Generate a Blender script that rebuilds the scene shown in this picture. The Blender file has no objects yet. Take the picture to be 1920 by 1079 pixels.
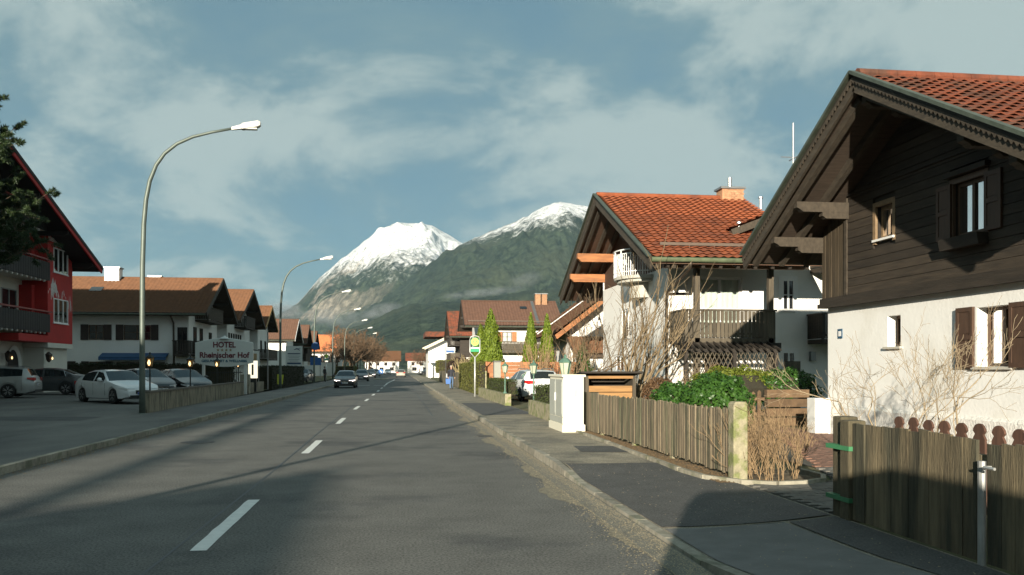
import bpy, bmesh, math, random
import numpy as np
from mathutils import Matrix, Vector, noise as mnoise
R = math.radians
random.seed(7); rng = np.random.default_rng(7)
SC = bpy.context.scene
COL = SC.collection

# ---------------------------------------------------------------- camera
F, CAMH, YAW, CX, HY = 1620.0, 1.65, R(7.46), 960.0, 691.0
cam_d = bpy.data.cameras.new('camera'); cam = bpy.data.objects.new('camera', cam_d); COL.objects.link(cam)
cam.location = (0, 0, CAMH); cam.rotation_euler = (R(90), 0, -YAW)
cam_d.sensor_width = 36.0; cam_d.lens = 36.0 * F / 1920.0
cam_d.shift_y = (HY - 539.5) / 1920.0
cam_d.clip_start = 0.05; cam_d.clip_end = 30000
SC.camera = cam

# ---------------------------------------------------------------- sky and sun
SUN_EL, SUN_AZ = R(11.0), R(20.0)        # sun stands behind the camera, to its left
world = bpy.data.worlds.new('World'); SC.world = world; world.use_nodes = True
def build_world():
    nt = world.node_tree; nt.nodes.clear()
    N = nt.nodes.new; L = nt.links.new
    def mth(op, a, b=None, c=None):
        n = N('ShaderNodeMath'); n.operation = op
        for i, v in enumerate((a, b, c)):
            if v is None: continue
            if isinstance(v, (int, float)): n.inputs[i].default_value = v
            else: L(v, n.inputs[i])
        return n.outputs[0]
    def mix(f, a, b):
        n = N('ShaderNodeMix'); n.data_type = 'RGBA'
        for k, v in ((0, f), (6, a), (7, b)):
            if isinstance(v, (int, float, tuple)): n.inputs[k].default_value = v
            else: L(v, n.inputs[k])
        return n.outputs[2]
    def ramp(v, a, b):
        n = N('ShaderNodeMapRange'); n.interpolation_type = 'SMOOTHSTEP'
        L(v, n.inputs[0]); n.inputs[1].default_value = a; n.inputs[2].default_value = b
        return n.outputs[0]
    sky = N('ShaderNodeTexSky'); sky.sky_type = 'NISHITA'; sky.sun_disc = False
    sky.sun_elevation = SUN_EL; sky.sun_rotation = R(200.0)
    sky.air_density = 1.0; sky.dust_density = 0.3; sky.ozone_density = 3.0
    tc = N('ShaderNodeTexCoord'); sep = N('ShaderNodeSeparateXYZ'); L(tc.outputs['Generated'], sep.inputs[0])
    z = mth('MAXIMUM', sep.outputs[2], 0.0)
    den = mth('ADD', z, 0.34)
    comb = N('ShaderNodeCombineXYZ')
    L(mth('DIVIDE', sep.outputs[0], den), comb.inputs[0]); L(mth('DIVIDE', sep.outputs[1], den), comb.inputs[1])
    def nz(scale, detail, rough, off, dist=0.0):
        mp = N('ShaderNodeMapping'); mp.inputs['Location'].default_value = off; L(comb.outputs[0], mp.inputs[0])
        n = N('ShaderNodeTexNoise'); n.inputs['Scale'].default_value = scale; n.inputs['Detail'].default_value = detail
        n.inputs['Roughness'].default_value = rough; n.inputs['Distortion'].default_value = dist
        L(mp.outputs[0], n.inputs['Vector']); return n.outputs[0]
    big = nz(0.80, 3, 0.5, SKY_OFF); mid = nz(2.3, 12, 0.60, (SKY_OFF[0] + 3, SKY_OFF[1], 3), 0.35); fine = nz(5.5, 8, 0.6, (1.2, 7.7, 1), 0.3)
    shape = mth('ADD', mth('MULTIPLY', big, 0.50), mth('ADD', mth('MULTIPLY', mid, 0.58), mth('MULTIPLY', fine, 0.10)))
    high = ramp(z, 0.02, 0.42)                       # thin overcast thickens overhead, as seen through ever less air toward the zenith
    veil = mth('MINIMUM', mth('ADD', mth('MULTIPLY', ramp(shape, 0.44, 0.64), 0.55), mth('MULTIPLY', high, 0.42)), 1.0)
    puff = ramp(shape, 0.545, 0.645)
    base = mix(0.78, sky.outputs[0], SKY_BLUE)
    c1 = mix(mth('MULTIPLY', veil, 0.9), base, SKY_VEIL)
    c2 = mix(mth('MULTIPLY', puff, 0.70), c1, SKY_CLOUD)
    bg = N('ShaderNodeBackground'); bg.inputs[1].default_value = SKY_STRENGTH
    L(c2, bg.inputs[0])
    out = N('ShaderNodeOutputWorld'); L(bg.outputs[0], out.inputs[0])
SKY_STRENGTH = 0.11; SKY_OFF = (13.3, 12.0, 0)
SKY_BLUE = (0.27, 0.78, 1.02, 1); SKY_VEIL = (1.12, 1.70, 1.80, 1); SKY_CLOUD = (2.55, 2.98, 2.88, 1)
build_world()
sun_d = bpy.data.lights.new('sun', 'SUN'); sun = bpy.data.objects.new('sun', sun_d); COL.objects.link(sun)
sun_d.energy = 5.0; sun_d.angle = R(0.5); sun_d.color = (1.0, 0.90, 0.74)
sdir = Vector((math.sin(SUN_AZ) * math.cos(SUN_EL), math.cos(SUN_AZ) * math.cos(SUN_EL), -math.sin(SUN_EL)))
sun.rotation_euler = sdir.to_track_quat('-Z', 'Y').to_euler(); sun.location = (-40, -80, 40)
vs = SC.view_settings; vs.view_transform = 'Standard'; vs.look = 'None'; vs.gamma = 1.0; vs.exposure = 0.92; vs.use_curve_mapping = False
SC.render.engine = 'CYCLES'; SC.cycles.use_denoising = True
SC.cycles.max_bounces = 6; SC.cycles.diffuse_bounces = 3; SC.cycles.glossy_bounces = 3; SC.cycles.transmission_bounces = 4
SC.cycles.transparent_max_bounces = 8; SC.cycles.volume_bounces = 0
SC.cycles.caustics_reflective = False; SC.cycles.caustics_refractive = False

# ---------------------------------------------------------------- pixel to place (a pixel gives a direction, the ground or a wall the distance)
_ca, _sa = math.cos(YAW), math.sin(YAW)
def ray(x, y):
    u = (x - CX) / F; return Vector((u * _ca + _sa, -u * _sa + _ca, (HY - y) / F))
def atz(x, y, z=0.0):
    d = ray(x, y); return d * ((z - CAMH) / d.z) + Vector((0, 0, CAMH))
def atX(x, y, X):
    d = ray(x, y); return d * (X / d.x) + Vector((0, 0, CAMH))
def atY(x, y, Y):
    d = ray(x, y); return d * (Y / d.y) + Vector((0, 0, CAMH))

# ---------------------------------------------------------------- materials
MATS = {}
def mat(name, col, rough=0.8, var=0.2, scale=3.0, bump=0.0, bscale=40.0, metal=0.0, rnd=0.0, stretch=(1, 1, 1), spec=0.5,
        col2=None, patch=0.0, pscale=0.6, coat=0.0, obj=False, detail=6, emit=0.0, trans=0.0, speck=None):
    """procedural principled material; colour varies with 3D noise, optional second colour in patches, per-object variation"""
    if name in MATS: return MATS[name]
    m = bpy.data.materials.new(name); m.use_nodes = True; MATS[name] = m
    nt = m.node_tree; N = nt.nodes.new; L = nt.links.new
    b = nt.nodes['Principled BSDF']
    b.inputs['Roughness'].default_value = rough; b.inputs['Metallic'].default_value = metal
    b.inputs['Specular IOR Level'].default_value = spec; b.inputs['Coat Weight'].default_value = coat
    if trans: b.inputs['Transmission Weight'].default_value = trans
    if emit:
        b.inputs['Emission Color'].default_value = (*col[:3], 1); b.inputs['Emission Strength'].default_value = emit
    if obj:
        tc = N('ShaderNodeTexCoord'); src = tc.outputs['Object']
    else:
        g = N('ShaderNodeNewGeometry'); src = g.outputs['Position']
    mp = N('ShaderNodeMapping'); mp.inputs['Scale'].default_value = stretch; L(src, mp.inputs[0]); src = mp.outputs[0]
    def nz(s, d=detail, r=0.6):
        n = N('ShaderNodeTexNoise'); n.inputs['Scale'].default_value = s; n.inputs['Detail'].default_value = d; n.inputs['Roughness'].default_value = r
        L(src, n.inputs['Vector']); return n.outputs[0]
    c = None
    def mixc(f, a, bb, mode='MIX'):
        n = N('ShaderNodeMix'); n.data_type = 'RGBA'; n.blend_type = mode
        for k, v in ((0, f), (6, a), (7, bb)):
            if isinstance(v, (int, float, tuple)): n.inputs[k].default_value = v
            else: L(v, n.inputs[k])
        return n.outputs[2]
    c = (*col[:3], 1)
    if col2 is not None:
        r = N('ShaderNodeMapRange'); r.interpolation_type = 'SMOOTHSTEP'; L(nz(pscale, 8), r.inputs[0])
        r.inputs[1].default_value = 0.62 - patch * 0.35; r.inputs[2].default_value = 0.78 - patch * 0.35
        c = mixc(r.outputs[0], c, (*col2[:3], 1))
    if var:
        r = N('ShaderNodeMapRange'); L(nz(scale), r.inputs[0]); r.inputs[1].default_value = 0.25; r.inputs[2].default_value = 0.75
        r.inputs[3].default_value = 1 - var; r.inputs[4].default_value = 1 + var
        v = N('ShaderNodeVectorMath'); v.operation = 'SCALE'
        if isinstance(c, tuple): v.inputs[0].default_value = c[:3]
        else: L(c, v.inputs[0])
        L(r.outputs[0], v.inputs['Scale']); c = v.outputs[0]
    if speck:
        r = N('ShaderNodeMapRange'); L(nz(speck[0], 2, 0.7), r.inputs[0]); r.inputs[1].default_value = 0.35; r.inputs[2].default_value = 0.65
        r.inputs[3].default_value = 1 - speck[1]; r.inputs[4].default_value = 1 + speck[1]
        v = N('ShaderNodeVectorMath'); v.operation = 'SCALE'
        if isinstance(c, tuple): v.inputs[0].default_value = c[:3]
        else: L(c, v.inputs[0])
        L(r.outputs[0], v.inputs['Scale']); c = v.outputs[0]
    if rnd:
        oi = N('ShaderNodeObjectInfo'); r = N('ShaderNodeMapRange'); L(oi.outputs['Random'], r.inputs[0])
        r.inputs[3].default_value = 1 - rnd; r.inputs[4].default_value = 1 + rnd
        v = N('ShaderNodeVectorMath'); v.operation = 'SCALE'
        if isinstance(c, tuple): v.inputs[0].default_value = c[:3]
        else: L(c, v.inputs[0])
        L(r.outputs[0], v.inputs['Scale']); c = v.outputs[0]
    if isinstance(c, tuple): b.inputs['Base Color'].default_value = c
    else: L(c, b.inputs['Base Color'])
    if bump:
        bn = N('ShaderNodeBump'); bn.inputs['Strength'].default_value = min(1, bump); bn.inputs['Distance'].default_value = 0.02
        L(nz(bscale, 4), bn.inputs['Height']); L(bn.outputs[0], b.inputs['Normal'])
    return m

# ---------------------------------------------------------------- mesh builder
class MB:
    def __init__(s, M=None): s.v = []; s.f = []; s.mi = []; s.M = M; s.cur = 0
    def add(s, vs, fs):
        n = len(s.v)
        if s.M is not None:
            vs = [s.M @ Vector(p) for p in vs]
            if s.M.determinant() < 0: fs = [tuple(f)[::-1] for f in fs]
        s.v.extend([tuple(p) for p in vs]); s.f.extend([tuple(i + n for i in f) for f in fs]); s.mi.extend([s.cur] * len(fs)); return s
    def box(s, x0, x1, y0, y1, z0, z1):
        return s.add([(x0, y0, z0), (x1, y0, z0), (x1, y1, z0), (x0, y1, z0), (x0, y0, z1), (x1, y0, z1), (x1, y1, z1), (x0, y1, z1)],
                     [(0, 3, 2, 1), (4, 5, 6, 7), (0, 1, 5, 4), (1, 2, 6, 5), (2, 3, 7, 6), (3, 0, 4, 7)])
    def cbox(s, c, sx, sy, sz): return s.box(c[0]-sx/2, c[0]+sx/2, c[1]-sy/2, c[1]+sy/2, c[2]-sz/2, c[2]+sz/2)
    def prism(s, poly, a, b, axis='x'):
        """poly: 2D points extruded from a to b along axis; poly in the other two axes (in x,y,z order)"""
        def P(p, t): return {'x': (t, p[0], p[1]), 'y': (p[0], t, p[1]), 'z': (p[0], p[1], t)}[axis]
        n = len(poly); vs = [P(p, a) for p in poly] + [P(p, b) for p in poly]
        fs = [tuple(range(n))[::-1], tuple(range(n, 2 * n))] + [(i, (i + 1) % n, n + (i + 1) % n, n + i) for i in range(n)]
        return s.add(vs, fs)
    def beam(s, p, q, w, h, up=(0, 0, 1)):
        p, q = Vector(p), Vector(q); d = (q - p).normalized(); sd = d.cross(Vector(up))
        if sd.length < 1e-4: sd = d.cross(Vector((1, 0, 0)))
        sd.normalize(); u2 = sd.cross(d).normalized(); a, b = sd * w / 2, u2 * h / 2
        return s.add([p-a-b, p+a-b, p+a+b, p-a+b, q-a-b, q+a-b, q+a+b, q-a+b],
                     [(0, 1, 2, 3), (4, 7, 6, 5), (0, 4, 5, 1), (1, 5, 6, 2), (2, 6, 7, 3), (3, 7, 4, 0)])
    def tube(s, pts, rad, n=8, cap=True):
        pts = [Vector(p) for p in pts]; k = len(pts)
        if isinstance(rad, (int, float)): rad = [rad] * k
        vs = []; up = None
        for i, p in enumerate(pts):
            d = (pts[min(i + 1, k - 1)] - pts[max(i - 1, 0)]).normalized()
            if up is None: up = Vector((0, 0, 1)) if abs(d.z) < 0.9 else Vector((1, 0, 0))
            sd = d.cross(up).normalized(); u2 = sd.cross(d).normalized(); up = u2
            for j in range(n):
                a = 2 * math.pi * j / n; vs.append(p + sd * (math.cos(a) * rad[i]) + u2 * (math.sin(a) * rad[i]))
        fs = [(i * n + j, i * n + (j + 1) % n, (i + 1) * n + (j + 1) % n, (i + 1) * n + j) for i in range(k - 1) for j in range(n)]
        if cap: fs += [tuple(range(n))[::-1], tuple(range((k - 1) * n, k * n))]
        return s.add(vs, fs)
    def lathe(s, prof, c=(0, 0, 0), n=12, axis='z'):
        vs = []; k = len(prof)
        for r, h in prof:
            for j in range(n):
                a = 2 * math.pi * j / n; q = (math.cos(a) * r, math.sin(a) * r, h)
                if axis == 'x': q = (q[2], q[0], q[1])
                if axis == 'y': q = (q[1], q[2], q[0])
                vs.append((c[0] + q[0], c[1] + q[1], c[2] + q[2]))
        fs = [(i * n + j, i * n + (j + 1) % n, (i + 1) * n + (j + 1) % n, (i + 1) * n + j) for i in range(k - 1) for j in range(n)]
        fs += [tuple(range(n))[::-1], tuple(range((k - 1) * n, k * n))]
        return s.add(vs, fs)
    def quad(s, a, b, c, d): return s.add([a, b, c, d], [(0, 1, 2, 3)])
    def mesh(s, name, smooth=False):
        me = bpy.data.meshes.new(name); me.from_pydata(s.v, [], s.f)
        if any(s.mi): me.polygons.foreach_set('material_index', s.mi)
        if smooth: me.polygons.foreach_set('use_smooth', [True] * len(me.polygons))
        me.update(); return me
    def build(s, name, material, parent=None, smooth=False, world=True, bevel=0.0):
        """vertices are in world space (world=True, parent unrotated) or in the parent's own space"""
        if parent is not None and world:
            o = PW(parent); s.v = [(p[0] - o[0], p[1] - o[1], p[2] - o[2]) for p in s.v]
        ob = link(name, s.mesh(name, smooth), material, parent)
        if bevel:
            md = ob.modifiers.new('bevel', 'BEVEL'); md.width = bevel; md.segments = 2; md.limit_method = 'ANGLE'
        return ob
def PW(o):
    p = Vector(o.location)
    while o.parent: o = o.parent; p = p + Vector(o.location)
    return p
def link(name, me, material, parent=None):
    if material is not None and not me.materials:
        for m in (material if isinstance(material, (list, tuple)) else [material]): me.materials.append(m)
    ob = bpy.data.objects.new(name, me); COL.objects.link(ob)
    if parent is not None: ob.parent = parent
    return ob
def tag(o, label, cat, group=None):
    o['label'] = label; o['category'] = cat
    if group: o['group'] = group
    return o
def thing(name, label, cat, loc=(0, 0, 0), rz=0.0, group=None):
    o = bpy.data.objects.new(name, None); COL.objects.link(o); o.location = loc; o.rotation_euler = (0, 0, rz); o.empty_display_size = 0.3
    return tag(o, label, cat, group)
def struct(o): o['kind'] = 'structure'; return o
def stuff(o): o['kind'] = 'stuff'; return o
def children(o): return [c for c in bpy.data.objects if c.parent == o]
def copy_tree(o, parent=None, kids=None):
    c = o.copy(); COL.objects.link(c); c.parent = parent
    for ch in (KIDS(o)): copy_tree(ch, c)
    return c
def KIDS(o): return list(o.children)
def basis(o, u, n):
    """matrix with local x = u (along the wall), local y = n (outward), z up"""
    u = Vector(u); n = Vector(n); return Matrix(((u.x, n.x, 0, o[0]), (u.y, n.y, 0, o[1]), (u.z, n.z, 1, o[2]), (0, 0, 0, 1)))
def np_mesh(name, V, Fq, smooth=False):
    """mesh from numpy arrays, faces all quads or all tris"""
    me = bpy.data.meshes.new(name); V = np.asarray(V, np.float32); Fq = np.asarray(Fq, np.int32); k = Fq.shape[1]
    me.vertices.add(len(V)); me.vertices.foreach_set('co', V.ravel())
    me.loops.add(Fq.size); me.loops.foreach_set('vertex_index', Fq.ravel())
    me.polygons.add(len(Fq)); me.polygons.foreach_set('loop_start', np.arange(0, Fq.size, k, dtype=np.int32))
    me.polygons.foreach_set('loop_total', np.full(len(Fq), k, np.int32))
    if smooth: me.polygons.foreach_set('use_smooth', np.ones(len(Fq), bool))
    me.update(calc_edges=True); me.validate(); return me
# ================================================================ setting
asphalt = mat('asphalt', (0.138, 0.136, 0.124), 0.85, var=0.22, scale=1.3, bump=0.5, bscale=260, col2=(0.085, 0.086, 0.084), patch=0.35, pscale=0.35, spec=0.35, speck=(42, .45))
asphalt_old = mat('asphalt_old', (0.29, 0.26, 0.20), 0.9, var=0.25, scale=2.2, bump=0.5, bscale=220, col2=(0.20, 0.185, 0.15), patch=0.45, pscale=0.8, spec=0.25, speck=(45, .35))
asphalt_new = mat('asphalt_patch', (0.088, 0.087, 0.083), 0.8, var=0.18, scale=3.0, bump=0.4, bscale=260, spec=0.35, speck=(48, .35))
asphalt_lot = mat('asphalt_lot', (0.145, 0.14, 0.125), 0.85, var=0.3, scale=0.7, bump=0.4, bscale=200, col2=(0.10, 0.098, 0.092), patch=0.5, pscale=0.25, stretch=(1, 0.4, 1), speck=(70, .3))
concrete = mat('concrete', (0.30, 0.28, 0.22), 0.9, var=0.3, scale=6, bump=0.6, bscale=60, col2=(0.16, 0.16, 0.10), patch=0.4, pscale=2.5)
granite = mat('granite_kerb', (0.27, 0.25, 0.20), 0.85, var=0.3, scale=9, bump=0.5, bscale=70, rnd=0.18, col2=(0.17, 0.17, 0.12), patch=0.4, pscale=3)
paint = mat('road_paint', (0.72, 0.72, 0.68), 0.7, var=0.1, scale=8, col2=(0.25, 0.25, 0.24), patch=0.02, pscale=14)
soil = mat('soil', (0.10, 0.075, 0.045), 0.95, var=0.4, scale=14, bump=0.8, bscale=50, col2=(0.20, 0.16, 0.10), patch=0.5, pscale=9)
lawn = mat('lawn', (0.075, 0.085, 0.03), 0.95, var=0.35, scale=2.0, bump=0.6, bscale=40, col2=(0.13, 0.11, 0.05), patch=0.5, pscale=0.5)
valley = mat('valley_floor', (0.06, 0.07, 0.03), 0.95, var=0.35, scale=0.02)
tar = mat('tar_seam', (0.028, 0.032, 0.038), 0.5, var=0.2)
grit = mat('grit', (0.36, 0.30, 0.20), 0.95, var=0.45, scale=40, bump=0.4, bscale=80)
leaf_litter = mat('leaf_litter', (0.20, 0.13, 0.065), 0.9, var=0.5, scale=30)

def sheet(name, pts, m, z=None, parent=None):
    mb = MB(); mb.add([(p[0], p[1], p[2] if len(p) > 2 else z) for p in pts], [tuple(range(len(pts)))]); return mb.build(name, m, parent)
KX, LX, CEN = 2.5, -6.1, -1.8             # right kerb, left kerb, centre line
struct(sheet('ground', [(-14000, -3000), (14000, -3000), (14000, 14000), (-14000, 14000)], valley, -0.06))
def grid_strip(name, xs, ys, zf, m):
    V = [(x, y, zf(x, y)) for y in ys for x in xs]; n = len(xs)
    Fs = [(j * n + i, j * n + i + 1, (j + 1) * n + i + 1, (j + 1) * n + i) for j in range(len(ys) - 1) for i in range(n - 1)]
    mb = MB(); mb.add(V, Fs); return struct(mb.build(name, m))
road = struct(sheet('road', [(LX, -60), (KX, -60), (KX, 420), (LX, 420)], asphalt, 0.0))
def kz(y):                                   # kerb height: lowered in front of the driveway
    def sm(a, b, t): t = max(0, min(1, (t - a) / (b - a))); return t * t * (3 - 2 * t)
    return 0.125 - 0.095 * sm(5.6, 7.2, y) * (1 - sm(12.2, 13.6, y))
FX = 4.55                                    # garden fence line
ys = [-60, -20, 0] + [3 + 0.4 * i for i in range(32)] + [17, 20, 30, 60, 100, 200, 420]
pav = grid_strip('pavement', [KX + 0.13, 3.0, 3.6, FX - 0.05], ys, lambda x, y: kz(y) + (0.125 - kz(y)) * max(0, min(1, (x - KX - 0.13) / 1.7)) - 0.004, asphalt_old)
grid_strip('pavement_left', [-8.7, LX - 0.14], [-60, 420], lambda x, y: 0.115, asphalt_lot)
# kerb stones, each a stone of its own near the camera
kerb_me = {}
def kerb_stone(x0, x1, y0, y1, z0, z1, parent):
    mb = MB(); j = 0.006
    mb.add([(x0, y0 + j, -0.1), (x1, y0 + j, -0.1), (x1, y1 - j, -0.1), (x0, y1 - j, -0.1), (x0 + 0.02, y0 + j, z0), (x1, y0 + j, z0), (x1, y1 - j, z1), (x0 + 0.02, y1 - j, z1)],
           [(4, 5, 6, 7), (0, 1, 5, 4), (1, 2, 6, 5), (2, 3, 7, 6), (3, 0, 4, 7)])
    return mb.build('kerb_stone', granite, parent)
kerb = struct(MB().box(KX, KX + 0.13, 62, 420, -0.1, 0.125).build('kerb', granite))
for i in range(66):
    y0 = -4 + i; w = random.uniform(-0.006, 0.006)
    kerb_stone(KX + w, KX + 0.13 + w, y0, y0 + 1, kz(y0) + random.uniform(-.004, .004), kz(y0 + 1) + random.uniform(-.004, .004), kerb)
kerb2 = struct(MB().box(LX - 0.14, LX, 80, 420, -0.1, 0.12).build('kerb', granite))
def kz2(y): return 0.05 if 11 < y < 27 else (0.12 if y > 29 or y < 9 else 0.085)
for i in range(84):
    y0 = -4 + i; w = random.uniform(-0.012, 0.012)
    kerb_stone(LX - 0.14 + w, LX + w, y0, y0 + 1, 0.125 + random.uniform(-.006, .006), 0.125 + random.uniform(-.006, .006), kerb2)
# flat channel stones beside the right kerb
gut = struct(MB().box(KX - 0.30, KX - 0.005, -4, 90, -0.05, 0.006).build('gutter', mat('gutter_stone', (0.17, 0.16, 0.13), 0.9, var=0.3, scale=7, bump=0.5)))
# asphalt patches on the pavement
def pz(x, y): return kz(y) + (0.125 - kz(y)) * max(0, min(1, (x - KX - 0.13) / 1.7))
def drape(name, xf, y0, y1, m, dz, ny=30, nx=8):
    mb = MB(); V = []
    for j in range(ny + 1):
        y = y0 + (y1 - y0) * j / ny; a, b = xf(y)
        for i in range(nx + 1): x = a + (b - a) * i / nx; V.append((x, y + (.25 * math.sin(x * 1.3) if j in (0, ny) else 0), pz(x, y) + dz))
    mb.add(V, [(j * (nx + 1) + i, j * (nx + 1) + i + 1, (j + 1) * (nx + 1) + i + 1, (j + 1) * (nx + 1) + i) for j in range(ny) for i in range(nx)]); return mb.build(name, m, pav)
drape('asphalt_patch', lambda y: (KX + .15, FX - .1), 8.6, 13.7, asphalt_new, .004)
drape('asphalt_patch', lambda y: (3.9 + max(0, 6.5 - y) * .1, FX - .1), 2.0, 8.5, asphalt_new, .004)
drape('asphalt_patch', lambda y: (KX + .15, 3.85 + max(0, 6.5 - y) * .1), 2.0, 8.5, mat('asphalt_pale', (.17, .168, .16), .9, var=.2, scale=3, bump=.5, bscale=200), .003)
sheet('asphalt_patch', [(3.3, 15.5), (FX - .1, 15.2), (FX - .1, 16.5), (3.4, 16.7)], asphalt_new, 0.128, pav)
sheet('asphalt_patch', [(KX + .2, 28), (FX - .1, 28.5), (FX - .1, 37.5), (KX + .2, 38)], mat('asphalt_patch_grey', (0.075, 0.076, 0.075), 0.85, var=0.2, bump=0.3, bscale=200), 0.128, pav)
# road joints, markings, manhole
def strip(name, pts, w, z, m, parent):
    mb = MB()
    for a, b in zip(pts[:-1], pts[1:]):
        d = Vector((b[0] - a[0], b[1] - a[1], 0)).normalized() * 1; s = Vector((d.y, -d.x, 0)) * w / 2
        mb.quad((a[0] - s.x, a[1] - s.y, z), (a[0] + s.x, a[1] + s.y, z), (b[0] + s.x, b[1] + s.y, z), (b[0] - s.x, b[1] - s.y, z))
    return mb.build(name, m, parent)
strip('tar_joint', [(-2.02 + 0.02 * math.sin(i * 1.3), -10 + 4 * i) for i in range(26)], 0.025, 0.003, tar, road)
strip('tar_joint', [(1.15 + 0.015 * math.sin(i), 30 + 5 * i) for i in range(14)], 0.03, 0.003, tar, road)
def cx(y): return CEN + 0.55 * max(0, min(1, (y - 30) / 60))
def dash(y0, ln):
    mb = MB(); k = 12; rag = lambda: random.uniform(-.008, .008); L_ = []; R_ = []
    for i in range(k + 1):
        y = y0 + ln * i / k; x = cx(y); L_.append((x - .075 + rag(), y, .005)); R_.append((x + .075 + rag() * .4, y, .005))
    mb.add(L_ + R_, [(i, k + 1 + i, k + 2 + i, i + 1) for i in range(k)]); return mb.build('lane_dash', paint, road)
for k in range(-1, 9): dash(8.1 + 9 * k, 3.05)
strip('lane_line', [(cx(86) , 86), (cx(86) + .0, 95), (-1.1, 105), (-.75, 118), (-.6, 128)], 0.15, 0.005, paint, road)
for x0, x1 in ((-5.8, -4.3), (-3.9, -2.8), (-2.4, -1.35)): sheet('stop_line', [(x0, 84.6), (x1, 84.6), (x1, 85.2), (x0, 85.2)], paint, 0.005, road)
mb = MB(); mb.lathe([(0.36, 0.0), (0.36, 0.006), (0.30, 0.008), (0.0, 0.008)], (-4.45, 20.0, 0.0), 24)
mh = mb.build('manhole_cover', mat('cast_iron', (0.04, 0.037, 0.034), 0.6, var=0.3, scale=30, bump=0.6, bscale=60), None)
tag(mh, 'round dark iron manhole cover set in the left lane', 'manhole')
mb = MB(); mb.box(1.9, 2.25, 20.6, 21.05, 0.0, 0.008)
for i in range(5): mb.box(1.94 + i * .06, 1.965 + i * .06, 20.64, 21.0, 0.008, 0.014)
tag(mb.build('drain_grate', MATS['cast_iron'], None), 'rectangular iron drain grate in the gutter by the right kerb', 'drain')
# traffic island with its keep-right sign
mb = MB(); mb.lathe([(1.0, 0), (1.0, 0.10), (0.92, 0.13), (0, 0.13)], (0, 0, 0), 20)
isl = mb.build('traffic_island', concrete, None, world=False); isl.location = (-2.6, 131, 0); isl.scale = (1.1, 4.5, 1)
tag(isl, 'low rounded kerbed traffic island in the middle of the road', 'traffic island')

# loose grit swept against the right kerb, fallen leaves under the fence: nobody could count them
def scatter(name, m, n, fx, fy, fz, s0, s1, seed, flat=0.6):
    g = np.random.default_rng(seed); X = fx(g, n); Y = fy(g, n, X); Z = fz(X, Y)
    s = g.uniform(s0, s1, n); a = g.uniform(0, 6.28, n)
    base = np.array([(1, 0, 0), (-.5, .87, 0), (-.5, -.87, 0), (0.1, 0, 1)])
    ca, sa = np.cos(a), np.sin(a)
    V = np.empty((n, 4, 3)); bx, by, bz = base[:, 0], base[:, 1], base[:, 2]
    j = g.uniform(.6, 1.4, (n, 4))
    V[:, :, 0] = X[:, None] + s[:, None] * j * (bx * ca[:, None] - by * sa[:, None])
    V[:, :, 1] = Y[:, None] + s[:, None] * j * (bx * sa[:, None] + by * ca[:, None])
    V[:, :, 2] = Z[:, None] + s[:, None] * flat * bz
    T = np.array([(0, 1, 3), (1, 2, 3), (2, 0, 3)]); Fc = (np.arange(n)[:, None, None] * 4 + T[None]).reshape(-1, 3)
    return stuff(link(name, np_mesh(name, V.reshape(-1, 3), Fc), m))
def grit_x(g, n): return KX - 0.02 - np.abs(g.normal(0, 0.17, n)) * (1 + 0.5 * np.sin(g.uniform(0, 6, n)))
gy = lambda g, n, X: 3.0 + 60 * g.uniform(0, 1, n) ** 1.7
tag(scatter('loose_grit', grit, 40000, grit_x, gy, lambda X, Y: np.full_like(X, 0.004), 0.004, 0.013, 3), 'pale grit and road dust swept up against the right kerb', 'grit')
tag(scatter('pavement_grit', grit, 1500, lambda g, n: g.uniform(KX + .15, FX - .1, n), gy, lambda X, Y: np.full_like(X, 0.127), 0.004, 0.011, 4), 'sparse pale grit lying about the right pavement', 'grit')
mb = MB(); rr_ = random.Random(9); wv = [.13 + .11 * math.sin(i * .21) + .10 * math.sin(i * .57 + 1) + rr_.uniform(-.05, .05) for i in range(241)]
for i in range(240):
    y0 = 2.6 + i * .25; mb.add([(KX - .30 - max(.02, wv[i]), y0, .0035), (KX - .3, y0, .0035), (KX - .3, y0 + .25, .0035), (KX - .30 - max(.02, wv[i + 1]), y0 + .25, .0035)], [(0, 1, 2, 3)])
tag(stuff(mb.build('grit_film', mat('grit_film', (0.215, 0.19, 0.135), 0.95, var=0.5, scale=16, bump=0.5, bscale=90))), 'film of fine sandy dust along the right gutter', 'grit')

# ground of the lot on the left and the gardens on the right
lot = struct(sheet('parking_lot', [(-8.7, -60, 0.118), (-8.7, 30.6, 0.118), (-9.6, 57, 0.118), (-9.6, 62, .118), (-45, 62, 0.55), (-45, -60, 0.55)], asphalt_lot))
struct(sheet('garden_ground', [(FX - .05, -60), (60, -60), (60, 420), (FX - .05, 420)], lawn, 0.10))
struct(sheet('verge_left', [(-9.6, 62), (-9.6, 420), (-80, 420), (-80, 62)], lawn, 0.09))
for q in ([(-9.0, 16.6), (-9.0, 19.2), (-44, 22.5), (-44, 19.0)], [(-9.2, 26.5), (-9.2, 28.6), (-30, 27.5), (-30, 26.2)]):
    sheet('asphalt_patch', [(x, y, 0.118 + (-8.7 - x) / 36.3 * 0.432 + .004) for x, y in q], asphalt_new, parent=lot)
tag(scatter('kerb_debris', leaf_litter, 3000, lambda g, n: LX + .03 + np.abs(g.normal(0, .12, n)), lambda g, n, X: 4 + 50 * g.uniform(0, 1, n) ** 1.4, lambda X, Y: np.full_like(X, .004), .006, .02, 18, .5), 'dead leaves and dirt gathered along the left kerb', 'leaf litter')
def lotz(x): return 0.118 + (-8.7 - x) / 36.3 * 0.432

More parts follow.
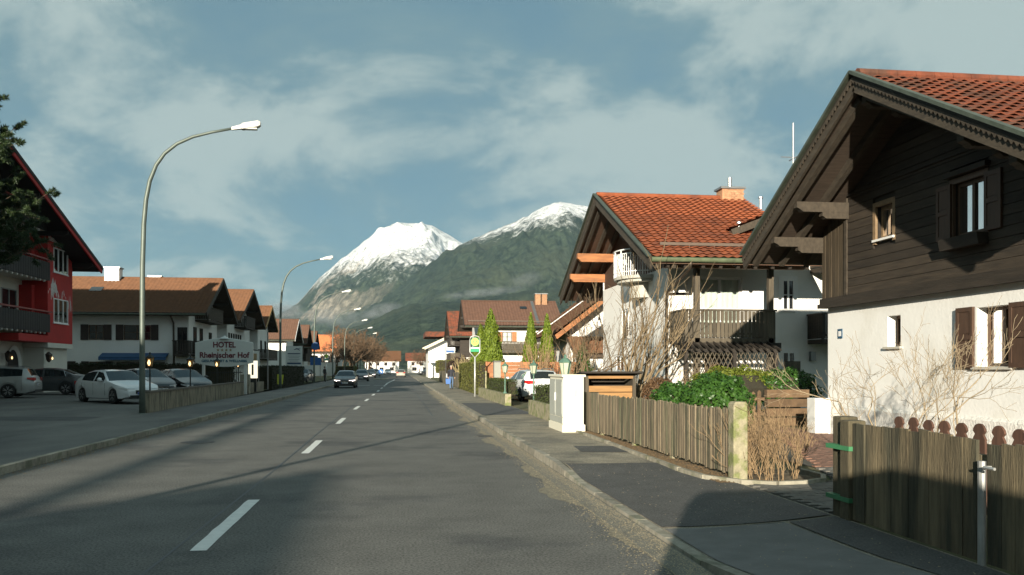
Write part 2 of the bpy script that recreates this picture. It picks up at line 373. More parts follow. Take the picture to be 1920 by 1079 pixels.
# ---------------------------------------------------------------- mountains: terrain slopes at their real distance
def vnoise(x, y, seed):
    xi = np.floor(x).astype(np.int64); yi = np.floor(y).astype(np.int64); xf = x - xi; yf = y - yi
    def h(a, b):
        n = (a * 374761393 + b * 668265263 + seed * 974711) & 0x7fffffff; n = ((n ^ (n >> 13)) * 1274126177) & 0x7fffffff
        return ((n ^ (n >> 16)) & 0xffff) / 65535.0
    u = xf * xf * (3 - 2 * xf); v = yf * yf * (3 - 2 * yf)
    return (h(xi, yi) * (1 - u) + h(xi + 1, yi) * u) * (1 - v) + (h(xi, yi + 1) * (1 - u) + h(xi + 1, yi + 1) * u) * v
def fbm(x, y, o, seed, ridged=False, gain=0.5):
    t = 0; a = 1.0; s = 0
    for k in range(o):
        n = vnoise(x * 2 ** k + 17 * k, y * 2 ** k - 9 * k, seed + k)
        if ridged: n = 1 - np.abs(2 * n - 1)
        t = t + a * n; s += a; a *= gain
    return t / s
def mountain(name, sil, D, run, m, amp, seed, x0, x1, nc=520, nr=150, power=1.1, rough=6.0):
    xs = np.linspace(x0, x1, nc); sy = np.interp(xs, [p[0] for p in sil], [p[1] for p in sil])
    zr = CAMH + D * (HY - sy) / F + (fbm(xs * 0.10, xs * 0 + 3, 5, seed + 50) - 0.5) * rough * 2
    u = (xs - CX) / F; dx = u * _ca + _sa; dy = -u * _sa + _ca
    s = np.concatenate([np.linspace(-0.35, 0, 16)[:-1], np.linspace(0, 1, nr)])
    S, _ = np.meshgrid(s, xs, indexing='ij'); T = D - run * S
    X = dx[None] * T; Y = dy[None] * T
    prof = np.where(S >= 0, np.clip(1 - S, 0, 1) ** power, np.clip(1 + S * 1.6, 0, 1))
    Z = zr[None] * prof
    sc = 1 / 620.0
    wx = X + 260 * (fbm(X * sc * .7, Y * sc * .7, 3, seed + 9) - .5); wy = Y * 0.55
    g = fbm(wx * sc, wy * sc, 6, seed, True, 0.52) - 0.55
    env = np.clip(S * 5, 0, 1) * np.clip((1 - S) * 2.2, 0, 1); env = np.where(S < 0, np.clip(-S * 3, 0, .6), env)
    Z = Z + g * amp * env * (zr[None] / max(zr.max(), 1)) + (fbm(X / 45.0, Y / 45.0, 3, seed + 31) - .5) * rough * 2.2 * np.clip(S * 14, 0, 1)
    Z[-1] = -8
    R_, C_ = Z.shape; idx = np.arange(R_ * C_).reshape(R_, C_)
    Fq = np.stack([idx[:-1, :-1], idx[1:, :-1], idx[1:, 1:], idx[:-1, 1:]], -1).reshape(-1, 4)
    return struct(link(name, np_mesh(name, np.stack([X, Y, Z], -1).reshape(-1, 3), Fq, True), m))
def mountain_mat(name, snowline, rock):
    m = bpy.data.materials.new(name); m.use_nodes = True; nt = m.node_tree; N = nt.nodes.new; L = nt.links.new
    b = nt.nodes['Principled BSDF']; b.inputs['Roughness'].default_value = 0.95; b.inputs['Specular IOR Level'].default_value = 0.1
    g = N('ShaderNodeNewGeometry'); sep = N('ShaderNodeSeparateXYZ'); L(g.outputs['Position'], sep.inputs[0])
    def nz(s, d=6, r=0.6, st=(1, 1, 1)):
        mp = N('ShaderNodeMapping'); mp.inputs['Scale'].default_value = st; L(g.outputs['Position'], mp.inputs[0])
        n = N('ShaderNodeTexNoise'); n.inputs['Scale'].default_value = s; n.inputs['Detail'].default_value = d; n.inputs['Roughness'].default_value = r
        L(mp.outputs[0], n.inputs['Vector']); return n.outputs[0]
    def mth(op, a, c):
        n = N('ShaderNodeMath'); n.operation = op
        for i, v in enumerate((a, c)):
            if isinstance(v, (int, float)): n.inputs[i].default_value = v
            else: L(v, n.inputs[i])
        return n.outputs[0]
    def ramp(v, a, c):
        n = N('ShaderNodeMapRange'); n.interpolation_type = 'SMOOTHSTEP'; L(v, n.inputs[0]); n.inputs[1].default_value = a; n.inputs[2].default_value = c; return n.outputs[0]
    def mix(f, a, c):
        n = N('ShaderNodeMix'); n.data_type = 'RGBA'
        for k, v in ((0, f), (6, a), (7, c)):
            if isinstance(v, (int, float, tuple)): n.inputs[k].default_value = v
            else: L(v, n.inputs[k])
        return n.outputs[2]
    speck = nz(0.024, 6, 0.85, (1, 1, 0.5)); tone = nz(0.0035, 6)
    forest = mix(ramp(speck, 0.35, 0.68), (0.005, 0.013, 0.012, 1), (0.066, 0.090, 0.056, 1))
    forest = mix(mth('MULTIPLY', ramp(tone, 0.45, 0.7), 0.55), forest, (0.075, 0.085, 0.050, 1))
    if rock:
        rk = mix(ramp(nz(0.03, 6, 0.7, (1, 1, .4)), 0.35, 0.7), (0.11, 0.10, 0.085, 1), (0.40, 0.35, 0.28, 1))
        patch = mth('MULTIPLY', ramp(nz(0.0042, 5, 0.62), 0.50, 0.60), mth('MULTIPLY', ramp(sep.outputs[2], 170, 300), ramp(mth('MULTIPLY', sep.outputs[0], -1), -150, 500)))
        forest = mix(patch, forest, rk)
    hgt = mth('ADD', sep.outputs[2], mth('MULTIPLY', mth('SUBTRACT', nz(0.004, 7, 0.62), 0.5), 420))
    sn = ramp(hgt, snowline - 260, snowline + 330)
    # near the snow line trees still show dark between the white
    hole = mth('ADD', mth('MULTIPLY', speck, 1.5), mth('MULTIPLY', sn, 1.0))
    snow = mth('MULTIPLY', ramp(hole, 1.26, 1.78), ramp(sn, 0.03, 0.35))
    col = mix(snow, forest, mix(ramp(speck, 0.3, 0.52), (0.34, 0.36, 0.37, 1), (0.84, 0.85, 0.86, 1)))
    L(col, b.inputs['Base Color'])
    bn = N('ShaderNodeBump'); bn.inputs['Strength'].default_value = 0.9; bn.inputs['Distance'].default_value = 14.0
    L(nz(0.035, 6, 0.7), bn.inputs['Height']); L(bn.outputs[0], b.inputs['Normal'])
    return m
silA = [(250, 688), (430, 640), (480, 612), (520, 592), (560, 568), (600, 520), (640, 487), (680, 455), (712, 430), (745, 418), (790, 419), (815, 426), (845, 443), (868, 458), (920, 490), (1000, 540), (1200, 600), (1500, 650), (1800, 685)]
silB = [(560, 690), (620, 642), (655, 600), (700, 566), (726, 545), (790, 508), (840, 474), (871, 455), (905, 440), (950, 422), (990, 405), (1020, 388), (1050, 378), (1075, 383), (1105, 388), (1160, 402), (1250, 440), (1400, 480), (1700, 540), (2100, 600), (2500, 680)]
silC = [(480, 690), (560, 672), (606, 640), (650, 618), (694, 604), (726, 587), (768, 571), (842, 566), (920, 556), (1000, 545), (1150, 530), (1400, 540), (1800, 560), (2200, 600), (2600, 680)]
mountain('mountain_peak', silA, 6400, 2600, mountain_mat('snowy_rock_mountain', 500, True), 430, 5, 250, 1400, nc=700, nr=200, rough=7)
mountain('mountain_ridge', silB, 4900, 2400, mountain_mat('snowy_forest_mountain', 640, False), 400, 21, 560, 2500, nc=900, nr=200, rough=6)
mountain('forest_hill', silC, 2900, 1500, mountain_mat('forest_hill', 5000, False), 90, 77, 480, 2600, nc=760, nr=110)
# ================================================================ building kit
render_white = mat('render_white', (0.78, 0.775, 0.74), 0.92, var=0.06, scale=0.9, col2=(.68, .67, .62), patch=.25, pscale=.45, bump=0.35, bscale=25, spec=0.2)
render_rough = mat('render_rough', (0.74, 0.73, 0.69), 0.95, var=0.1, scale=3, bump=1.0, bscale=18, spec=0.2)
wood_dark = mat('wood_dark', (0.026, 0.020, 0.014), 0.75, var=0.45, scale=5, bump=0.5, bscale=30, rnd=0.25, stretch=(0.25, 0.25, 3.0))
wood_board = mat('wood_board', (0.036, 0.027, 0.018), 0.8, var=0.5, scale=4, bump=0.5, bscale=25, rnd=0.30, stretch=(1, 0.35, 4))
wood_vert = mat('wood_vertical', (0.062, 0.046, 0.027), 0.8, var=0.45, scale=4, bump=0.5, bscale=25, rnd=0.25, stretch=(4, 4, 0.35))
wood_grey = mat('wood_grey', (0.085, 0.070, 0.048), 0.85, var=0.4, scale=4, bump=0.5, bscale=25, rnd=0.25, stretch=(3, 3, 0.35))
wood_trim = mat('wood_trim', (0.052, 0.041, 0.028), 0.85, var=0.45, scale=5, bump=0.5, bscale=30, stretch=(3, 0.6, 2))
wood_orange = mat('wood_orange', (0.30, 0.115, 0.035), 0.6, var=0.45, scale=3, bump=0.3, bscale=25, stretch=(0.5, 3, 4))
wood_brown = mat('wood_brown', (0.11, 0.06, 0.032), 0.7, var=0.3, scale=6, bump=0.3, bscale=30)
soffit = mat('soffit', (0.060, 0.043, 0.030), 0.85, var=0.4, scale=5, bump=0.4, stretch=(0.4, 4, 4))
tile_red = mat('tile_red', (0.235, 0.062, 0.021), 0.8, var=0.28, scale=5, bump=0.35, bscale=60, rnd=0.14, col2=(0.15, 0.043, 0.019), patch=0.3, pscale=0.9)
tile_old = mat('tile_old', (0.17, 0.047, 0.021), 0.85, var=0.4, scale=5, bump=0.5, bscale=60, rnd=0.22, col2=(0.09, 0.038, 0.022), patch=0.5, pscale=1.6)
tile_brown = mat('tile_brown', (0.095, 0.047, 0.028), 0.8, var=0.3, scale=3, bump=0.3, bscale=50)
tile_tan = mat('tile_tan', (0.135, 0.060, 0.026), 0.8, var=0.28, scale=3, bump=0.3, bscale=50)
tile_dark = mat('tile_darkbrown', (0.085, 0.042, 0.026), 0.8, var=0.3, scale=3, bump=0.3, bscale=50)
copper = mat('gutter_metal', (0.085, 0.10, 0.075), 0.5, var=0.35, scale=5, metal=0.4)
pipe_brown = mat('pipe_brown', (0.075, 0.058, 0.042), 0.45, var=0.2, metal=0.5)
glass_dark = mat('glass_dark', (0.016, 0.020, 0.022), 0.06, var=0.0, spec=0.9)
curtain = mat('curtain', (0.72, 0.74, 0.66), 0.9, var=0.12, scale=9, stretch=(4, 4, 0.3))
white_paint = mat('white_paint', (0.78, 0.78, 0.76), 0.5, var=0.05)
brick_yellow = mat('chimney_brick', (0.36, 0.20, 0.11), 0.85, var=0.35, scale=12, rnd=0.2)
metal_grey = mat('metal_grey', (0.25, 0.26, 0.26), 0.4, var=0.15, metal=0.7)
def glass_clear():
    m = bpy.data.materials.new('glass_clear'); m.use_nodes = True; nt = m.node_tree; nt.nodes.clear(); N = nt.nodes.new; L = nt.links.new
    o = N('ShaderNodeOutputMaterial'); mx = N('ShaderNodeMixShader'); t = N('ShaderNodeBsdfTransparent'); g = N('ShaderNodeBsdfGlossy')
    t.inputs[0].default_value = (0.80, 0.86, 0.85, 1); g.inputs['Roughness'].default_value = 0.03
    fr = N('ShaderNodeFresnel'); fr.inputs[0].default_value = 1.6
    L(fr.outputs[0], mx.inputs[0]); L(t.outputs[0], mx.inputs[1]); L(g.outputs[0], mx.inputs[2]); L(mx.outputs[0], o.inputs[0]); return m
glass_pane = glass_clear()

def tile_mesh(name, su, sv, m, amp=0.048):
    xs = [su * k / 7 for k in range(8)]; zf = [amp * (0.5 + 0.5 * math.cos(2 * math.pi * (k / 7.0))) for k in range(8)]
    mb = MB(); n = 8
    vs = [(xs[k], -0.03, zf[k] + 0.060) for k in range(n)] + [(xs[k], sv, zf[k] + 0.004) for k in range(n)] + [(xs[k], -0.03, zf[k] + 0.042) for k in range(n)] + [(xs[k], sv * .5, zf[k] - 0.004) for k in range(n)]
    mb.add(vs, [(k, k + 1, n + k + 1, n + k) for k in range(n - 1)] + [(2 * n + k, 2 * n + k + 1, k + 1, k) for k in range(n - 1)] + [(3 * n + k, 3 * n + k + 1, 2 * n + k + 1, 2 * n + k) for k in range(n - 1)])
    me = mb.mesh(name); me.materials.append(m); return me
def in_frame(p, mrg=30):
    d = Vector(p) - Vector((0, 0, CAMH)); f = d.x * _sa + d.y * _ca
    if f < 0.5: return None
    x = CX + F * (d.x * _ca - d.y * _sa) / f; y = HY - F * d.z / f
    return f if (-mrg < x < 1920 + mrg and -mrg < y < 1079 + mrg) else None
def tiled(parent, o, u, v, nu, nv, su, sv, m, most=0, hide=lambda p: False, clip=None, amp=0.048):
    """pantiles laid on a slope; the tiles that show largest are objects, the rest one joined part"""
    o, u, v = Vector(o), Vector(u).normalized(), Vector(v).normalized(); n = u.cross(v)
    if n.z < 0: raise ValueError('slope basis')
    me = tile_mesh('tile', su, sv, m, amp); cells = []
    for j in range(nv):
        for i in range(nu):
            p = o + u * (i * su) + v * (j * sv)
            if clip and not clip(p + u * su / 2 + v * sv / 2): continue
            f = in_frame(p); cells.append((f if f is not None and not hide(p) else 1e9, i, j, p))
    cells.sort(key=lambda c: c[0]); po = PW(parent)
    B = Matrix(((u.x, v.x, n.x), (u.y, v.y, n.y), (u.z, v.z, n.z)))
    for c in cells[:most]:
        ob = bpy.data.objects.new('roof_tile', me); COL.objects.link(ob); ob.parent = parent
        J = Matrix.Rotation(random.uniform(-.012, .012), 3, 'Z') @ Matrix.Rotation(random.uniform(-.01, .01), 3, 'Y')
        ob.matrix_local = Matrix.Translation(c[3] - po + n * random.uniform(0, .004)) @ (B @ J).to_4x4()
    rest = cells[most:]
    if rest:
        tv = np.array([q.co[:] for q in me.vertices]); tf = np.array([p.vertices[:] for p in me.polygons]); Bn = np.array(B)
        W = tv @ Bn.T; P = np.array([(c[3] - po)[:] for c in rest]); P += np.array(n)[None] * rng.uniform(0, .004, (len(P), 1))
        V = (P[:, None, :] + W[None]).reshape(-1, 3); Fq = (np.arange(len(rest))[:, None, None] * len(tv) + tf[None]).reshape(-1, 4)
        stuff(link('roof_tiles', np_mesh('roof_tiles', V, Fq), m, parent))
def rippled(parent, o, u, v, lu, lv, m, su=0.30, sv=0.36, amp=0.05):
    """far roof: rows of pantiles as one relief surface"""
    o, u, v = np.array(o, float), np.array(Vector(u).normalized()), np.array(Vector(v).normalized()); n = np.cross(u, v)
    k = max(2, int(round(lu / su))) * 4; a = np.linspace(0, lu, k + 1); za = amp * np.where(np.arange(k + 1) % 4 == 0, 1.0, np.where(np.arange(k + 1) % 4 == 2, 0.0, 0.55))
    r = int(math.ceil(lv / sv)); b = []; zb = []
    for j in range(r): b += [j * sv, min(lv, (j + 1) * sv) - 0.005]; zb += [0.07, 0.012]
    b = np.array(b); zb = np.array(zb)
    P = o[None, None] + a[None, :, None] * u + b[:, None, None] * v + (za[None, :, None] + zb[:, None, None]) * n - np.array(PW(parent))
    idx = np.arange(len(b) * len(a)).reshape(len(b), len(a))
    Fq = np.stack([idx[:-1, :-1], idx[:-1, 1:], idx[1:, 1:], idx[1:, :-1]], -1).reshape(-1, 4)
    return stuff(link('roof_tiles', np_mesh('roof_tiles', P.reshape(-1, 3), Fq), m, parent))

def shutter(parent, M, u0, u1, z0, z1, m, n0=0.02):
    mb = MB(M); mb.box(u0, u1, n0, n0 + 0.035, z0, z1); w = u1 - u0; f = 0.07
    for a, b in ((z0 + .05, (z0 + z1) / 2 - .04), ((z0 + z1) / 2 + .04, z1 - .05)):
        mb.box(u0 + f, u1 - f, n0 + .035, n0 + .043, a + .03, b - .03)
    for x in (u0, u1 - f): mb.box(x, x + f - .003, n0 + .0352, n0 + .055, z0, z1)
    for zz in (z0, (z0 + z1) / 2 - .04, z1 - .08): mb.box(u0 + f, u1 - f, n0 + .0352, n0 + .055, zz, zz + .08)
    return mb.build('shutter', m, parent)
def window(house, M, u0, u1, z0, z1, fm, mull=1, bars=0, recess=0.0, shut=None, sm=None, sill=None, cur=None, pane=None, frame=0.06, shw=None, surround=None, name='window'):
    """window part (frame) with pane, shutters, sill, curtain as sub-parts; recess > 0 sits inside an opening"""
    n1 = -recess if recess else 0.05; n0 = n1 - 0.06
    mb = MB(M); f = frame
    mb.box(u0, u0 + f, n0, n1, z0, z1); mb.box(u1 - f, u1, n0, n1, z0, z1)
    mb.box(u0 + f, u1 - f, n0, n1 - .002, z0, z0 + f); mb.box(u0 + f, u1 - f, n0, n1 - .002, z1 - f, z1)
    for k in range(mull):
        x = u0 + (u1 - u0) * (k + 1) / (mull + 1); mb.box(x - f * .6, x + f * .6, n0 + .004, n1 - .005, z0 + f, z1 - f)
    for k in range(bars):
        zz = z0 + (z1 - z0) * (k + 1) / (bars + 1); mb.box(u0 + f, u1 - f, n0 + .006, n1 - .009, zz - .016, zz + .016)
    if surround:
        s = surround; mb.box(u0 - s, u0 - .001, -.02, .035, z0 - s, z1 + s); mb.box(u1 + .001, u1 + s, -.02, .035, z0 - s, z1 + s)
        mb.box(u0, u1, -.02, .034, z1 + .001, z1 + s)
    w = mb.build(name, fm, house)
    pm_ = pane or (glass_pane if cur else glass_dark)
    MB(M).quad((u0 + f * .5, n0 + .02, z0 + f * .5), (u1 - f * .5, n0 + .02, z0 + f * .5), (u1 - f * .5, n0 + .02, z1 - f * .5), (u0 + f * .5, n0 + .02, z1 - f * .5)).build('pane', pm_, w)
    if cur:
        mbc = MB(M); k = 26; yb = n0 - .03
        vs = []; 
        for i in range(k + 1):
            x = u0 + .02 + (u1 - u0 - .04) * i / k; yy = yb + .014 * math.sin(i * 1.9) + .008 * math.sin(i * .7)
            vs += [(x, yy, z0 + .02), (x, yy, z1 - .02)]
        mbc.add(vs, [(2 * i, 2 * i + 2, 2 * i + 3, 2 * i + 1) for i in range(k)])
        if not recess: mbc.v = [tuple(Vector(p)) for p in mbc.v]
        mbc.build('curtain', cur, w)
    if sill: MB(M).box(u0 - .08, u1 + .08, (-recess if recess else 0) - .01, .07, z0 - .05, z0 - .003).build('sill', sill, w)
    if shut:
        sw = shw or (u1 - u0) / 2 * 1.0
        if 'l' in shut: shutter(w, M, u0 - sw - .03, u0 - .03, z0 - .02, z1 + .02, sm)
        if 'r' in shut: shutter(w, M, u1 + .03, u1 + sw + .03, z0 - .02, z1 + .02, sm)
    return w
def holed_wall(mb, u0, u1, z0, z1, holes, depth=0.3, top=None):
    """wall face with window openings and their reveals (local x along wall, y outward, z up)"""
    us = sorted({u0, u1, *[h[0] for h in holes], *[h[1] for h in holes]}); zs = sorted({z0, z1, *[h[2] for h in holes], *[h[3] for h in holes]})
    for a, b in zip(us[:-1], us[1:]):
        for c, d in zip(zs[:-1], zs[1:]):
            if any(h[0] - 1e-6 <= a and b <= h[1] + 1e-6 and h[2] - 1e-6 <= c and d <= h[3] + 1e-6 for h in holes): continue
            mb.quad((a, 0, c), (b, 0, c), (b, 0, d), (a, 0, d))
    for h in holes:
        a, b, c, d = h[:4]
        mb.quad((a, 0, c), (a, -depth, c), (a, -depth, d), (a, 0, d)); mb.quad((b, -depth, c), (b, 0, c), (b, 0, d), (b, -depth, d))
        mb.quad((a, 0, c), (b, 0, c), (b, -depth, c), (a, -depth, c)); mb.quad((a, -depth, d), (b, -depth, d), (b, 0, d), (a, 0, d))
def balcony(house, M, u0, u1, z, depth, m, rail=1.0, pitch=0.14, slatw=0.115, sides=True, beam=0.16, notch=True, each=True, n0=0.0):
    """balcony part: floor, rail; slats as sub-parts"""
    mb = MB(M); mb.box(u0, u1, n0, n0 + depth, z - beam, z)
    mb.box(u0 - .04, u1 + .04, n0 + depth - .10, n0 + depth + .05, z + rail - .06, z + rail); mb.box(u0, u1, n0 + depth - .06, n0 + depth - .02, z + .12, z + .19)
    if sides:
        for x in (u0, u1): mb.box(x - .04, x + .04, n0, n0 + depth - .101, z + rail - .06, z + rail)
        for x in (u0 + .04, u1 - .04): mb.box(x - .045, x + .045, n0 + depth - .1, n0 + depth - .01, z, z + rail - .061)
    b = mb.build('balcony', m, house)
    k = int((u1 - u0) / pitch); tmpl = None
    lst = [(u0 + (u1 - u0) * (i + .5) / k, 0) for i in range(k)]
    if each:
        prof = [(-slatw/2, 0.02), (slatw/2, 0.02), (slatw/2, .52), (slatw/2 - .022, .58), (slatw/2, .64), (slatw/2, rail - .065), (-slatw/2, rail - .065), (-slatw/2, .64), (-slatw/2 + .022, .58), (-slatw/2, .52)]
        if not notch: prof = [(-slatw/2, 0.02), (slatw/2, 0.02), (slatw/2, rail - .065), (-slatw/2, rail - .065)]
        me = MB().prism(prof, 0, 0.022, 'y').mesh('slat'); me.materials.append(m)
        po = PW(b)
        for x, _ in lst:
            ob = bpy.data.objects.new('slat', me); COL.objects.link(ob); ob.parent = b
            ob.matrix_local = Matrix.Translation(-po) @ M @ Matrix.Translation((x, n0 + depth - .019, z + random.uniform(-.008, .008)))
    else:
        mb = MB(M)
        for x, _ in lst: mb.box(x - slatw / 2, x + slatw / 2, n0 + depth - .02, n0 + depth + .003, z + .03, z + rail - .065)
        stuff(mb.build('slats', m, b))
    if sides:
        mb = MB(M)
        for x in (u0, u1):
            kk = max(1, int(depth / pitch))
            for i in range(kk):
                yy = n0 + (depth - .1) * (i + .5) / kk; mb.box(x - .012, x + .012, yy - slatw / 2, yy + slatw / 2, z + .03, z + rail - .065)
        stuff(mb.build('side_slats', m, b))
    return b
def chimney(parent, c, sx, sy, z0, z1, m, cap=metal_grey):
    ch = MB().box(c[0] - sx/2, c[0] + sx/2, c[1] - sy/2, c[1] + sy/2, z0, z1).build('chimney', m, parent)
    mb = MB(); mb.box(c[0] - sx/2 - .08, c[0] + sx/2 + .08, c[1] - sy/2 - .08, c[1] + sy/2 + .08, z1, z1 + .09); mb.build('chimney_cap', cap, ch); return ch
def purlin(parent, p, dx, w, h, m, step=0.5):
    """stepped beam end carrying the roof; runs from p along x by dx (negative = toward the street)"""
    s = 1 if dx > 0 else -1; mb = MB(); x0, y, z = p; L_ = abs(dx)
    mb.prism([(0, h), (0, 0.0), (L_ * .90, 0.0), (L_ * .95, h * .25), (L_, h * .4), (L_, h)], y - w/2, y + w/2, 'y')
    mb.v = [(x0 + s * p_[0], p_[1], z + p_[2]) for p_ in mb.v]; return mb.build('purlin', m, parent)
def chalet(name, label, side, Xf, Xw, Xb, Yc, half, zr, zee, oe, roofm, wallm=None, base=0.1, upper=None, group=None, th=0.24, trim=None, zsplit=None, barge=None):
    """gabled house, ridge along X, gable to the street (side +1: right of the road, -1: left). Returns (root, geometry helper)"""
    wallm = wallm or render_white; barge = barge or wood_dark
    s = (zr - zee) / half; Y0, Y1 = Yc - half + oe, Yc + half - oe; zw = zr - s * (half - oe) - th
    root = thing(name, label, 'house', (Xw, Yc, base), 0, group)
    def wallprism(zt0, a, b, y0=Y0, y1=Y1):
        hw = (y1 - y0) / 2; return [(y0, zt0), (y1, zt0), (y1, zr - s * hw - th), (Yc, zr - th), (y0, zr - s * hw - th)]
    zs = zsplit or (zw - 2.4)
    MB().box(min(Xw, Xb), max(Xw, Xb), Y0, Y1, base - .3, zs).build('wall', wallm, root)
    MB().prism(wallprism(zs, 0, 0), min(Xw, Xb), max(Xw, Xb), 'x').build('upper_wall', upper or wallm, root)
    xa, xb = (Xf, Xb + 1.0) if side > 0 else (Xb - 1.0, Xf)
    mb = MB()
    for sg in (-1, 1):
        ye = Yc + sg * half
        mb.prism([(ye, zee), (Yc, zr), (Yc, zr - th), (ye, zee - th * .75)], xa, xb, 'x')
    roof = mb.build('roof', soffit, root)
    sl = math.hypot(half, zr - zee)
    rippled(roof, (xa, Yc - half - .04, zee - s * .04 + .01), (1, 0, 0), (0, half, zr - zee), xb - xa, sl + .04, roofm)
    rippled(roof, (xb, Yc + half + .04, zee - s * .04 + .01), (-1, 0, 0), (0, -half, zr - zee), xb - xa, sl + .04, roofm)
    MB().tube([(xa, Yc, zr + .05), (xb, Yc, zr + .05)], 0.11, 8).build('ridge_cap', roofm, roof)
    for sg in (-1, 1):
        a = Vector((Xf - side * .025, Yc + sg * (half + .03), zee - .08)); b = Vector((Xf - side * .025, Yc - sg * .0, zr - .08))
        MB().beam(a, b, 0.05, 0.30).build('bargeboard', barge, roof)
        if trim: MB().beam(a + Vector((-side * .012, 0, .17)), b + Vector((-side * .012, 0, .17)), 0.07, 0.07).build('verge_trim', trim, roof)
        MB().tube([(xa + .05, Yc + sg * (half + .07), zee - .06), (xb - .05, Yc + sg * (half + .07), zee - .06)], 0.075, 8).build('gutter', copper, roof)
    for yy, zz in ((Yc, zr - th - .26), (Yc - (half - oe) * .96, zw - .24), (Yc + (half - oe) * .96, zw - .24), (Yc - half * .45, zr - s * half * .45 - th - .26), (Yc + half * .45, zr - s * half * .45 - th - .26)):
        purlin(roof, (Xw + side * .1, yy, zz), -side * (abs(Xf - Xw) - .02), 0.2, 0.26, wood_dark)
    g = dict(M=basis((Xw, Yc, 0), (0, 1, 0), (-side, 0, 0)), S=basis((0, Y0, 0), (1, 0, 0), (0, -1, 0)), Y0=Y0, Y1=Y1, zw=zw, s=s, roof=roof)
    return root, g
# ================================================================ right side: timber-gabled house (house number plate, dark boards over white ground floor)
H1 = thing('chalet_house', 'house with dark weathered timber gable above a white rendered ground floor', 'house', (10, 15.4, 0.1))
X1, Y1a, Y1b, YC1, ZR1, S1, TH1 = 10.0, 11.4, 19.4, 15.4, 7.18, 0.525, 0.24
def under1(y): return ZR1 - S1 * abs(y - YC1) - TH1
M1 = basis((X1 + .12, 0, 0), (0, 1, 0), (-1, 0, 0)); M1u = basis((X1, 0, 0), (0, 1, 0), (-1, 0, 0))
holes_g = [(16.4, 16.87, 2.10, 2.74), (13.2, 14.06, 1.68, 2.72)]
mb = MB(M1); holed_wall(mb, Y1a, Y1b, 0.75, 3.12, holes_g, 0.32)
mb.M = None
mb.quad((X1 + .12, Y1b, 0.05), (21, Y1b, 0.05), (21, Y1b, 4.7), (X1 + .12, Y1b, 4.7)); mb.quad((21, Y1a, 0.05), (X1 + .12, Y1a, 0.05), (X1 + .12, Y1a, 4.7), (21, Y1a, 4.7))
mb.quad((21, Y1b, 0.05), (21, Y1a, 0.05), (21, Y1a, 4.7), (21, Y1b, 4.7)); mb.add([(21, Y1a, 4.7), (21, Y1b, 4.7), (21, YC1, 6.9)], [(0, 1, 2)])
mb.build('wall', mat('render_h1', (0.80, 0.80, 0.77), 0.93, var=0.07, scale=0.7, bump=0.28, bscale=14, spec=0.15, col2=(.70, .69, .64), patch=.25, pscale=.5), H1)
mb = MB(); mb.box(X1 + .05, X1 + .30, Y1a - .05, Y1b + .06, 0.02, 0.74); mb.prism([(X1 + .05, 0.74), (X1 + .119, .80), (X1 + .25, .80), (X1 + .25, .74)], Y1a - .05, Y1b + .06, 'y')
mb.build('plinth', render_rough, H1)
# dark sheet behind the openings; its colour stands in for the unlit room
mb = MB(); mb.box(X1 + .9, X1 + 1.0, Y1a + .1, Y1b - .1, .1, 6.0); mb.build('room_dark_sheet', mat('room_dark', (0.05, 0.045, 0.04), 0.9, var=0.1), H1)
# timber backing and boards
up_h = [(16.45, 17.08, 4.36, 5.04), (13.65, 14.5, 4.02, 4.98)]
mb = MB(M1u); holed_wall(mb, Y1a, Y1b, 3.1, 5.06, up_h, 0.2)
mbz = MB(M1u)
mb.add([(Y1a + .75, 0, 5.06), (Y1b - .75, 0, 5.06), (YC1, 0, 6.93)], [(0, 1, 2)])
mb.v = [(p[0] + .03, p[1], p[2]) for p in mb.v]
mb.build('timber_wall', wood_dark, H1)
def split(y0, y1, z0, z1, holes):
    segs = [(y0, y1)]
    for a, b, c, d in holes:
        if z1 <= c + .01 or z0 >= d - .01: continue
        segs = [s for q in segs for s in ((q[0], min(q[1], a)), (max(q[0], b), q[1])) if s[1] - s[0] > .05]
    return segs
YL, YR = 12.55, 18.22
z = 3.30; ph = 0.178
while z < 6.85:
    zt = z + ph - .008
    def lim(zz): return (ZR1 - TH1 - zz) / S1
    for (a, b) in split(max(YL, YC1 - lim(z)), min(YR, YC1 + lim(z)), z, zt, [(h[0] - .1, h[1] + .1, h[2] - .1, h[3] + .12) for h in up_h]):
        ta, tb = max(a, YC1 - lim(zt)), min(b, YC1 + lim(zt))
        if tb - ta < .02: ta = tb = (a + b) / 2
        d = random.uniform(0, .006); mbp = MB(M1u); y_out = .022 + d
        mbp.add([(a, -.02, z), (b, -.02, z), (tb, -.02, zt), (ta, -.02, zt), (a, y_out + .008, z), (b, y_out + .008, z), (tb, y_out, zt), (ta, y_out, zt)],
                [(0, 3, 2, 1), (4, 5, 6, 7), (0, 1, 5, 4), (1, 2, 6, 5), (2, 3, 7, 6), (3, 0, 4, 7)])
        mbp.build('plank', wood_board, H1)
    z += ph
for (a, b) in ((YR + .12, Y1b), (Y1a, YL - .12)):
    k = 7; w = (b - a) / k
    for i in range(k):
        y0, y1 = a + w * i, a + w * (i + 1) - .007; d = random.uniform(.02, .032)
        MB(M1u).prism([(y0, 3.30), (y1, 3.30), (y1, under1(y1) + .02), (y0, under1(y0) + .02)], -.02, d, 'y').build('plank', wood_vert, H1)
for y in (YR, YL - .12): MB(M1u).prism([(y, 3.30), (y + .115, 3.30), (y + .115, under1(y + .115)), (y, under1(y))], -.02, .06, 'y').build('corner_post', wood_trim, H1)
mb = MB(); mb.box(X1 - .10, X1 + .13, Y1a - .06, Y1b + .10, 3.07, 3.165); mb.box(X1 - .06, X1 + .13, Y1a - .04, Y1b + .07, 3.166, 3.295); mb.build('sill_beam', wood_dark, H1)
MB().beam((X1 - .04, 13.2, 5.52), (X1 - .04, 18.2, 5.52), .05, .05).build('cornice_strip', wood_dark, H1)
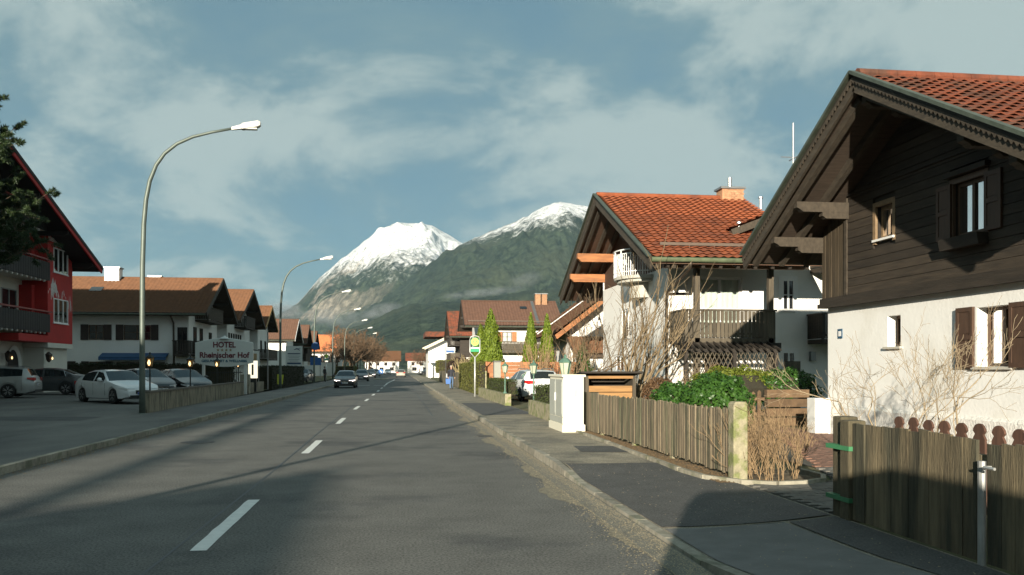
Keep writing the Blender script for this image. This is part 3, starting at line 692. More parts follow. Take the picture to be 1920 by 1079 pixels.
# windows
frame_brown = mat('frame_brown', (0.10, 0.058, 0.032), 0.55, var=0.25, scale=8, stretch=(3, 3, .5))
shutter_brown = mat('shutter_brown', (0.075, 0.042, 0.026), 0.6, var=0.25, scale=8, stretch=(3, 3, .5))
w = window(H1, M1, 16.4, 16.87, 2.10, 2.74, frame_brown, mull=0, recess=.2, cur=None, frame=.055, sill=mat('stone_sill', (.5, .48, .42), .8))
mb = MB(M1); mb.prism([(16.46, 2.17), (16.80, 2.17), (16.80, 2.68), (16.46, 2.68)], -.30, -.285, 'y'); mb.build('curtain', curtain, w)
w = window(H1, M1, 13.2, 14.06, 1.68, 2.72, frame_brown, mull=1, recess=.2, cur=curtain, frame=.06, sill=MATS['stone_sill'], shut='lr', sm=shutter_brown, shw=.46)
w = window(H1, M1u, 16.45, 17.08, 4.36, 5.04, mat('frame_light', (0.22, 0.15, 0.085), .6, var=.3, scale=8), mull=0, recess=.1, cur=curtain, frame=.07, sill=white_paint, surround=.10)
w = window(H1, M1u, 13.65, 14.5, 4.02, 4.98, frame_brown, mull=1, recess=.06, cur=curtain, frame=.06, shut='lr', sm=shutter_brown, shw=.42, surround=.1)
bx_ = MB(M1u); bx_.prism([(.04, 3.78), (.22, 3.78), (.26, 3.98), (.04, 3.98)], 13.55, 14.62, 'x'); bx_.build('flower_box', wood_dark, w)
MB(M1u).box(13.5, 14.65, .02, .14, 5.10, 5.19).build('window_hood', wood_dark, w)
mb = MB(M1); mb.box(18.72, 18.92, 0.0, .015, 2.34, 2.56); pl = mb.build('house_number_plate', mat('enamel_blue', (.03, .09, .16), .3, var=.05), H1)
mb = MB(M1); mb.box(18.76, 18.81, .0151, .019, 2.39, 2.51); mb.box(18.83, 18.88, .0151, .019, 2.39, 2.51); mb.build('digits', white_paint, pl)
# roof
XF1, XB1 = 8.6, 22.0
mb = MB()
for sg in (-1, 1): mb.prism([(YC1 + sg * 5.2, 4.45), (YC1, ZR1), (YC1, ZR1 - TH1), (YC1 + sg * 5.2, 4.45 - .17)], XF1, XB1, 'x')
roof1 = mb.build('roof', soffit, H1)
sl1 = math.hypot(5.2, 2.73)
tiled(roof1, (XF1 + .02, YC1 - 5.25, 4.45 - .02), (1, 0, 0), (0, 5.2, 2.73), 54, 23, 0.248, 0.2565, tile_old, 300, amp=.034)
rippled(roof1, (XB1, YC1 + 5.24, 4.45), (-1, 0, 0), (0, -5.2, 2.73), XB1 - XF1, sl1, tile_old)
for i in range(36): MB().tube([(XF1 + .02 + i * .38, YC1, ZR1 + .045), (XF1 + .02 + (i + 1) * .38, YC1, ZR1 + .06)], [.12, .105], 8).build('ridge_tile', tile_old, roof1)
for sg in (-1, 1):
    A_ = lambda dz, dx: (Vector((XF1 + dx, YC1 + sg * 5.28, 4.41 + dz)), Vector((XF1 + dx, YC1, ZR1 + dz)))
    a, b = A_(.085, -.09); MB().beam(a, b, .13, .06).build('verge_cap', copper, roof1)
    a, b = A_(.0, -.045); MB().beam(a, b, .05, .16).build('verge_board', wood_dark, roof1)
    a, b = A_(-.19, -.03); MB().beam(a, b, .06, .19).build('bargeboard', wood_trim, roof1)
    mbs = MB(); a, b = A_(-.075, -.078); k = 46
    for i in range(k):
        p, q = a.lerp(b, i / k), a.lerp(b, (i + 1) / k); mid = p.lerp(q, .5)
        mbs.add([p + Vector((0, 0, .05)), q + Vector((0, 0, .05)), q, mid + Vector((0, 0, -.055)), p, p + Vector((-.02, 0, .05)), q + Vector((-.02, 0, .05)), q + Vector((-.02, 0, 0)), mid + Vector((-.02, 0, -.055)), p + Vector((-.02, 0, 0))],
                [(0, 1, 2, 3, 4), (9, 8, 7, 6, 5), (4, 3, 8, 9), (3, 2, 7, 8)])
    mbs.build('scalloped_trim', wood_trim, roof1)
    MB().tube([(XF1 + .1, YC1 + sg * 5.3, 4.34), (XB1, YC1 + sg * 5.3, 4.34)], .075, 10).build('gutter', copper, roof1)
    for x in (8.78, 9.45, 10.1):
        MB().beam((x, YC1 + sg * 5.1, 4.45 - .17 - .02), (x, YC1 + sg * .1, ZR1 - TH1 - .13), .13, .16).build('rafter', wood_trim, roof1)
for y, zz in ((18.25, 5.13), (19.42, 4.52), (12.55, 5.13), (11.38, 4.52), (15.4, 6.6)):
    purlin(roof1, (X1 + .2, y, zz), -1.45, .17, .22, wood_trim); purlin(roof1, (X1 + .2, y, zz - .14), -.85, .16, .14, wood_trim)
# meter cabinet by the corner
mb = MB(); mb.box(9.62, 10.0, 19.05, 19.45, .1, .95); o = mb.build('meter_box', mat('plastic_white', (.76, .76, .72), .5, var=.04), None, bevel=.01)
tag(o, 'white slim utility meter box standing at the corner of the timber gabled house', 'meter box')

# ================================================================ orange-roofed house with balcony
H2 = thing('balcony_house', 'white house with bright orange tiled roof, timber balcony and curved attic balcony', 'house', (9.9, 36.1, 0.1))
YC2, ZR2, ZE2, HALF2, XF2, XB2, TH2 = 36.1, 9.0, 5.36, 8.05, 8.35, 15.0, .26
S2 = (ZR2 - ZE2) / HALF2
M2 = basis((0, 31.0, 0), (1, 0, 0), (0, -1, 0)); M2g = basis((9.9, 0, 0), (0, 1, 0), (-1, 0, 0))
def under2(y): return ZR2 - S2 * abs(y - YC2) - TH2
mb = MB(M2); hw2 = [(11.1, 12.77, 2.72, 5.06), (11.3, 12.5, .9, 2.1)]
holed_wall(mb, 9.9, 13.94, .05, under2(31), hw2, .25); mb.M = None
mb.quad((9.9, 41.3, .05), (9.9, 31, .05), (9.9, 31, 5.45), (9.9, 41.3, 5.45)); mb.quad((13.94, 41.3, .05), (9.9, 41.3, .05), (9.9, 41.3, 6.3), (13.94, 41.3, 6.3))
mb.add([(13.94, 31, .05), (13.94, 41.3, .05), (13.94, 41.3, under2(41.3)), (13.94, YC2, 8.7), (13.94, 31, under2(31))], [(0, 1, 2, 3, 4)])
mb.build('wall', render_white, H2)
MB().prism([(31.0, 5.45), (41.3, 5.45), (41.3, under2(41.3)), (YC2, under2(YC2)), (31.0, under2(31))], 9.96, 10.2, 'x').build('timber_gable', mat('gable_brown', (.075, .042, .026), .8, var=.3, scale=4, bump=.4, stretch=(.5, 1, 6)), H2)
mb = MB(); mb.box(11.0, 12.9, 31.5, 31.6, .5, 5.3); mb.build('room_dark_sheet', MATS['room_dark'], H2)  # dark-coloured sheet stands in for the unlit room
w = window(H2, M2, 11.1, 12.77, 2.72, 5.06, white_paint, mull=1, bars=1, recess=.12, cur=curtain, frame=.09, sill=None)
w = window(H2, M2, 11.3, 12.5, .9, 2.1, wood_brown, mull=1, recess=.12)
# gable face windows (street side)
for (a, b, c, d) in ((36.5, 37.6, 3.0, 4.3), (33.0, 34.0, 1.0, 2.2), (37.2, 38.6, 1.0, 2.2)): window(H2, M2g, a, b, c, d, white_paint, mull=1, sill=white_paint)
# roof
mb = MB()
for sg in (-1, 1): mb.prism([(YC2 + sg * HALF2, ZE2), (YC2, ZR2), (YC2, ZR2 - TH2), (YC2 + sg * HALF2, ZE2 - .2)], XF2, XB2, 'x')
roof2 = mb.build('roof', mat('soffit_brown', (.10, .055, .034), .8, var=.3, scale=5, bump=.4, stretch=(.4, 5, 5)), H2)
sl2 = math.hypot(HALF2, ZR2 - ZE2); nrow = int(sl2 / .36) + 1
tiled(roof2, (XF2 + .03, YC2 - HALF2 - .05, ZE2 - .0), (1, 0, 0), (0, HALF2, ZR2 - ZE2), 21, nrow, 0.31, sl2 / (nrow - .1), tile_red, 300, hide=lambda p: p[0] > 13.4 + (p[1] - 28) * .35)
rippled(roof2, (XB2, YC2 + HALF2 + .04, ZE2), (-1, 0, 0), (0, -HALF2, ZR2 - ZE2), XB2 - XF2, sl2, tile_red)
for i in range(17): MB().tube([(XF2 + .02 + i * .38, YC2, ZR2 + .05), (XF2 + .02 + (i + 1) * .38, YC2, ZR2 + .065)], [.125, .11], 8).build('ridge_tile', tile_red, roof2)
for sg in (-1, 1):
    def A2(dz, dx): return (Vector((XF2 + dx, YC2 + sg * (HALF2 + .08), ZE2 - .04 + dz)), Vector((XF2 + dx, YC2, ZR2 + dz)))
    a, b = A2(.09, -.08); MB().beam(a, b, .14, .06).build('verge_cap', copper, roof2)
    a, b = A2(-.04, -.03); MB().beam(a, b, .05, .2).build('verge_board', wood_trim, roof2)
    a, b = A2(-.26, -.015); MB().beam(a, b, .06, .22).build('bargeboard', wood_trim, roof2)
    mb = MB(); yg = YC2 + sg * (HALF2 + .1); mb.tube([(XF2, yg, ZE2 - .07), (XB2, yg, ZE2 - .07)], .085, 10); mb.build('gutter', mat('gutter_green', (.10, .125, .07), .55, var=.4, scale=3, metal=.2), roof2)
    for x in (8.6, 9.2, 9.75): MB().beam((x, YC2 + sg * (HALF2 - .1), ZE2 - .26), (x, YC2 + sg * .1, ZR2 - TH2 - .1), .13, .16).build('rafter', wood_trim, roof2)
mb = MB()
for i in range(3): mb.beam((8.9, 29.05 + .0, 5.95 + i * 0), (8.9, 29.05, 5.95), .01, .01) if False else None
MB().beam((8.95, 28.95, ZE2 + S2 * .9 + .2), (13.8, 28.95, ZE2 + S2 * .9 + .2), .035, .10).build('snow_guard', mat('guard_metal', (.10, .07, .05), .6), roof2)
for i in range(6): MB().beam((9.1 + i * .9, 28.95, ZE2 + S2 * .9 + .04), (9.1 + i * .9, 28.95, ZE2 + S2 * .9 + .24), .03, .03).build('guard_hook', MATS['guard_metal'], roof2)
for i in range(9): MB().beam((9.0 + i * .62, 28.2, ZE2 - .24), (9.0 + i * .62, 31.0, ZE2 - .24 + 2.8 * S2), .11, .14).build('rafter', wood_dark, roof2)
for y, zz in ((39.6, 6.62), (41.3, 5.85)): purlin(roof2, (10.0, y, zz), -1.75, .26, .38, wood_orange)
for y, zz in ((32.6, 6.62), (31.1, 5.85), (36.1, 8.2)): purlin(roof2, (10.0, y, zz), -1.5, .24, .34, wood_trim)
chim = chimney(roof2, (14.3, 36.1), .95, .7, 8.7, 9.4, brick_yellow)
mb = MB(); mb.tube([(14.3, 36.1, 9.45), (14.3, 36.1, 9.95)], .09, 8); mb.build('flue', metal_grey, chim)
for r in range(5):
    for side_ in range(5):
        x = 13.82 + side_ * .2 + (.1 if r % 2 else 0)
        if x + .18 > 14.82: continue
        MB().box(x, x + .185, 35.738, 35.76, 8.98 + r * .09, 8.98 + r * .09 + .078).build('brick', brick_yellow, chim)
for x, y, zz in ((15.1, 34.7, 8.35), (12.6, 30.9, 6.6)):
    mb = MB(); mb.tube([(x, y, zz), (x, y, zz + .45)], .06, 8); mb.lathe([(.1, 0), (.1, .06), (.02, .1)], (x, y, zz + .45), 8); mb.build('vent_pipe', metal_grey, roof2)
# eave beam, posts, balcony, downpipe
MB().beam((9.2, 29.4, 5.28), (14.4, 29.4, 5.28), .2, .2).build('eave_beam', mat('beam_brown', (.22, .11, .055), .65, var=.35, scale=4, stretch=(.4, 3, 3)), H2)
for x in (10.42, 13.15): MB().box(x - .09, x + .09, 29.3, 29.5, .1, 5.18).build('post', wood_grey, H2)
balcony(H2, M2, 9.95, 13.3, 2.72, 1.7, wood_grey, rail=1.02, pitch=.145, slatw=.125)
MB(M2).box(9.8, 13.5, 1.25, 1.75, 2.30, 2.555).build('balcony_beam', wood_dark, H2)
mb = MB(); mb.tube([(9.75, 28.0, 5.25), (9.75, 28.2, 5.0), (9.78, 30.75, 4.45), (9.8, 30.9, 4.25), (9.8, 30.9, .1)], .055, 8); mb.tube([(9.8, 30.9, 4.4), (10.5, 30.95, 4.42)], .04, 6); mb.build('downpipe', pipe_brown, H2, smooth=True)
# curved attic balcony on the street gable
mb = MB(); n = 20; cy, r0 = 34.3, 1.45
arc = [(9.96 - math.sin(math.pi * i / n) * r0 * .85, cy - math.cos(math.pi * i / n) * r0) for i in range(n + 1)]
for zt, zb_, sc in ((5.34, 5.22, 1.0), (5.22, 5.10, .90), (5.10, 4.5, .50)):
    sc2 = .5 if zb_ < 4.6 else sc
    T = [(9.96 + (x - 9.96) * sc, cy + (y - cy) * sc, zt) for x, y in arc]; Bt = [(9.96 + (x - 9.96) * sc2, cy + (y - cy) * sc2, zb_) for x, y in arc]
    k = n + 1; mb.add(T + Bt, [tuple(range(k)), tuple(range(k, 2 * k))[::-1]] + [(i, k + i, k + i + 1, i + 1) for i in range(n)])
ab = mb.build('attic_balcony', mat('balcony_stone', (.42, .41, .36), .9, var=.15, scale=4), H2)
mb = MB()
for zz, rr in ((5.50, .022), (6.22, .022), (6.38, .03)): mb.tube([(x, y, zz) for x, y in arc], rr, 6)
mb.build('railing', white_paint, ab, smooth=True)
for i in range(1, 2 * n):
    t = i / (2 * n); x, y = 9.96 - math.sin(math.pi * t) * r0 * .85, cy - math.cos(math.pi * t) * r0
    MB().beam((x, y, 5.34), (x, y, 6.22 if i % 5 else 6.38), .02 if i % 5 else .04, .02 if i % 5 else .04).build('baluster', white_paint, ab)
# pergola trellis before the ground floor
PG = thing('pergola', 'dark timber pergola with lattice panels and slatted lean-to top below the balcony', 'pergola', (11.2, 29.3, .1))
for x in (9.75, 11.5, 13.0): MB().box(x - .06, x + .06, 28.55, 28.67, .1, 2.2).build('post', wood_dark, PG)
MB().box(9.6, 13.15, 28.56, 28.66, 2.2, 2.32).build('beam', wood_dark, PG)
for i in range(15): MB().beam((9.5 + i * .25, 28.2, 2.28), (9.5 + i * .25, 29.5, 2.62), .05, .07).build('slat', wood_dark, PG)
for (a, b) in ((9.82, 11.43), (11.57, 12.93)):
    MB().box(a, b, 28.58, 28.63, 1.0, 1.06).build('rail', wood_dark, PG)
    k = int((b - a) / .16)
    for sg in (-1, 1):
        for i in range(-6, k + 6):
            x0 = a + i * .16; x1 = x0 + sg * .55; z0, z1 = 1.06, 2.2
            t0, t1 = 0.0, 1.0
            lo, hi = min(x0, x1), max(x0, x1)
            if x1 != x0:
                ta, tb = (a - x0) / (x1 - x0), (b - x0) / (x1 - x0); t0, t1 = max(0, min(ta, tb)), min(1, max(ta, tb))
            if t1 - t0 < .05: continue
            MB().beam((x0 + (x1 - x0) * t0, 28.6 + sg * .008, z0 + (z1 - z0) * t0), (x0 + (x1 - x0) * t1, 28.6 + sg * .008, z0 + (z1 - z0) * t1), .028, .012, up=(0, 1, 0)).build('lath', wood_grey, PG)
dr = MB().box(13.45, 14.05, 28.9, 28.95, .1, 1.9).build('garden_door', wood_grey, None)
tag(dr, 'plain grey board garden door standing beside the pergola', 'door')
# rear wing of the orange-roofed house
W2 = thing('rear_wing_house', 'white rendered house in shade behind the timber gabled house, narrow windows', 'house', (17, 37, .1))
mb = MB(); mb.box(13.95, 24, 31.9, 44, .05, 7.3); mb.build('wall', render_white, W2)
Mw = basis((0, 31.9, 0), (1, 0, 0), (0, -1, 0))
for (a, b, c, d) in ((14.74, 15.24, 3.9, 5.1), (14.74, 15.28, 1.0, 2.3)): window(W2, Mw, a, b, c, d, white_paint, mull=1, bars=1, surround=.14, sill=white_paint)
balcony(W2, Mw, 15.8, 19.5, 2.75, 1.2, wood_dark, each=False)
balcony(W2, Mw, 15.9, 19.5, 5.5, 1.2, wood_trim, each=False)
mb = MB(); mb.prism([(12.2, 6.76), (18.5, 9.2), (18.5, 8.95), (12.2, 6.51)], 30.6, 45, 'y'); mb.prism([(24.8, 6.8), (18.5, 9.2), (18.5, 8.95), (24.8, 6.55)], 30.6, 45, 'y'); r_ = mb.build('roof', MATS['soffit_brown'], W2)
rippled(r_, (12.15, 45, 6.76), (0, -1, 0), (6.3, 0, 2.44), 14.4, 6.75, tile_red)
MB().beam((12.2, 30.58, 6.66), (18.5, 30.58, 9.1), .05, .25).build('bargeboard', wood_trim, r_)
wl = MB().box(15.85, 16.05, 31.7, 31.89, 1.95, 2.3).build('wall_lamp', metal_grey, W2)
an = thing('roof_antenna', 'thin metal antenna mast with short cross bar above the roofs', 'antenna', (16.5, 34.6, 8.3))
mb = MB(); mb.tube([(16.5, 34.6, 8.3), (16.5, 34.6, 12.0)], .035, 6); mb.build('mast', metal_grey, an)
MB().beam((15.95, 34.6, 10.55), (17.05, 34.6, 10.55), .03, .03).build('cross_bar', metal_grey, an); MB().beam((16.5, 34.2, 10.5), (16.5, 35.0, 10.5), .03, .03).build('cross_bar', metal_grey, an)
# ================================================================ right side, further houses
# low house with its roof slope to the street, gable toward us
R2 = thing('low_roof_house', 'low house with weathered brown roof sloping to the street behind the bare shrub', 'house', (13.5, 57, .1))
MB().prism([(10.6, .05), (17.5, .05), (17.5, 4.2), (14, 6.85), (10.6, 4.2)], 53.2, 62, 'y').build('wall', render_white, R2)
mb = MB(); mb.prism([(9.5, 3.7), (14, 7.15), (14, 6.9), (9.5, 3.45)], 52.0, 63, 'y'); mb.prism([(18.5, 3.7), (14, 7.15), (14, 6.9), (18.5, 3.45)], 52.0, 63, 'y'); r_ = mb.build('roof', soffit, R2)
rippled(r_, (9.45, 63, 3.7), (0, -1, 0), (4.5, 0, 3.45), 11, 5.68, tile_tan); rippled(r_, (18.55, 52, 3.7), (0, 1, 0), (-4.5, 0, 3.45), 11, 5.68, tile_tan)
for sx in (9.5, 18.5): MB().beam((sx, 51.97, 3.55), (14, 51.97, 7.0), .06, .28).build('bargeboard', wood_orange, r_)
MB().beam((9.4, 58.5, 4.0), (14, 58.5, 7.32), .16, .05).build('flashing', white_paint, r_)
mb = MB(); mb.prism([(50.6, 2.45), (53.2, 3.6), (53.2, 3.45), (50.6, 2.3)], 10.4, 16.5, 'x'); lt = mb.build('porch_roof', soffit, R2)
rippled(lt, (10.4, 50.55, 2.47), (1, 0, 0), (0, 2.6, 1.15), 6.1, 2.84, tile_tan)
MB().box(10.8, 16.2, 51.0, 53.2, .05, 2.4).build('porch_wall', render_white, R2)

def side_windows(root, g, lst, fm, sm=None, shw_=None, **k):
    for (x0, x1, z0, z1, sh) in lst: window(root, g['S'], x0, x1, z0, z1, fm, mull=1, bars=1, shut='lr' if sh else None, sm=sm, sill=None, shw=shw_ or (x1 - x0) * .5, **k)
def gable_windows(root, g, lst, fm, sm=None, **k):
    for (y0, y1, z0, z1, sh) in lst: window(root, g['M'], y0, y1, z0, z1, fm, mull=1, shut='lr' if sh else None, sm=sm, shw=(y1 - y0) * .5, **k)
R3, g = chalet('brown_roof_house', 'white house with dark brown tiled roof, orange shutters and carved balcony behind the thujas', 1, 6.5, 8.0, 15.6, 91, 4.9, 8.7, 5.9, 1.2, tile_dark, zsplit=3.0)
shut_or = mat('shutter_orange', (0.34, 0.14, 0.05), .6, var=.2)
side_windows(R3, g, [(10.45, 11.4, 4.35, 5.35, True), (12.9, 13.7, 4.35, 5.35, False)], frame_brown, shut_or, cur=curtain)
balcony(R3, g['S'], 9.9, 14.6, 3.35, 1.1, wood_grey, each=False)
gable_windows(R3, g, [(-2.6, -2.0, 3.9, 5.2, False), (-1.4, -.8, 3.9, 5.2, False), (.4, 1.0, 3.9, 5.2, False)], frame_brown)
mb = MB(); mb.tube([(8.6, 85.9, 5.75), (8.6, 87.0, 5.2), (8.6, 87.1, .1)], .06, 6); mb.build('downpipe', pipe_brown, R3)
for x in (14.6, 15.3): chimney(g['roof'], (x, 90.6), .55, .6, 7.8, 9.5, brick_yellow)
MB().beam((6.9, 86.6, 6.42), (15.3, 86.6, 6.42), .03, .1).build('snow_guard', MATS['guard_metal'], g['roof'])
mb = MB(); nrm = Vector((0, -.496, .868)); c = Vector((12.9, 89.3, 7.78)); mb.beam(c + nrm * .1, c + nrm * .101 + Vector((0, .45, .257)), .7, .06, up=nrm); mb.build('skylight', glass_dark, g['roof'])
MB().beam((14.0, 86.4, 6.2), (14.0, 90.9, 8.78), .3, .05, up=(0, -.5, .87)).build('roof_ladder', metal_grey, g['roof'])
R4, g = chalet('red_roof_house', 'house with steep red roof and dark timber balcony behind the brown roofed house', 1, 6.2, 7.6, 18, 113, 6.0, 9.0, 5.6, 1.2, tile_old, zsplit=3.0, upper=wood_dark)
balcony(R4, g['M'], -4.2, 2.5, 4.6, 1.2, wood_dark, each=False); balcony(R4, g['M'], -4.2, 4.2, 2.6, 1.2, wood_grey, each=False)
R5 = thing('white_gable_house', 'bright white house with pale rafters and flat brown roof behind by the junction', 'house', (8, 150, .1))
MB().prism([(4.9, .05), (16, .05), (16, 7.5), (10.4, 7.9), (4.9, 5.3)], 146, 158, 'y').build('wall', render_white, R5)
mb = MB(); mb.prism([(3.9, 5.0), (10.4, 8.15), (10.4, 7.95), (3.9, 4.8)], 144.6, 159, 'y'); mb.prism([(17, 5.0), (10.4, 8.15), (10.4, 7.95), (17, 4.8)], 144.6, 159, 'y'); r_ = mb.build('roof', wood_trim, R5)
for d in (0, .35): MB().beam((3.9 + d, 144.5, 4.95 - d * .3), (10.4, 144.5, 8.05 - d * .6), .06, .2).build('rafter_board', mat('cream_paint', (.66, .60, .44), .6), r_)
MB().box(4.6, 12, 152, 165, 7.2, 8.1).build('flat_roof', tile_old, R5)
window(R5, basis((0, 146, 0), (1, 0, 0), (0, -1, 0)), 9.0, 11.4, 3.4, 4.5, frame_brown, mull=2, cur=curtain)
cp = thing('carport', 'flat white carport canopy before the white gabled house', 'carport', (7, 140, .1))
MB().box(4.6, 12.0, 136, 144, 2.75, 3.0).build('canopy', white_paint, cp)
for x, y in ((4.9, 136.3), (11.6, 136.3), (4.9, 143.6), (11.6, 143.6)): MB().box(x - .08, x + .08, y - .08, y + .08, .1, 2.75).build('post', white_paint, cp)
# ================================================================ left side: row of gabled houses
L2, g = chalet('long_roof_house', 'long white house with brown shutters, blue awning and brown tiled roof beside the hotel', -1, -14.0, -15.5, -44, 71.85, 6.15, 8.75, 5.65, 1.15, tile_tan, trim=wood_trim, zsplit=3.0)
sh_d = mat('shutter_dark', (.035, .022, .017), .65, var=.2)
side_windows(L2, g, [(-22.55, -21.5, 3.75, 4.85, True), (-20.1, -18.2, 3.75, 4.85, True), (-27.0, -25.9, 3.75, 4.85, True)], frame_brown, sh_d, shw_=.52)
side_windows(L2, g, [(-25.2, -24.0, 1.0, 2.15, True), (-22.5, -21.4, 1.0, 2.15, True), (-20.6, -17.2, .8, 2.1, False)], frame_brown, sh_d, shw_=.52)
aw = MB(g['S']); aw.prism([(0.02, 2.78), (.9, 2.48), (.9, 2.44), (0.02, 2.74)], -21.6, -16.9, 'x')
k = 34
for i in range(k): u = -21.6 + 4.7 * i / k; aw.add([(u, .9, 2.46), (u + 4.7 / k, .9, 2.46), (u + 4.7 / k, .9, 2.28), (u + 2.35 / k, .9, 2.22), (u, .9, 2.28)], [(0, 1, 2, 3, 4)])
aw.build('awning', mat('awning_blue', (.03, .09, .20), .8, var=.1), L2)
mb = MB(); mb.tube([(-16.55, 65.75, 5.55), (-16.55, 66.7, 5.0), (-16.55, 66.85, .1)], .07, 6); mb.build('downpipe', pipe_brown, L2)
balcony(L2, g['S'], -16.4, -15.3, 2.7, 1.0, wood_dark, each=False); window(L2, g['S'], -16.3, -15.6, 2.75, 4.7, wood_dark, mull=1)
balcony(L2, g['M'], -4.6, 4.4, 2.7, 1.2, wood_dark, each=False); balcony(L2, g['M'], -3.0, 2.6, 5.4, 1.0, wood_trim, each=False)
gable_windows(L2, g, [(-3.6, -2.6, 2.75, 4.8, False), (-1.5, -.5, 2.75, 4.8, False), (1.8, 2.8, 3.2, 4.6, False), (-3.8, -2.4, .9, 2.2, False)], wood_dark)
chimney(g['roof'], (-22.3, 71.6), 1.1, .9, 8.3, 9.5, render_white); chimney(g['roof'], (-19.3, 72.2), .9, .5, 8.3, 8.95, metal_grey)
mb = MB(); mb.beam((-22.9, 69.2, 7.52), (-22.9, 69.9, 7.88), .9, .07, up=(0, -.45, .89)); mb.build('skylight', glass_dark, g['roof'])
L3, g = chalet('tan_roof_house', 'white gabled house with sunlit tan tiled roof and tall narrow windows beyond the hotel sign', -1, -14.0, -15.4, -34, 86.7, 7.2, 9.2, 5.9, 1.2, tile_tan, zsplit=3.0)
gable_windows(L3, g, [(-5.4 + i * 1.15, -4.8 + i * 1.15, 3.3, 4.9, False) for i in range(6)], wood_dark)
balcony(L3, g['M'], -5.4, 5.0, 2.5, 1.2, wood_dark, each=False); balcony(L3, g['M'], -2.4, 2.6, 5.6, 1.1, wood_dark, each=False)
L4, g = chalet('small_gable_house', 'small white gabled house with pale verge boards between two larger roofs', -1, -14.0, -15.0, -30, 99, 4.7, 8.5, 6.0, 1.0, tile_tan, zsplit=3.0, barge=mat('verge_ochre', (.36, .22, .08), .6))
gable_windows(L4, g, [(-2, -1, 3.4, 4.7, False), (1, 2, 3.4, 4.7, False)], wood_dark)
balcony(L4, g['M'], -3.4, 3.4, 2.7, 1.1, wood_trim, each=False)
L5, g = chalet('shop_house', 'house with plain brown roof and white eaves above a shop front with arched window', -1, -14.0, -15.3, -27, 125.2, 5.0, 8.5, 5.5, 1.0, tile_brown, zsplit=3.0, barge=white_paint)
window(L5, g['S'], -20, -17.6, .8, 4.6, render_white, mull=2); window(L5, g['S'], -24, -22, .8, 4.6, render_white, mull=1)
gable_windows(L5, g, [(-3, -1.6, 3.4, 4.7, False), (1.2, 2.6, 3.4, 4.7, False)], wood_dark)
L6, g = chalet('brown_gable_house', 'narrow brown roofed gabled house next beyond the shop house', -1, -14.0, -15.3, -26, 139.8, 4.6, 8.4, 5.4, 1.0, tile_brown, zsplit=3.0, upper=wood_dark)
balcony(L6, g['M'], -3.4, 3.4, 2.9, 1.1, wood_dark, each=False)
L7, g = chalet('far_gable_house', 'far brown gabled house before the orange roof', -1, -14.2, -15.5, -26, 155, 4.8, 8.1, 5.2, 1.0, tile_brown, zsplit=3.0, upper=wood_dark)
balcony(L7, g['M'], -3.4, 3.4, 2.9, 1.1, wood_dark, each=False)
L8, g = chalet('orange_roof_house', 'white house with broad plain orange roof standing beyond the left row of gables', -1, -10.9, -12.2, -40, 186, 6.6, 8.6, 5.0, 1.0, mat('tile_orange', (.46, .15, .055), .8, var=.2, scale=2), zsplit=3.0)
side_windows(L8, g, [(-17.4 + i * 1.5, -16.5 + i * 1.5, 2.9, 4.2, False) for i in range(4)], frame_brown)
# far houses closing the street
for i, (x, y, w_, d_, zr_, rm, lb) in enumerate(((-6, 318, 12, 10, 8.0, tile_tan, 'distant white house at the end of the street with tan roof'), (9, 300, 12, 10, 7.0, tile_old, 'distant low white house right of the street end with reddish roof'), (24, 262, 14, 10, 7.5, tile_brown, 'distant white house beyond the junction with brown roof'), (-24, 262, 14, 12, 8.5, tile_brown, 'distant white house behind the bare street trees'))):
    h = thing('distant_house', lb, 'house', (x, y, .1), 0, 'distant houses')
    MB().prism([(y - d_/2, .05), (y + d_/2, .05), (y + d_/2, 4.6), (y, zr_ - .2), (y - d_/2, 4.6)], x - w_/2, x + w_/2, 'x').build('wall', render_white, h)
    mb = MB(); s_ = (zr_ - 4.4) / (d_/2 + .8)
    for sg in (-1, 1): mb.prism([(y + sg * (d_/2 + .8), 4.4), (y, zr_), (y, zr_ - .2), (y + sg * (d_/2 + .8), 4.2)], x - w_/2 - .8, x + w_/2 + .8, 'x')
    mb.build('roof', rm, h); Mh = basis((0, y - d_/2, 0), (1, 0, 0), (0, -1, 0))
    for k in range(4): window(h, Mh, x - w_/2 + 1.2 + k * 2.8, x - w_/2 + 2.3 + k * 2.8, 2.6, 3.8, frame_brown, mull=1)
    for k in range(3): window(h, Mh, x - w_/2 + 1.5 + k * 3.6, x - w_/2 + 3.0 + k * 3.6, .8, 2.0, frame_brown, mull=1)
# ================================================================ the hotel (red bay, dark balconies)
HT = thing('hotel_building', 'white hotel with red painted corner bay, dark plank balconies and dark red-edged roof', 'hotel', (-20.2, 45, .25))
red = mat('hotel_red', (.40, .024, .020), .8, var=.14, scale=1.5, bump=.2, bscale=30)
XH, YH0, YH1, YHC, ZHR = -20.2, 32.0, 57.0, 45.0, 12.7
SH = .345; MH = basis((-21.6, 0, 0), (0, 1, 0), (1, 0, 0)); MHb = basis((XH, 0, 0), (0, 1, 0), (1, 0, 0))
def underH(y): return ZHR - SH * abs(y - YHC) - .3
MB().prism([(YH0, 0), (YH1, 0), (YH1, underH(YH1)), (YHC, underH(YHC)), (YH0, underH(YH0))], -42, -21.6, 'x').build('wall', mat('hotel_white', (.62, .60, .53), .9, var=.08, scale=1, bump=.2), HT)
MB().box(-21.6, -20.5, 53.4, YH1 - .02, 0, 2.85).build('porch', MATS['hotel_white'], HT)
bay = MB().prism([(53.2, 3.15), (YH1 + .02, 3.15), (YH1 + .02, underH(YH1) - .02), (53.2, underH(53.2) - .02)], -21.6, XH, 'x').build('red_bay', red, HT)
MB().box(-21.6, XH + .05, 49.2, 53.19, 3.15, 3.55).build('red_fascia', red, HT)
MB().box(-21.55, XH + .02, 53.15, YH1 + .05, 2.86, 3.14).build('bay_foot', MATS['hotel_white'], HT)
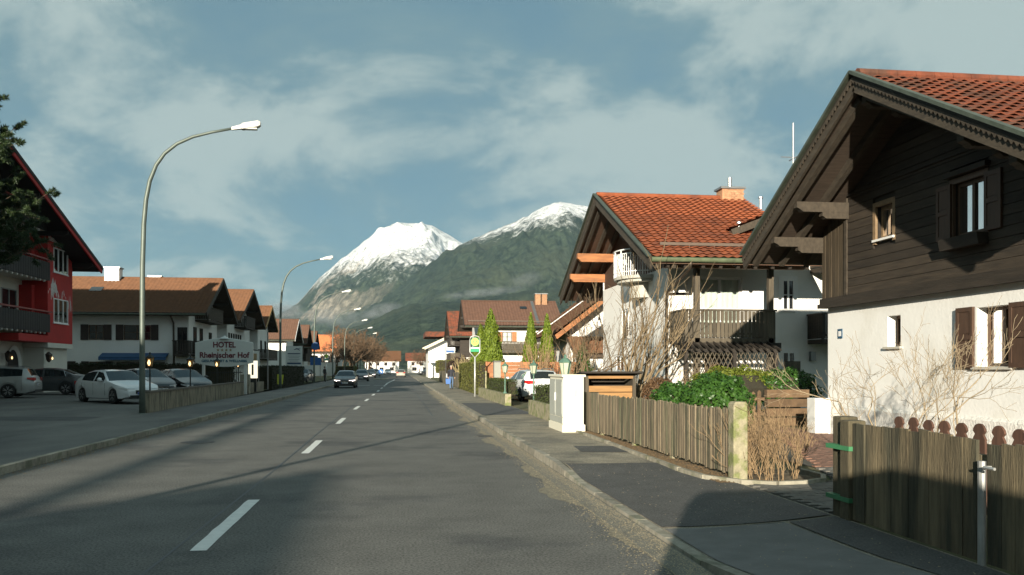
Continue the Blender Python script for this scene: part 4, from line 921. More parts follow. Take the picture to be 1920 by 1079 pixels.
for z0 in (4.35, 7.35): window(HT, MHb, 54.0, 56.2, z0, z0 + 1.45, white_paint, mull=2, sill=white_paint, cur=mat('curtain_warm', (.55, .50, .38), .9, var=.3, scale=3))
# painted white mountain motif and ornaments on the bay
g_ = np.random.default_rng(5); mb = MB(MHb)
def mural(y0, y1, zb_, zt, seed):
    rr = random.Random(seed); k = 16; top = []
    for i in range(k + 1):
        t = i / k; top.append((y0 + (y1 - y0) * t, zb_ + (zt - zb_) * (1 - abs(2 * t - 1) ** 1.3) * rr.uniform(.6, 1.0)))
    for i in range(k):
        if rr.random() < .22: continue
        a, b = top[i], top[i + 1]; lo = zb_ + rr.uniform(-.25, .3)
        mb.quad((a[0], .006, lo), (b[0] - .03, .006, lo + rr.uniform(-.1, .1)), (b[0] - .02, .006, b[1]), (a[0], .006, a[1]))
for ma in ((53.25, 54.9, 5.95, 7.2, 1), (55.1, 56.0, 5.8, 6.55, 2), (56.1, 56.95, 5.1, 6.4, 3)):
    mb = MB(MHb); mural(*ma); mb.build('painted_mountain', mat('mural_white', (.62, .62, .60), .9, var=.4, scale=6), bay)
def text(parent, s, M, size, m, name='lettering', align='CENTER', ext=.004, sx=1.0, bold=.0, width=None):
    cu = bpy.data.curves.new('t', 'FONT'); cu.body = s; cu.size = size; cu.align_x = align; cu.align_y = 'CENTER'; cu.extrude = ext; cu.resolution_u = 3; cu.offset = bold
    tmp = bpy.data.objects.new('t', cu); COL.objects.link(tmp); bpy.context.view_layer.update()
    me = bpy.data.meshes.new_from_object(tmp.evaluated_get(bpy.context.evaluated_depsgraph_get())); bpy.data.objects.remove(tmp)
    po = PW(parent) if parent else Vector(); me.materials.clear()
    if width:
        xs_ = [v.co.x for v in me.vertices]; sx = width / (max(xs_) - min(xs_))
    T = M @ Matrix(((sx, 0, 0, 0), (0, 0, -1, 0), (0, 1, 0, 0), (0, 0, 0, 1)))
    if (M.to_3x3().determinant()) < 0: T = M @ Matrix(((sx, 0, 0, 0), (0, 0, 1, 0), (0, 1, 0, 0), (0, 0, 0, 1)))
    me.transform(Matrix.Translation(-po) @ T); me.update()
    return link(name, me, m, parent)
def TM(o, u, n):     # lettering basis: reads along u, faces n
    u, n = Vector(u), Vector(n); return Matrix(((u.x, -n.x, 0, o[0]), (u.y, -n.y, 0, o[1]), (0, 0, 1, o[2]), (0, 0, 0, 1)))
wl = mat('letter_white', (.75, .74, .70), .6, var=.05)
text(bay, 'Hotel', TM((XH + .02, 53.75, 9.72), (0, 1, 0), (1, 0, 0)), .40, wl); text(bay, 'Rheinischer Hof', TM((XH + .02, 54.6, 9.25), (0, 1, 0), (1, 0, 0)), .52, wl, sx=.8); text(bay, 'Gesundheit & Wellness', TM((XH + .02, 54.95, 8.95), (0, 1, 0), (1, 0, 0)), .22, wl, sx=.85)
# balconies with individual planks
dk = mat('balcony_black', (.011, .010, .0095), .7, var=.3, scale=4, rnd=.3, stretch=(3, 3, .4)); rr = mat('rail_red', (.22, .03, .025), .5, var=.1)
for z0, y0, y1 in ((3.75, 38.0, 53.1), (6.75, 38.0, 53.1), (9.55, 42.0, 52.6)):
    b_ = MB().box(-21.6, XH + .12, y0, y1, z0 - .02, z0 + .12).build('balcony', MATS['hotel_white'], HT)
    MB().box(XH + .02, XH + .22, y0, y1 + .25, z0 + 1.12, z0 + 1.2).build('handrail', rr, b_)
    k = int((y1 - y0) / .30)
    me = MB().prism([(-.14, .02), (-.10, -.04), (.10, -.04), (.14, .02), (.14, .98), (0, 1.04), (-.14, .98)], 0, .03, 'x').mesh('plank'); me.materials.append(dk)
    for i in range(k):
        ob = bpy.data.objects.new('plank', me); COL.objects.link(ob); ob.parent = b_; ob.location = Vector((XH + .15, y0 + (i + .5) * (y1 - y0) / k, z0)) - PW(b_)
    mb = MB()
    for i in range(int((y1 - y0) / .6)): mb.prism([(y0 + i * .6, z0 - .02), (y0 + i * .6 + .3, z0 - .02), (y0 + i * .6 + .15, z0 - .14)], XH + .0, XH + .1, 'x')
    stuff(mb.build('scallops', white_paint, b_))
    for k in range(5):
        ya = y1 - 2.6 - k * 2.9
        if ya > y0 + .3: window(HT, MH, ya, ya + 1.9, z0 + .15, z0 + 2.35, mat('frame_grey', (.30, .30, .28), .5), mull=1)
    MB().box(-21.6, -20.9, y1 - .35, y1 + .08, z0 + .12, z0 + 2.7).build('red_pier', red, HT)
# entrance arch, lit lanterns
mb = MB(MH)
pts = [(52.0 - .72, .3)] + [(52.0 - .72 * math.cos(math.pi * i / 12), 1.75 + .95 * math.sin(math.pi * i / 12)) for i in range(13)] + [(52.0 + .72, .3)]
mb.add([(y, .012, z_) for y, z_ in pts], [tuple(range(len(pts)))]); mb.build('arched_door', mat('door_dark', (.012, .010, .010), .5), HT)
mb = MB(MH); k = len(pts)
po_ = [((y - 52) * 1.28 + 52, (z_ - .3) * 1.1 + .3) for y, z_ in pts]
mb.add([(y, .01, z_) for y, z_ in pts] + [(y, .09, z_) for y, z_ in po_], [(i, i + 1, k + i + 1, k + i) for i in range(k - 1)]); mb.build('arch_reveal', render_white, HT)
window(HT, MH, 48.6, 50.2, .5, 2.4, MATS['frame_grey'], mull=1, cur=MATS['curtain_warm'])
lampglow = mat('lamp_glow', (1.0, .66, .30), .5, var=0, emit=1.3); lampglass = mat('lamp_amber', (.42, .25, .10), .2, var=.2)
for y in (50.75, 53.35):
    xo = -21.6 if y < 53 else -20.48
    wl_ = MB().lathe([(.05, 0), (.14, .12), (.19, .42), (.22, .44), (.04, .62)], (xo + .28, y, 2.0), 6).build('wall_lantern', mat('lantern_iron', (.035, .025, .02), .5), HT)
    MB().lathe([(.02, 0), (.045, .07), (.02, .16)], (xo + .48, y, 2.15), 8).build('bulb', lampglow, wl_)
# roof
mb = MB()
for sg in (-1, 1): mb.prism([(YHC + sg * 13.4, ZHR - SH * 13.4), (YHC, ZHR), (YHC, ZHR - .3), (YHC + sg * 13.4, ZHR - SH * 13.4 - .25)], -43, -18.9, 'x')
rh = mb.build('roof', mat('soffit_black', (.018, .014, .012), .8, var=.3), HT)
rippled(rh, (-43, YHC - 13.4, ZHR - SH * 13.4 + .01), (1, 0, 0), (0, 13.4, 13.4 * SH), 24.1, 13.4 * math.hypot(1, SH), tile_dark); rippled(rh, (-18.9, YHC + 13.4, ZHR - SH * 13.4 + .01), (-1, 0, 0), (0, -13.4, 13.4 * SH), 24.1, 13.4 * math.hypot(1, SH), tile_dark)
for sg in (-1, 1):
    MB().beam((-18.86, YHC + sg * 13.45, ZHR - SH * 13.45 - .02), (-18.86, YHC, ZHR - .02), .06, .2).build('verge_board', MATS['soffit_black'], rh)
    MB().beam((-18.90, YHC + sg * 13.4, ZHR - SH * 13.4 - .24), (-18.90, YHC, ZHR - .24), .08, .22).build('bargeboard', red, rh)
for y in (57.05, 53.0, 49, 45): purlin(rh, (-21.4, y, underH(y) - .32), 2.4, .22, .3, MATS['soffit_black'])
MB().beam((-19.2, 53.2, 9.85), (-19.2, 55.2, 9.2), .05, .06).build('light_tube', mat('tube_warm', (.8, .55, .2), .5, emit=.6, var=0), rh)
# ================================================================ buildings behind the camera on the left (their shadows lie on lot and road)
HB = thing('hotel_annex', 'long hotel annex along the parking lot, out of view', 'building', (-26, -2, .2))
MB().prism([(-37, .1), (-16.6, .1), (-16.6, 5.7), (-26.8, 12.4), (-37, 5.7)], -27.5, 23, 'y').build('wall', MATS['hotel_white'], HB)
mb = MB(); mb.prism([(-15.4, 6.4), (-26.8, 13), (-26.8, 12.7), (-15.4, 6.1)], -28.5, 24, 'y'); mb.prism([(-38.2, 6.4), (-26.8, 13), (-26.8, 12.7), (-38.2, 6.1)], -28.5, 24, 'y'); mb.build('roof', tile_dark, HB)
MB().box(-22.5, -17, 15.5, 24.5, .1, 10.0).build('shade_tower', MATS['hotel_white'], HB); MB().prism([(-23, 9.9), (-16.5, 9.9), (-19.7, 10.5)], 15, 25, 'y').build('shade_tower_roof', tile_dark, HB)  # tower added out of view so its shadow covers the hotel sign
for i in range(14): window(HB, basis((-16.6, 0, 0), (0, 1, 0), (1, 0, 0)), -26 + i * 3.5, -24.4 + i * 3.5, 3.6, 5.0, white_paint, mull=1)
HA = thing('corner_house', 'gabled house beside the road behind the camera', 'house', (-16.8, -40, .1))
MB().prism([(-21.4, .05), (-12.2, .05), (-12.2, 6.2), (-16.8, 8.6), (-21.4, 6.2)], -52, -29.6, 'y').build('wall', render_white, HA)
mb = MB(); mb.prism([(-11.2, 6.0), (-16.8, 9.0), (-16.8, 8.75), (-11.2, 5.75)], -53, -28.8, 'y'); mb.prism([(-22.4, 6.0), (-16.8, 9.0), (-16.8, 8.75), (-22.4, 5.75)], -53, -28.8, 'y'); mb.build('roof', tile_brown, HA)
# ================================================================ plants
def leafmat(name, c, c2, rough=0.6, tl=0.25):
    m = bpy.data.materials.new(name); m.use_nodes = True; nt = m.node_tree; N = nt.nodes.new; L = nt.links.new; b = nt.nodes['Principled BSDF']
    b.inputs['Roughness'].default_value = rough; b.inputs['Specular IOR Level'].default_value = .3
    g = N('ShaderNodeNewGeometry'); n = N('ShaderNodeTexNoise'); n.inputs['Scale'].default_value = 9; n.inputs['Detail'].default_value = 3; L(g.outputs['Position'], n.inputs['Vector'])
    r = N('ShaderNodeMapRange'); L(n.outputs[0], r.inputs[0]); r.inputs[1].default_value = .3; r.inputs[2].default_value = .7
    mx = N('ShaderNodeMix'); mx.data_type = 'RGBA'; mx.inputs[6].default_value = (*c, 1); mx.inputs[7].default_value = (*c2, 1); L(r.outputs[0], mx.inputs[0]); L(mx.outputs[2], b.inputs['Base Color'])
    tr = N('ShaderNodeBsdfTranslucent'); L(mx.outputs[2], tr.inputs[0]); ms = N('ShaderNodeMixShader'); ms.inputs[0].default_value = tl
    L(b.outputs[0], ms.inputs[1]); L(tr.outputs[0], ms.inputs[2]); L(ms.outputs[0], nt.nodes['Material Output'].inputs[0]); MATS[name] = m; return m
thuja_leaf = leafmat('thuja_leaf', (.07, .12, .014), (.21, .27, .028)); laurel_leaf = leafmat('laurel_leaf', (.022, .065, .014), (.065, .15, .025), .35)
hedge_leaf = leafmat('hedge_leaf', (.085, .095, .022), (.18, .18, .05)); dark_leaf = leafmat('dark_hedge_leaf', (.014, .022, .009), (.035, .042, .016)); lime_leaf = leafmat('lime_leaf', (.09, .12, .016), (.20, .23, .03))
pine_needle = leafmat('pine_needle', (.012, .028, .012), (.045, .070, .022), .5, .1); box_leaf = leafmat('box_leaf', (.035, .055, .014), (.085, .105, .03)); rust_leaf = leafmat('dry_leaf', (.10, .055, .028), (.19, .115, .06))
bark = mat('bark', (.12, .085, .055), .9, var=.35, scale=9, bump=.5, bscale=40); bark_warm = mat('bark_warm', (.15, .105, .06), .9, var=.3, scale=9); bark_dry = mat('bark_dry', (.27, .185, .10), .9, var=.35, scale=12); bark_brown = mat('bark_brown', (.125, .080, .046), .9, var=.35, scale=.6)
def leaves(name, P, Nn, size, m, parent, g, aspect=1.6, along=None, jit=.6):
    """leaf-sized quads at points P facing roughly Nn (or lying along a direction)"""
    n = len(P); r = g.normal(0, 1, (n, 3)); nn = Nn + jit * r; nn /= np.linalg.norm(nn, axis=1)[:, None] + 1e-9
    a = (along if along is not None else g.normal(0, 1, (n, 3))) + .35 * g.normal(0, 1, (n, 3)); a = a - (a * nn).sum(1)[:, None] * nn; a /= np.linalg.norm(a, axis=1)[:, None] + 1e-9
    b = np.cross(nn, a); s = size * g.uniform(.6, 1.3, (n, 1)); hw = s / aspect / 2
    V = np.stack([P - a * s / 2, P + b * hw, P + a * s / 2, P - b * hw], 1).reshape(-1, 3)
    Fq = np.arange(4 * n).reshape(n, 4)
    if parent is not None: V = V - np.array(PW(parent))
    return link(name, np_mesh(name, V, Fq), m, parent)
def segs_mesh(name, S, m, parent, n=4):
    """branches: S rows of x0 y0 z0 x1 y1 z1 r0 r1"""
    S = np.array(S, float); p, q = S[:, :3], S[:, 3:6]; d = q - p; L_ = np.linalg.norm(d, axis=1)[:, None] + 1e-9; d = d / L_
    up = np.where(np.abs(d[:, 2:3]) > .9, np.array([[1., 0, 0]]), np.array([[0, 0, 1.]])); s = np.cross(d, up); s /= np.linalg.norm(s, axis=1)[:, None]; u = np.cross(s, d)
    a = np.arange(n) * 2 * math.pi / n; ring = np.cos(a)[None, :, None] * s[:, None] + np.sin(a)[None, :, None] * u[:, None]
    V = np.concatenate([p[:, None] + ring * S[:, 6][:, None, None], q[:, None] + ring * S[:, 7][:, None, None]], 1)
    j = np.arange(n); T = np.stack([j, (j + 1) % n, n + (j + 1) % n, n + j], -1); Fq = (np.arange(len(S))[:, None, None] * 2 * n + T[None]).reshape(-1, 4)
    V = V.reshape(-1, 3)
    if parent is not None: V = V - np.array(PW(parent))
    return link(name, np_mesh(name, V, Fq, True), m, parent)
def grow(rr, S, p, d, ln, r, depth, spread=.5, up=.15, kids=3, shrink=.72, bend=.18, tip=.004, nseg=3):
    p = Vector(p); d = Vector(d).normalized(); r1 = max(tip, r * .72); pts = [p]
    for k in range(nseg):
        d = (d + Vector((rr.gauss(0, bend), rr.gauss(0, bend), rr.gauss(0, bend) + up * .4))).normalized(); q = pts[-1] + d * (ln / nseg)
        a, b = r + (r1 - r) * k / nseg, r + (r1 - r) * (k + 1) / nseg; S.append((*pts[-1], *q, a, b)); pts.append(q)
    if depth <= 0: return
    for k in range(kids):
        base = pts[-1] if k == 0 else pts[rr.randint(1, nseg)]
        nd = (d + Vector((rr.gauss(0, spread), rr.gauss(0, spread), rr.gauss(0, spread) + up))).normalized()
        grow(rr, S, base, nd, ln * shrink * rr.uniform(.75, 1.2), r1 * (.9 if k == 0 else .7), depth - 1, spread, up, kids, shrink, bend, tip, nseg)
def bare_plant(name, label, cat, loc, stems, ln, r, depth, m, seed, spread=.45, up=.2, kids=3, lean=.5, shrink=.72, tip=.004, group=None, bend=.16, foot=.15, part='branches'):
    rr = random.Random(seed); S = []; cuts = []; root = thing(name, label, cat, loc, 0, group)
    for i in range(stems):
        a = rr.uniform(0, 6.28) if stems > 1 else 0; t = lean * rr.uniform(.3, 1) if stems > 1 else .05
        grow(rr, S, (loc[0] + math.cos(a) * foot * (stems > 1), loc[1] + math.sin(a) * foot * (stems > 1), loc[2] - .05), (math.cos(a) * t, math.sin(a) * t, 1), ln * rr.uniform(.8, 1.15), r * rr.uniform(.7, 1.1), depth, spread, up, kids, shrink, bend, tip)
        cuts.append(len(S))
    thin = []; a0 = 0
    for c_ in cuts:                                   # every main stem is a part of its own, fine twigs are one part
        thick = [q for q in S[a0:c_] if q[6] >= r * .40] or S[a0:a0 + 1]; segs_mesh('stem', thick, m, root, 7); thin += [q for q in S[a0:c_] if q[6] < r * .40]; a0 = c_
    if thin: stuff(segs_mesh(part, thin, m, root, 4))
    return root, S
def cone_points(g, n, h, r, lob=.14):
    z = h * (1 - np.sqrt(g.uniform(0, 1, n))) ** 1.0; z = h * (1 - np.sqrt(1 - g.uniform(0, 1, n) * .995)) if False else z
    a = g.uniform(0, 6.283, n); prof = np.clip(1 - z / h, 0, 1) ** .72 * np.clip(.62 + z / h * 2.2, 0, 1)
    rad = r * prof * (1 + lob * np.sin(3 * a + z * 2.1) + lob * .8 * np.sin(7 * a - z * 5)) * g.uniform(.72, 1.05, n)
    return np.stack([rad * np.cos(a), rad * np.sin(a), z], 1), np.stack([np.cos(a), np.sin(a), np.full(n, .35)], 1)
def thuja(loc, h, r, seed, label, m=thuja_leaf, n=15000, group='thujas in the right hand garden', name='thuja', size=.17):
    g = np.random.default_rng(seed); t = thing(name, label, 'thuja', loc, 0, group); P, N_ = cone_points(g, n, h, r); P[:, 2] += .1
    MB().tube([loc, (loc[0], loc[1], loc[2] + h * .8)], [.09, .02], 6).build('trunk', bark, t)
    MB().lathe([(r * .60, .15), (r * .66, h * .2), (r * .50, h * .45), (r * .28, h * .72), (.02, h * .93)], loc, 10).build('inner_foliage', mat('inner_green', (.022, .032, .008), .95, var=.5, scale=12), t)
    leaves('crown', P + np.array(loc), N_, size, m, t, g, 1.8, along=np.tile([[0, 0, 1.]], (n, 1))); return t
thuja((6.0, 56.5, .1), 5.4, 1.15, 1, 'tall double tipped cone-shaped green thuja behind the wooden screen fence'); thuja((5.35, 56.8, .1), 4.4, .85, 2, 'slightly lower thuja grown against the tall one')
thuja((7.75, 50.6, .1), 4.75, .62, 3, 'slim pointed thuja right of the carved balcony'); thuja((8.75, 50.8, .1), 4.75, .66, 4, 'slim pointed thuja beside the low brown roof')
thuja((9.9, 46, .1), 2.95, .8, 5, 'dark rounded evergreen behind the white parked estate car', laurel_leaf, 7000, None, 'evergreen_shrub', .09)
def hedge_box(name, label, x0, x1, y0, y1, z0, z1, m, seed, n, size=.06, group=None, rnd=.1, taper=0.0, solid=None, cat='hedge', lump=.06):
    g = np.random.default_rng(seed); root = thing(name, label, cat, ((x0 + x1) / 2, (y0 + y1) / 2, z0), 0, group)
    dx, dy, dz = x1 - x0, y1 - y0, z1 - z0; A = [dy * dz, dy * dz, dx * dz, dx * dz, dx * dy]; A = np.array(A) / sum(A); f = g.choice(5, n, p=A); u, v = g.uniform(0, 1, n), g.uniform(0, 1, n)
    P = np.zeros((n, 3)); N_ = np.zeros((n, 3))
    for k, (ax, sg) in enumerate(((0, -1), (0, 1), (1, -1), (1, 1), (2, 1))):
        q = f == k; w = [u[q], v[q]]
        if ax == 0: P[q] = np.stack([np.full(q.sum(), x0 if sg < 0 else x1), y0 + dy * w[0], z0 + dz * w[1]], 1)
        if ax == 1: P[q] = np.stack([x0 + dx * w[0], np.full(q.sum(), y0 if sg < 0 else y1), z0 + dz * w[1]], 1)
        if ax == 2: P[q] = np.stack([x0 + dx * w[0], y0 + dy * w[1], np.full(q.sum(), z1)], 1)
        N_[q, ax] = sg
    lumps = lump * np.sin(P[:, 0] * 5 + P[:, 2] * 4) * np.sin(P[:, 1] * 4.3 + P[:, 2] * 3) + lump * .7 * np.sin(P[:, 1] * 11 + P[:, 0] * 9)
    P = P + N_ * (lumps + g.uniform(-.10, .02, n))[:, None]
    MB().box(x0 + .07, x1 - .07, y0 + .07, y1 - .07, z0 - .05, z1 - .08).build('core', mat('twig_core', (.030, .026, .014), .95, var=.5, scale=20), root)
    leaves('foliage', P, N_, size, m, root, g, 1.5); return root
def ball_hedge(name, label, c, rx, ry, rz, m, seed, n, size, cat='shrub', group=None):
    g = np.random.default_rng(seed); root = thing(name, label, cat, (c[0], c[1], .1), 0, group); N_ = g.normal(0, 1, (n, 3)); N_[:, 2] = np.where(N_[:, 2] < -.6, -N_[:, 2], N_[:, 2]); N_ /= np.linalg.norm(N_, axis=1)[:, None]
    k = 1 + .10 * np.sin(N_[:, 0] * 6 + seed) * np.sin(N_[:, 1] * 5 + N_[:, 2] * 7) + .06 * np.sin(N_[:, 0] * 14) ; P = np.array(c) + N_ * np.array([rx, ry, rz]) * (k * g.uniform(.80, 1.03, n))[:, None]
    P[:, 2] = np.maximum(P[:, 2], .12); mb = MB(); mb.lathe([(.02, -.8 * rz), (rx * .62, -.4 * rz), (rx * .72, .1 * rz), (rx * .45, .62 * rz), (.02, .72 * rz)], c, 12); mb.build('core', MATS['twig_core'], root)
    leaves('foliage', P, N_, size, m, root, g, 1.5); return root
hedge_box('clipped_hedge', 'tall clipped hedge with bare woody flank along the right pavement by the bus stop', 4.55, 5.2, 49.8, 66, .1, 2.0, hedge_leaf, 11, 16000, .085)
hedge_box('parking_hedge', 'long dark clipped hedge behind the parked cars', -40, -11.4, 61.6, 62.6, .2, 1.95, dark_leaf, 12, 22000, .11)
hedge_box('roadside_hedge', 'dark high clipped hedge along the left pavement beyond the hotel sign', -10.6, -9.35, 66.5, 88, .1, 1.8, dark_leaf, 13, 20000, .09)
hedge_box('far_hedge', 'far yellow green clipped hedge block on the right beyond the pedestrian', 4.7, 6.6, 104, 112, 1.1, 2.6, hedge_leaf, 14, 5000, .12)
hedge_box('far_left_hedge', 'pale green low hedge beneath the bare street trees', -12, -8.6, 168, 182, .1, 2.0, hedge_leaf, 15, 5000, .16)
hedge_box('planter_hedge', 'small clipped box hedge on the low planter wall beside the grey letter box', 4.45, 5.0, 36.4, 44, .55, 1.15, box_leaf, 16, 7000, .05, 'planter hedges', lump=.04)
hedge_box('planter_hedge', 'small clipped box hedge on the low wall behind the utility cabinet', 4.4, 5.0, 23.6, 28.2, .55, 1.10, box_leaf, 17, 7000, .045, 'planter hedges', lump=.04)
lr = ball_hedge('laurel_bush', 'glossy dark green laurel bush rising above the picket fence', (6.45, 17.0, .80), .72, .8, .72, laurel_leaf, 21, 9000, .075)
lr2 = ball_hedge('laurel_bush', 'lower lobe of glossy laurel at the left of the big bush', (5.95, 18.2, .70), .5, .6, .62, laurel_leaf, 22, 5000, .07)
ball_hedge('golden_bush', 'yellow green leafy bush behind the rough plank fence by the driveway', (10.7, 26.5, .95), 1.5, .8, .75, lime_leaf, 23, 7000, .08); ball_hedge('golden_bush', 'end of the yellow green bush beside the house wall, shade coloured in with dark leaves', (12.3, 26.3, .9), 1.1, .8, .75, laurel_leaf, 24, 5000, .08)  # second bush: shade of that end put into a darker leaf colour
ball_hedge('dry_bush', 'small round russet bush with dead leaves right of the wooden bin shed', (7.75, 25.2, .75), .55, .5, .62, rust_leaf, 25, 5000, .05)
ball_hedge('dark_bush', 'dark purple brown leafless bush beside the far pavement', (6.2, 86, 1.3), 1.6, 2.5, 1.5, leafmat('purple_twig', (.03, .018, .014), (.08, .045, .035)), 26, 5000, .12)
# bare shrubs
bare_plant('bare_shrub', 'large many-stemmed bare shrub in front of the orange roofed house', 'shrub', (7.4, 27.6, .1), 9, 1.95, .05, 3, mat('bark_tan', (.19, .14, .08), .9, var=.3, scale=9), 31, .30, .26, 3, .66, .72, .004)
bare_plant('bare_shrub', 'thin leafless shrub left of the big bare shrub', 'shrub', (5.9, 29.0, .1), 6, 1.45, .035, 4, bark_warm, 32, .4, .2, 3, .6, .74, .005)
bare_plant('climbing_shrub', 'tangle of pale bare twigs growing over the lattice pergola', 'shrub', (9.9, 27.7, .1), 6, .8, .02, 3, bark_dry, 33, .5, .1, 3, .9, .74, .005)
bare_plant('forsythia_bush', 'upright bush of straight bare tan stems behind the white estate car', 'shrub', (7.9, 44.5, .1), 34, 1.5, .026, 2, bark_dry, 34, .22, .3, 3, .42, .62, .008, foot=.7)
bare_plant('twiggy_bush', 'dense dry brown twiggy bush at the end of the picket fence', 'shrub', (5.12, 11.5, .1), 60, .40, .006, 3, bark_dry, 35, .34, .26, 3, .34, .70, .0022, foot=.36)
bare_plant('bare_young_tree', 'pale bare forked sapling against the white wall behind the near fence', 'shrub', (7.8, 13.4, .1), 3, .95, .015, 4, mat('bark_pale', (.30, .235, .15), .9, var=.25, scale=9), 36, .38, .14, 3, .7, .68, .0028, foot=.3)
bare_plant('bare_young_tree', 'second pale bare sapling with spreading limbs by the white wall', 'shrub', (7.7, 11.9, .1), 4, .95, .015, 4, MATS['bark_pale'], 37, .38, .14, 3, .75, .68, .0028, foot=.3)
bare_plant('dry_grass_bush', 'pale dry ornamental bush in front of the far white wall', 'shrub', (6.0, 72, .1), 26, 1.2, .03, 2, mat('straw', (.42, .34, .17), .9, var=.2), 38, .22, .3, 3, .4, .62, .012, foot=.6)
# street trees: one grown, then copied
t0, S0 = bare_plant('bare_street_tree', 'leafless brown street tree in the row left of the road, rounded twiggy crown', 'tree', (0, 0, 0), 1, 3.0, .22, 6, bark_brown, 41, .48, .12, 3, .02, .80, .030, 'bare trees along the left pavement', part='crown')
for c in t0.children:
    if c.name.startswith('stem'): c.name = 'trunk'
places = [(-9.5, 168, 1.0), (-9.3, 184, 1.12), (-9.0, 200, 1.1), (-8.7, 218, 1.15), (-8.2, 238, 1.15), (-7.8, 262, 1.1), (-7.4, 290, 1.1), (-13, 176, 1.05), (-13, 205, 1.1), (11, 262, 1.0), (6.5, 285, .9), (15, 240, .9), (-13, 245, 1.1), (-14, 228, 1.05)]
for i, (x, y, s) in enumerate(places):
    o = t0 if i == 0 else copy_tree(t0); o.location = (x, y, 0.05); o.rotation_euler = (0, 0, i * 1.7); o.scale = (s * 1.1, s * 1.1, s)
    if 8 < i < 12: o['label'] = ('reddish leafless tree right of the street end', 'small leafless tree at the far end of the street', 'leafless tree behind the far right forecourt cars')[i - 9]; del o['group']
# pine at the left edge
def pine(loc, h, seed):
    rr = random.Random(seed); g = np.random.default_rng(seed); root = thing('pine_tree', 'dark long-needled pine tree in front of the red hotel', 'tree', loc)
    MB().tube([loc, (loc[0] + .2, loc[1], loc[2] + h * .5), (loc[0], loc[1], loc[2] + h)], [.24, .17, .04], 9).build('trunk', bark, root)
    S = []; tips = []
    for i in range(58):
        z = loc[2] + h * (.42 + .57 * i / 58); t = 1 - (z - loc[2]) / h; a = i * 2.4 + rr.uniform(-.4, .4); L_ = (.8 + 4.8 * t) * rr.uniform(.7, 1.12); p = Vector((loc[0], loc[1], z)); d = Vector((math.cos(a), math.sin(a), .12))
        k = 6
        for j in range(k):
            q = p + d * (L_ / k); S.append((*p, *q, .05 * (1 - j / k) + .012, .05 * (1 - (j + 1) / k) + .010)); p = q; d = (d + Vector((rr.gauss(0, .14), rr.gauss(0, .14), .09 + rr.gauss(0, .08)))).normalized()
            if j >= 1:
                for b_ in range(5):
                    e = p + Vector((rr.gauss(0, .42), rr.gauss(0, .42), rr.gauss(.14, .26))); S.append((*p, *e, .012, .008)); tips.append((e, (e - p).normalized())); 
        tips.append((p, d))
    segs_mesh('limbs', S, bark, root, 5)
    P = []; A = []
    for e, d in tips:
        n = 130; dirs = g.normal(0, 1, (n, 3)) + np.array(d) * 1.3; dirs /= np.linalg.norm(dirs, axis=1)[:, None]; base = np.array(e) - np.array(d)[None] * g.uniform(0, .34, (n, 1)); P.append(base + dirs * .10); A.append(dirs)
    P = np.concatenate(P); A = np.concatenate(A); leaves('crown', P, g.normal(0, 1, P.shape), .22, pine_needle, root, g, 7.0, along=A * 3); return root
pine((-17.7, 37.6, .3), 12.6, 3)
# ================================================================ fences and garden edges, right
fence_wood = mat('fence_weathered', (.155, .125, .082), .9, var=.45, scale=5, bump=.7, bscale=30, rnd=.28, stretch=(3, 3, .35), col2=(.085, .085, .05), patch=.5, pscale=1.6)
fence_near = mat('fence_boards', (.140, .112, .066), .9, var=.5, scale=4, bump=.7, bscale=24, rnd=.25, stretch=(3, 3, .3), col2=(.058, .054, .034), patch=.5, pscale=1.2)
fence_red = mat('fence_redbrown', (.085, .042, .027), .85, var=.4, scale=6, rnd=.2, stretch=(3, 3, .5))
moss_post = mat('concrete_post', (.30, .27, .18), .95, var=.35, scale=9, bump=.7, bscale=40, col2=(.17, .19, .07), patch=.5, pscale=4)
FB = thing('picket_fence', 'long weathered grey picket fence with concrete posts along the right pavement', 'fence', (FX, 17, .1))
for y in (14.1, 16.5, 19.2): MB().box(FX + .0, FX + .12, y - .07, y + .07, .02, .98).build('post', moss_post, FB)
MB().prism([(FX - .1, 1.16), (FX + .1, 1.16), (FX + .07, 1.20), (FX - .07, 1.20)], 11.1, 11.3, 'y').build('post_cap', moss_post, FB)
MB().box(FX - .1, FX + .1, 11.1, 11.3, .02, 1.16).build('end_post', moss_post, FB, bevel=.012)
for z in (.42, .92): MB().box(FX + .005, FX + .055, 11.3, 19.3, z, z + .08).build('rail', fence_wood, FB)
y = 11.36; i = 0
while y < 19.3:
    w = random.uniform(.058, .078); h = 1.07 + random.uniform(-.02, .02) - (.0 if y < 16.5 else .02); x = FX - .03 + random.uniform(-.010, .010); tz = random.uniform(.005, .03); b0 = .20 + random.uniform(-.02, .02)
    mb = MB(); mb.prism([(y, b0), (y + w, b0), (y + w, h - tz), (y + w * .5, h + .012), (y, h - tz * .6)], x, x + .03, 'x'); mb.build('picket', fence_wood, FB); y += w + random.uniform(.022, .040); i += 1
GB = thing('garden_gate', 'closed plain board garden gate at the end of the picket fence beside the cabinet', 'gate', (FX, 20.6, .1))
MB().box(FX - .02, FX + .10, 22.0, 22.14, .02, 1.15).build('post', moss_post, GB)
for k in range(11): MB().box(FX - .03, FX, 19.36 + k * .236, 19.36 + k * .236 + .222, .16 + random.uniform(-.01, .01), 1.08 + random.uniform(-.02, .02)).build('board', fence_wood, GB)
for z in (.35, .9): MB().box(FX + .001, FX + .05, 19.36, 21.95, z, z + .08).build('rail', fence_wood, GB)
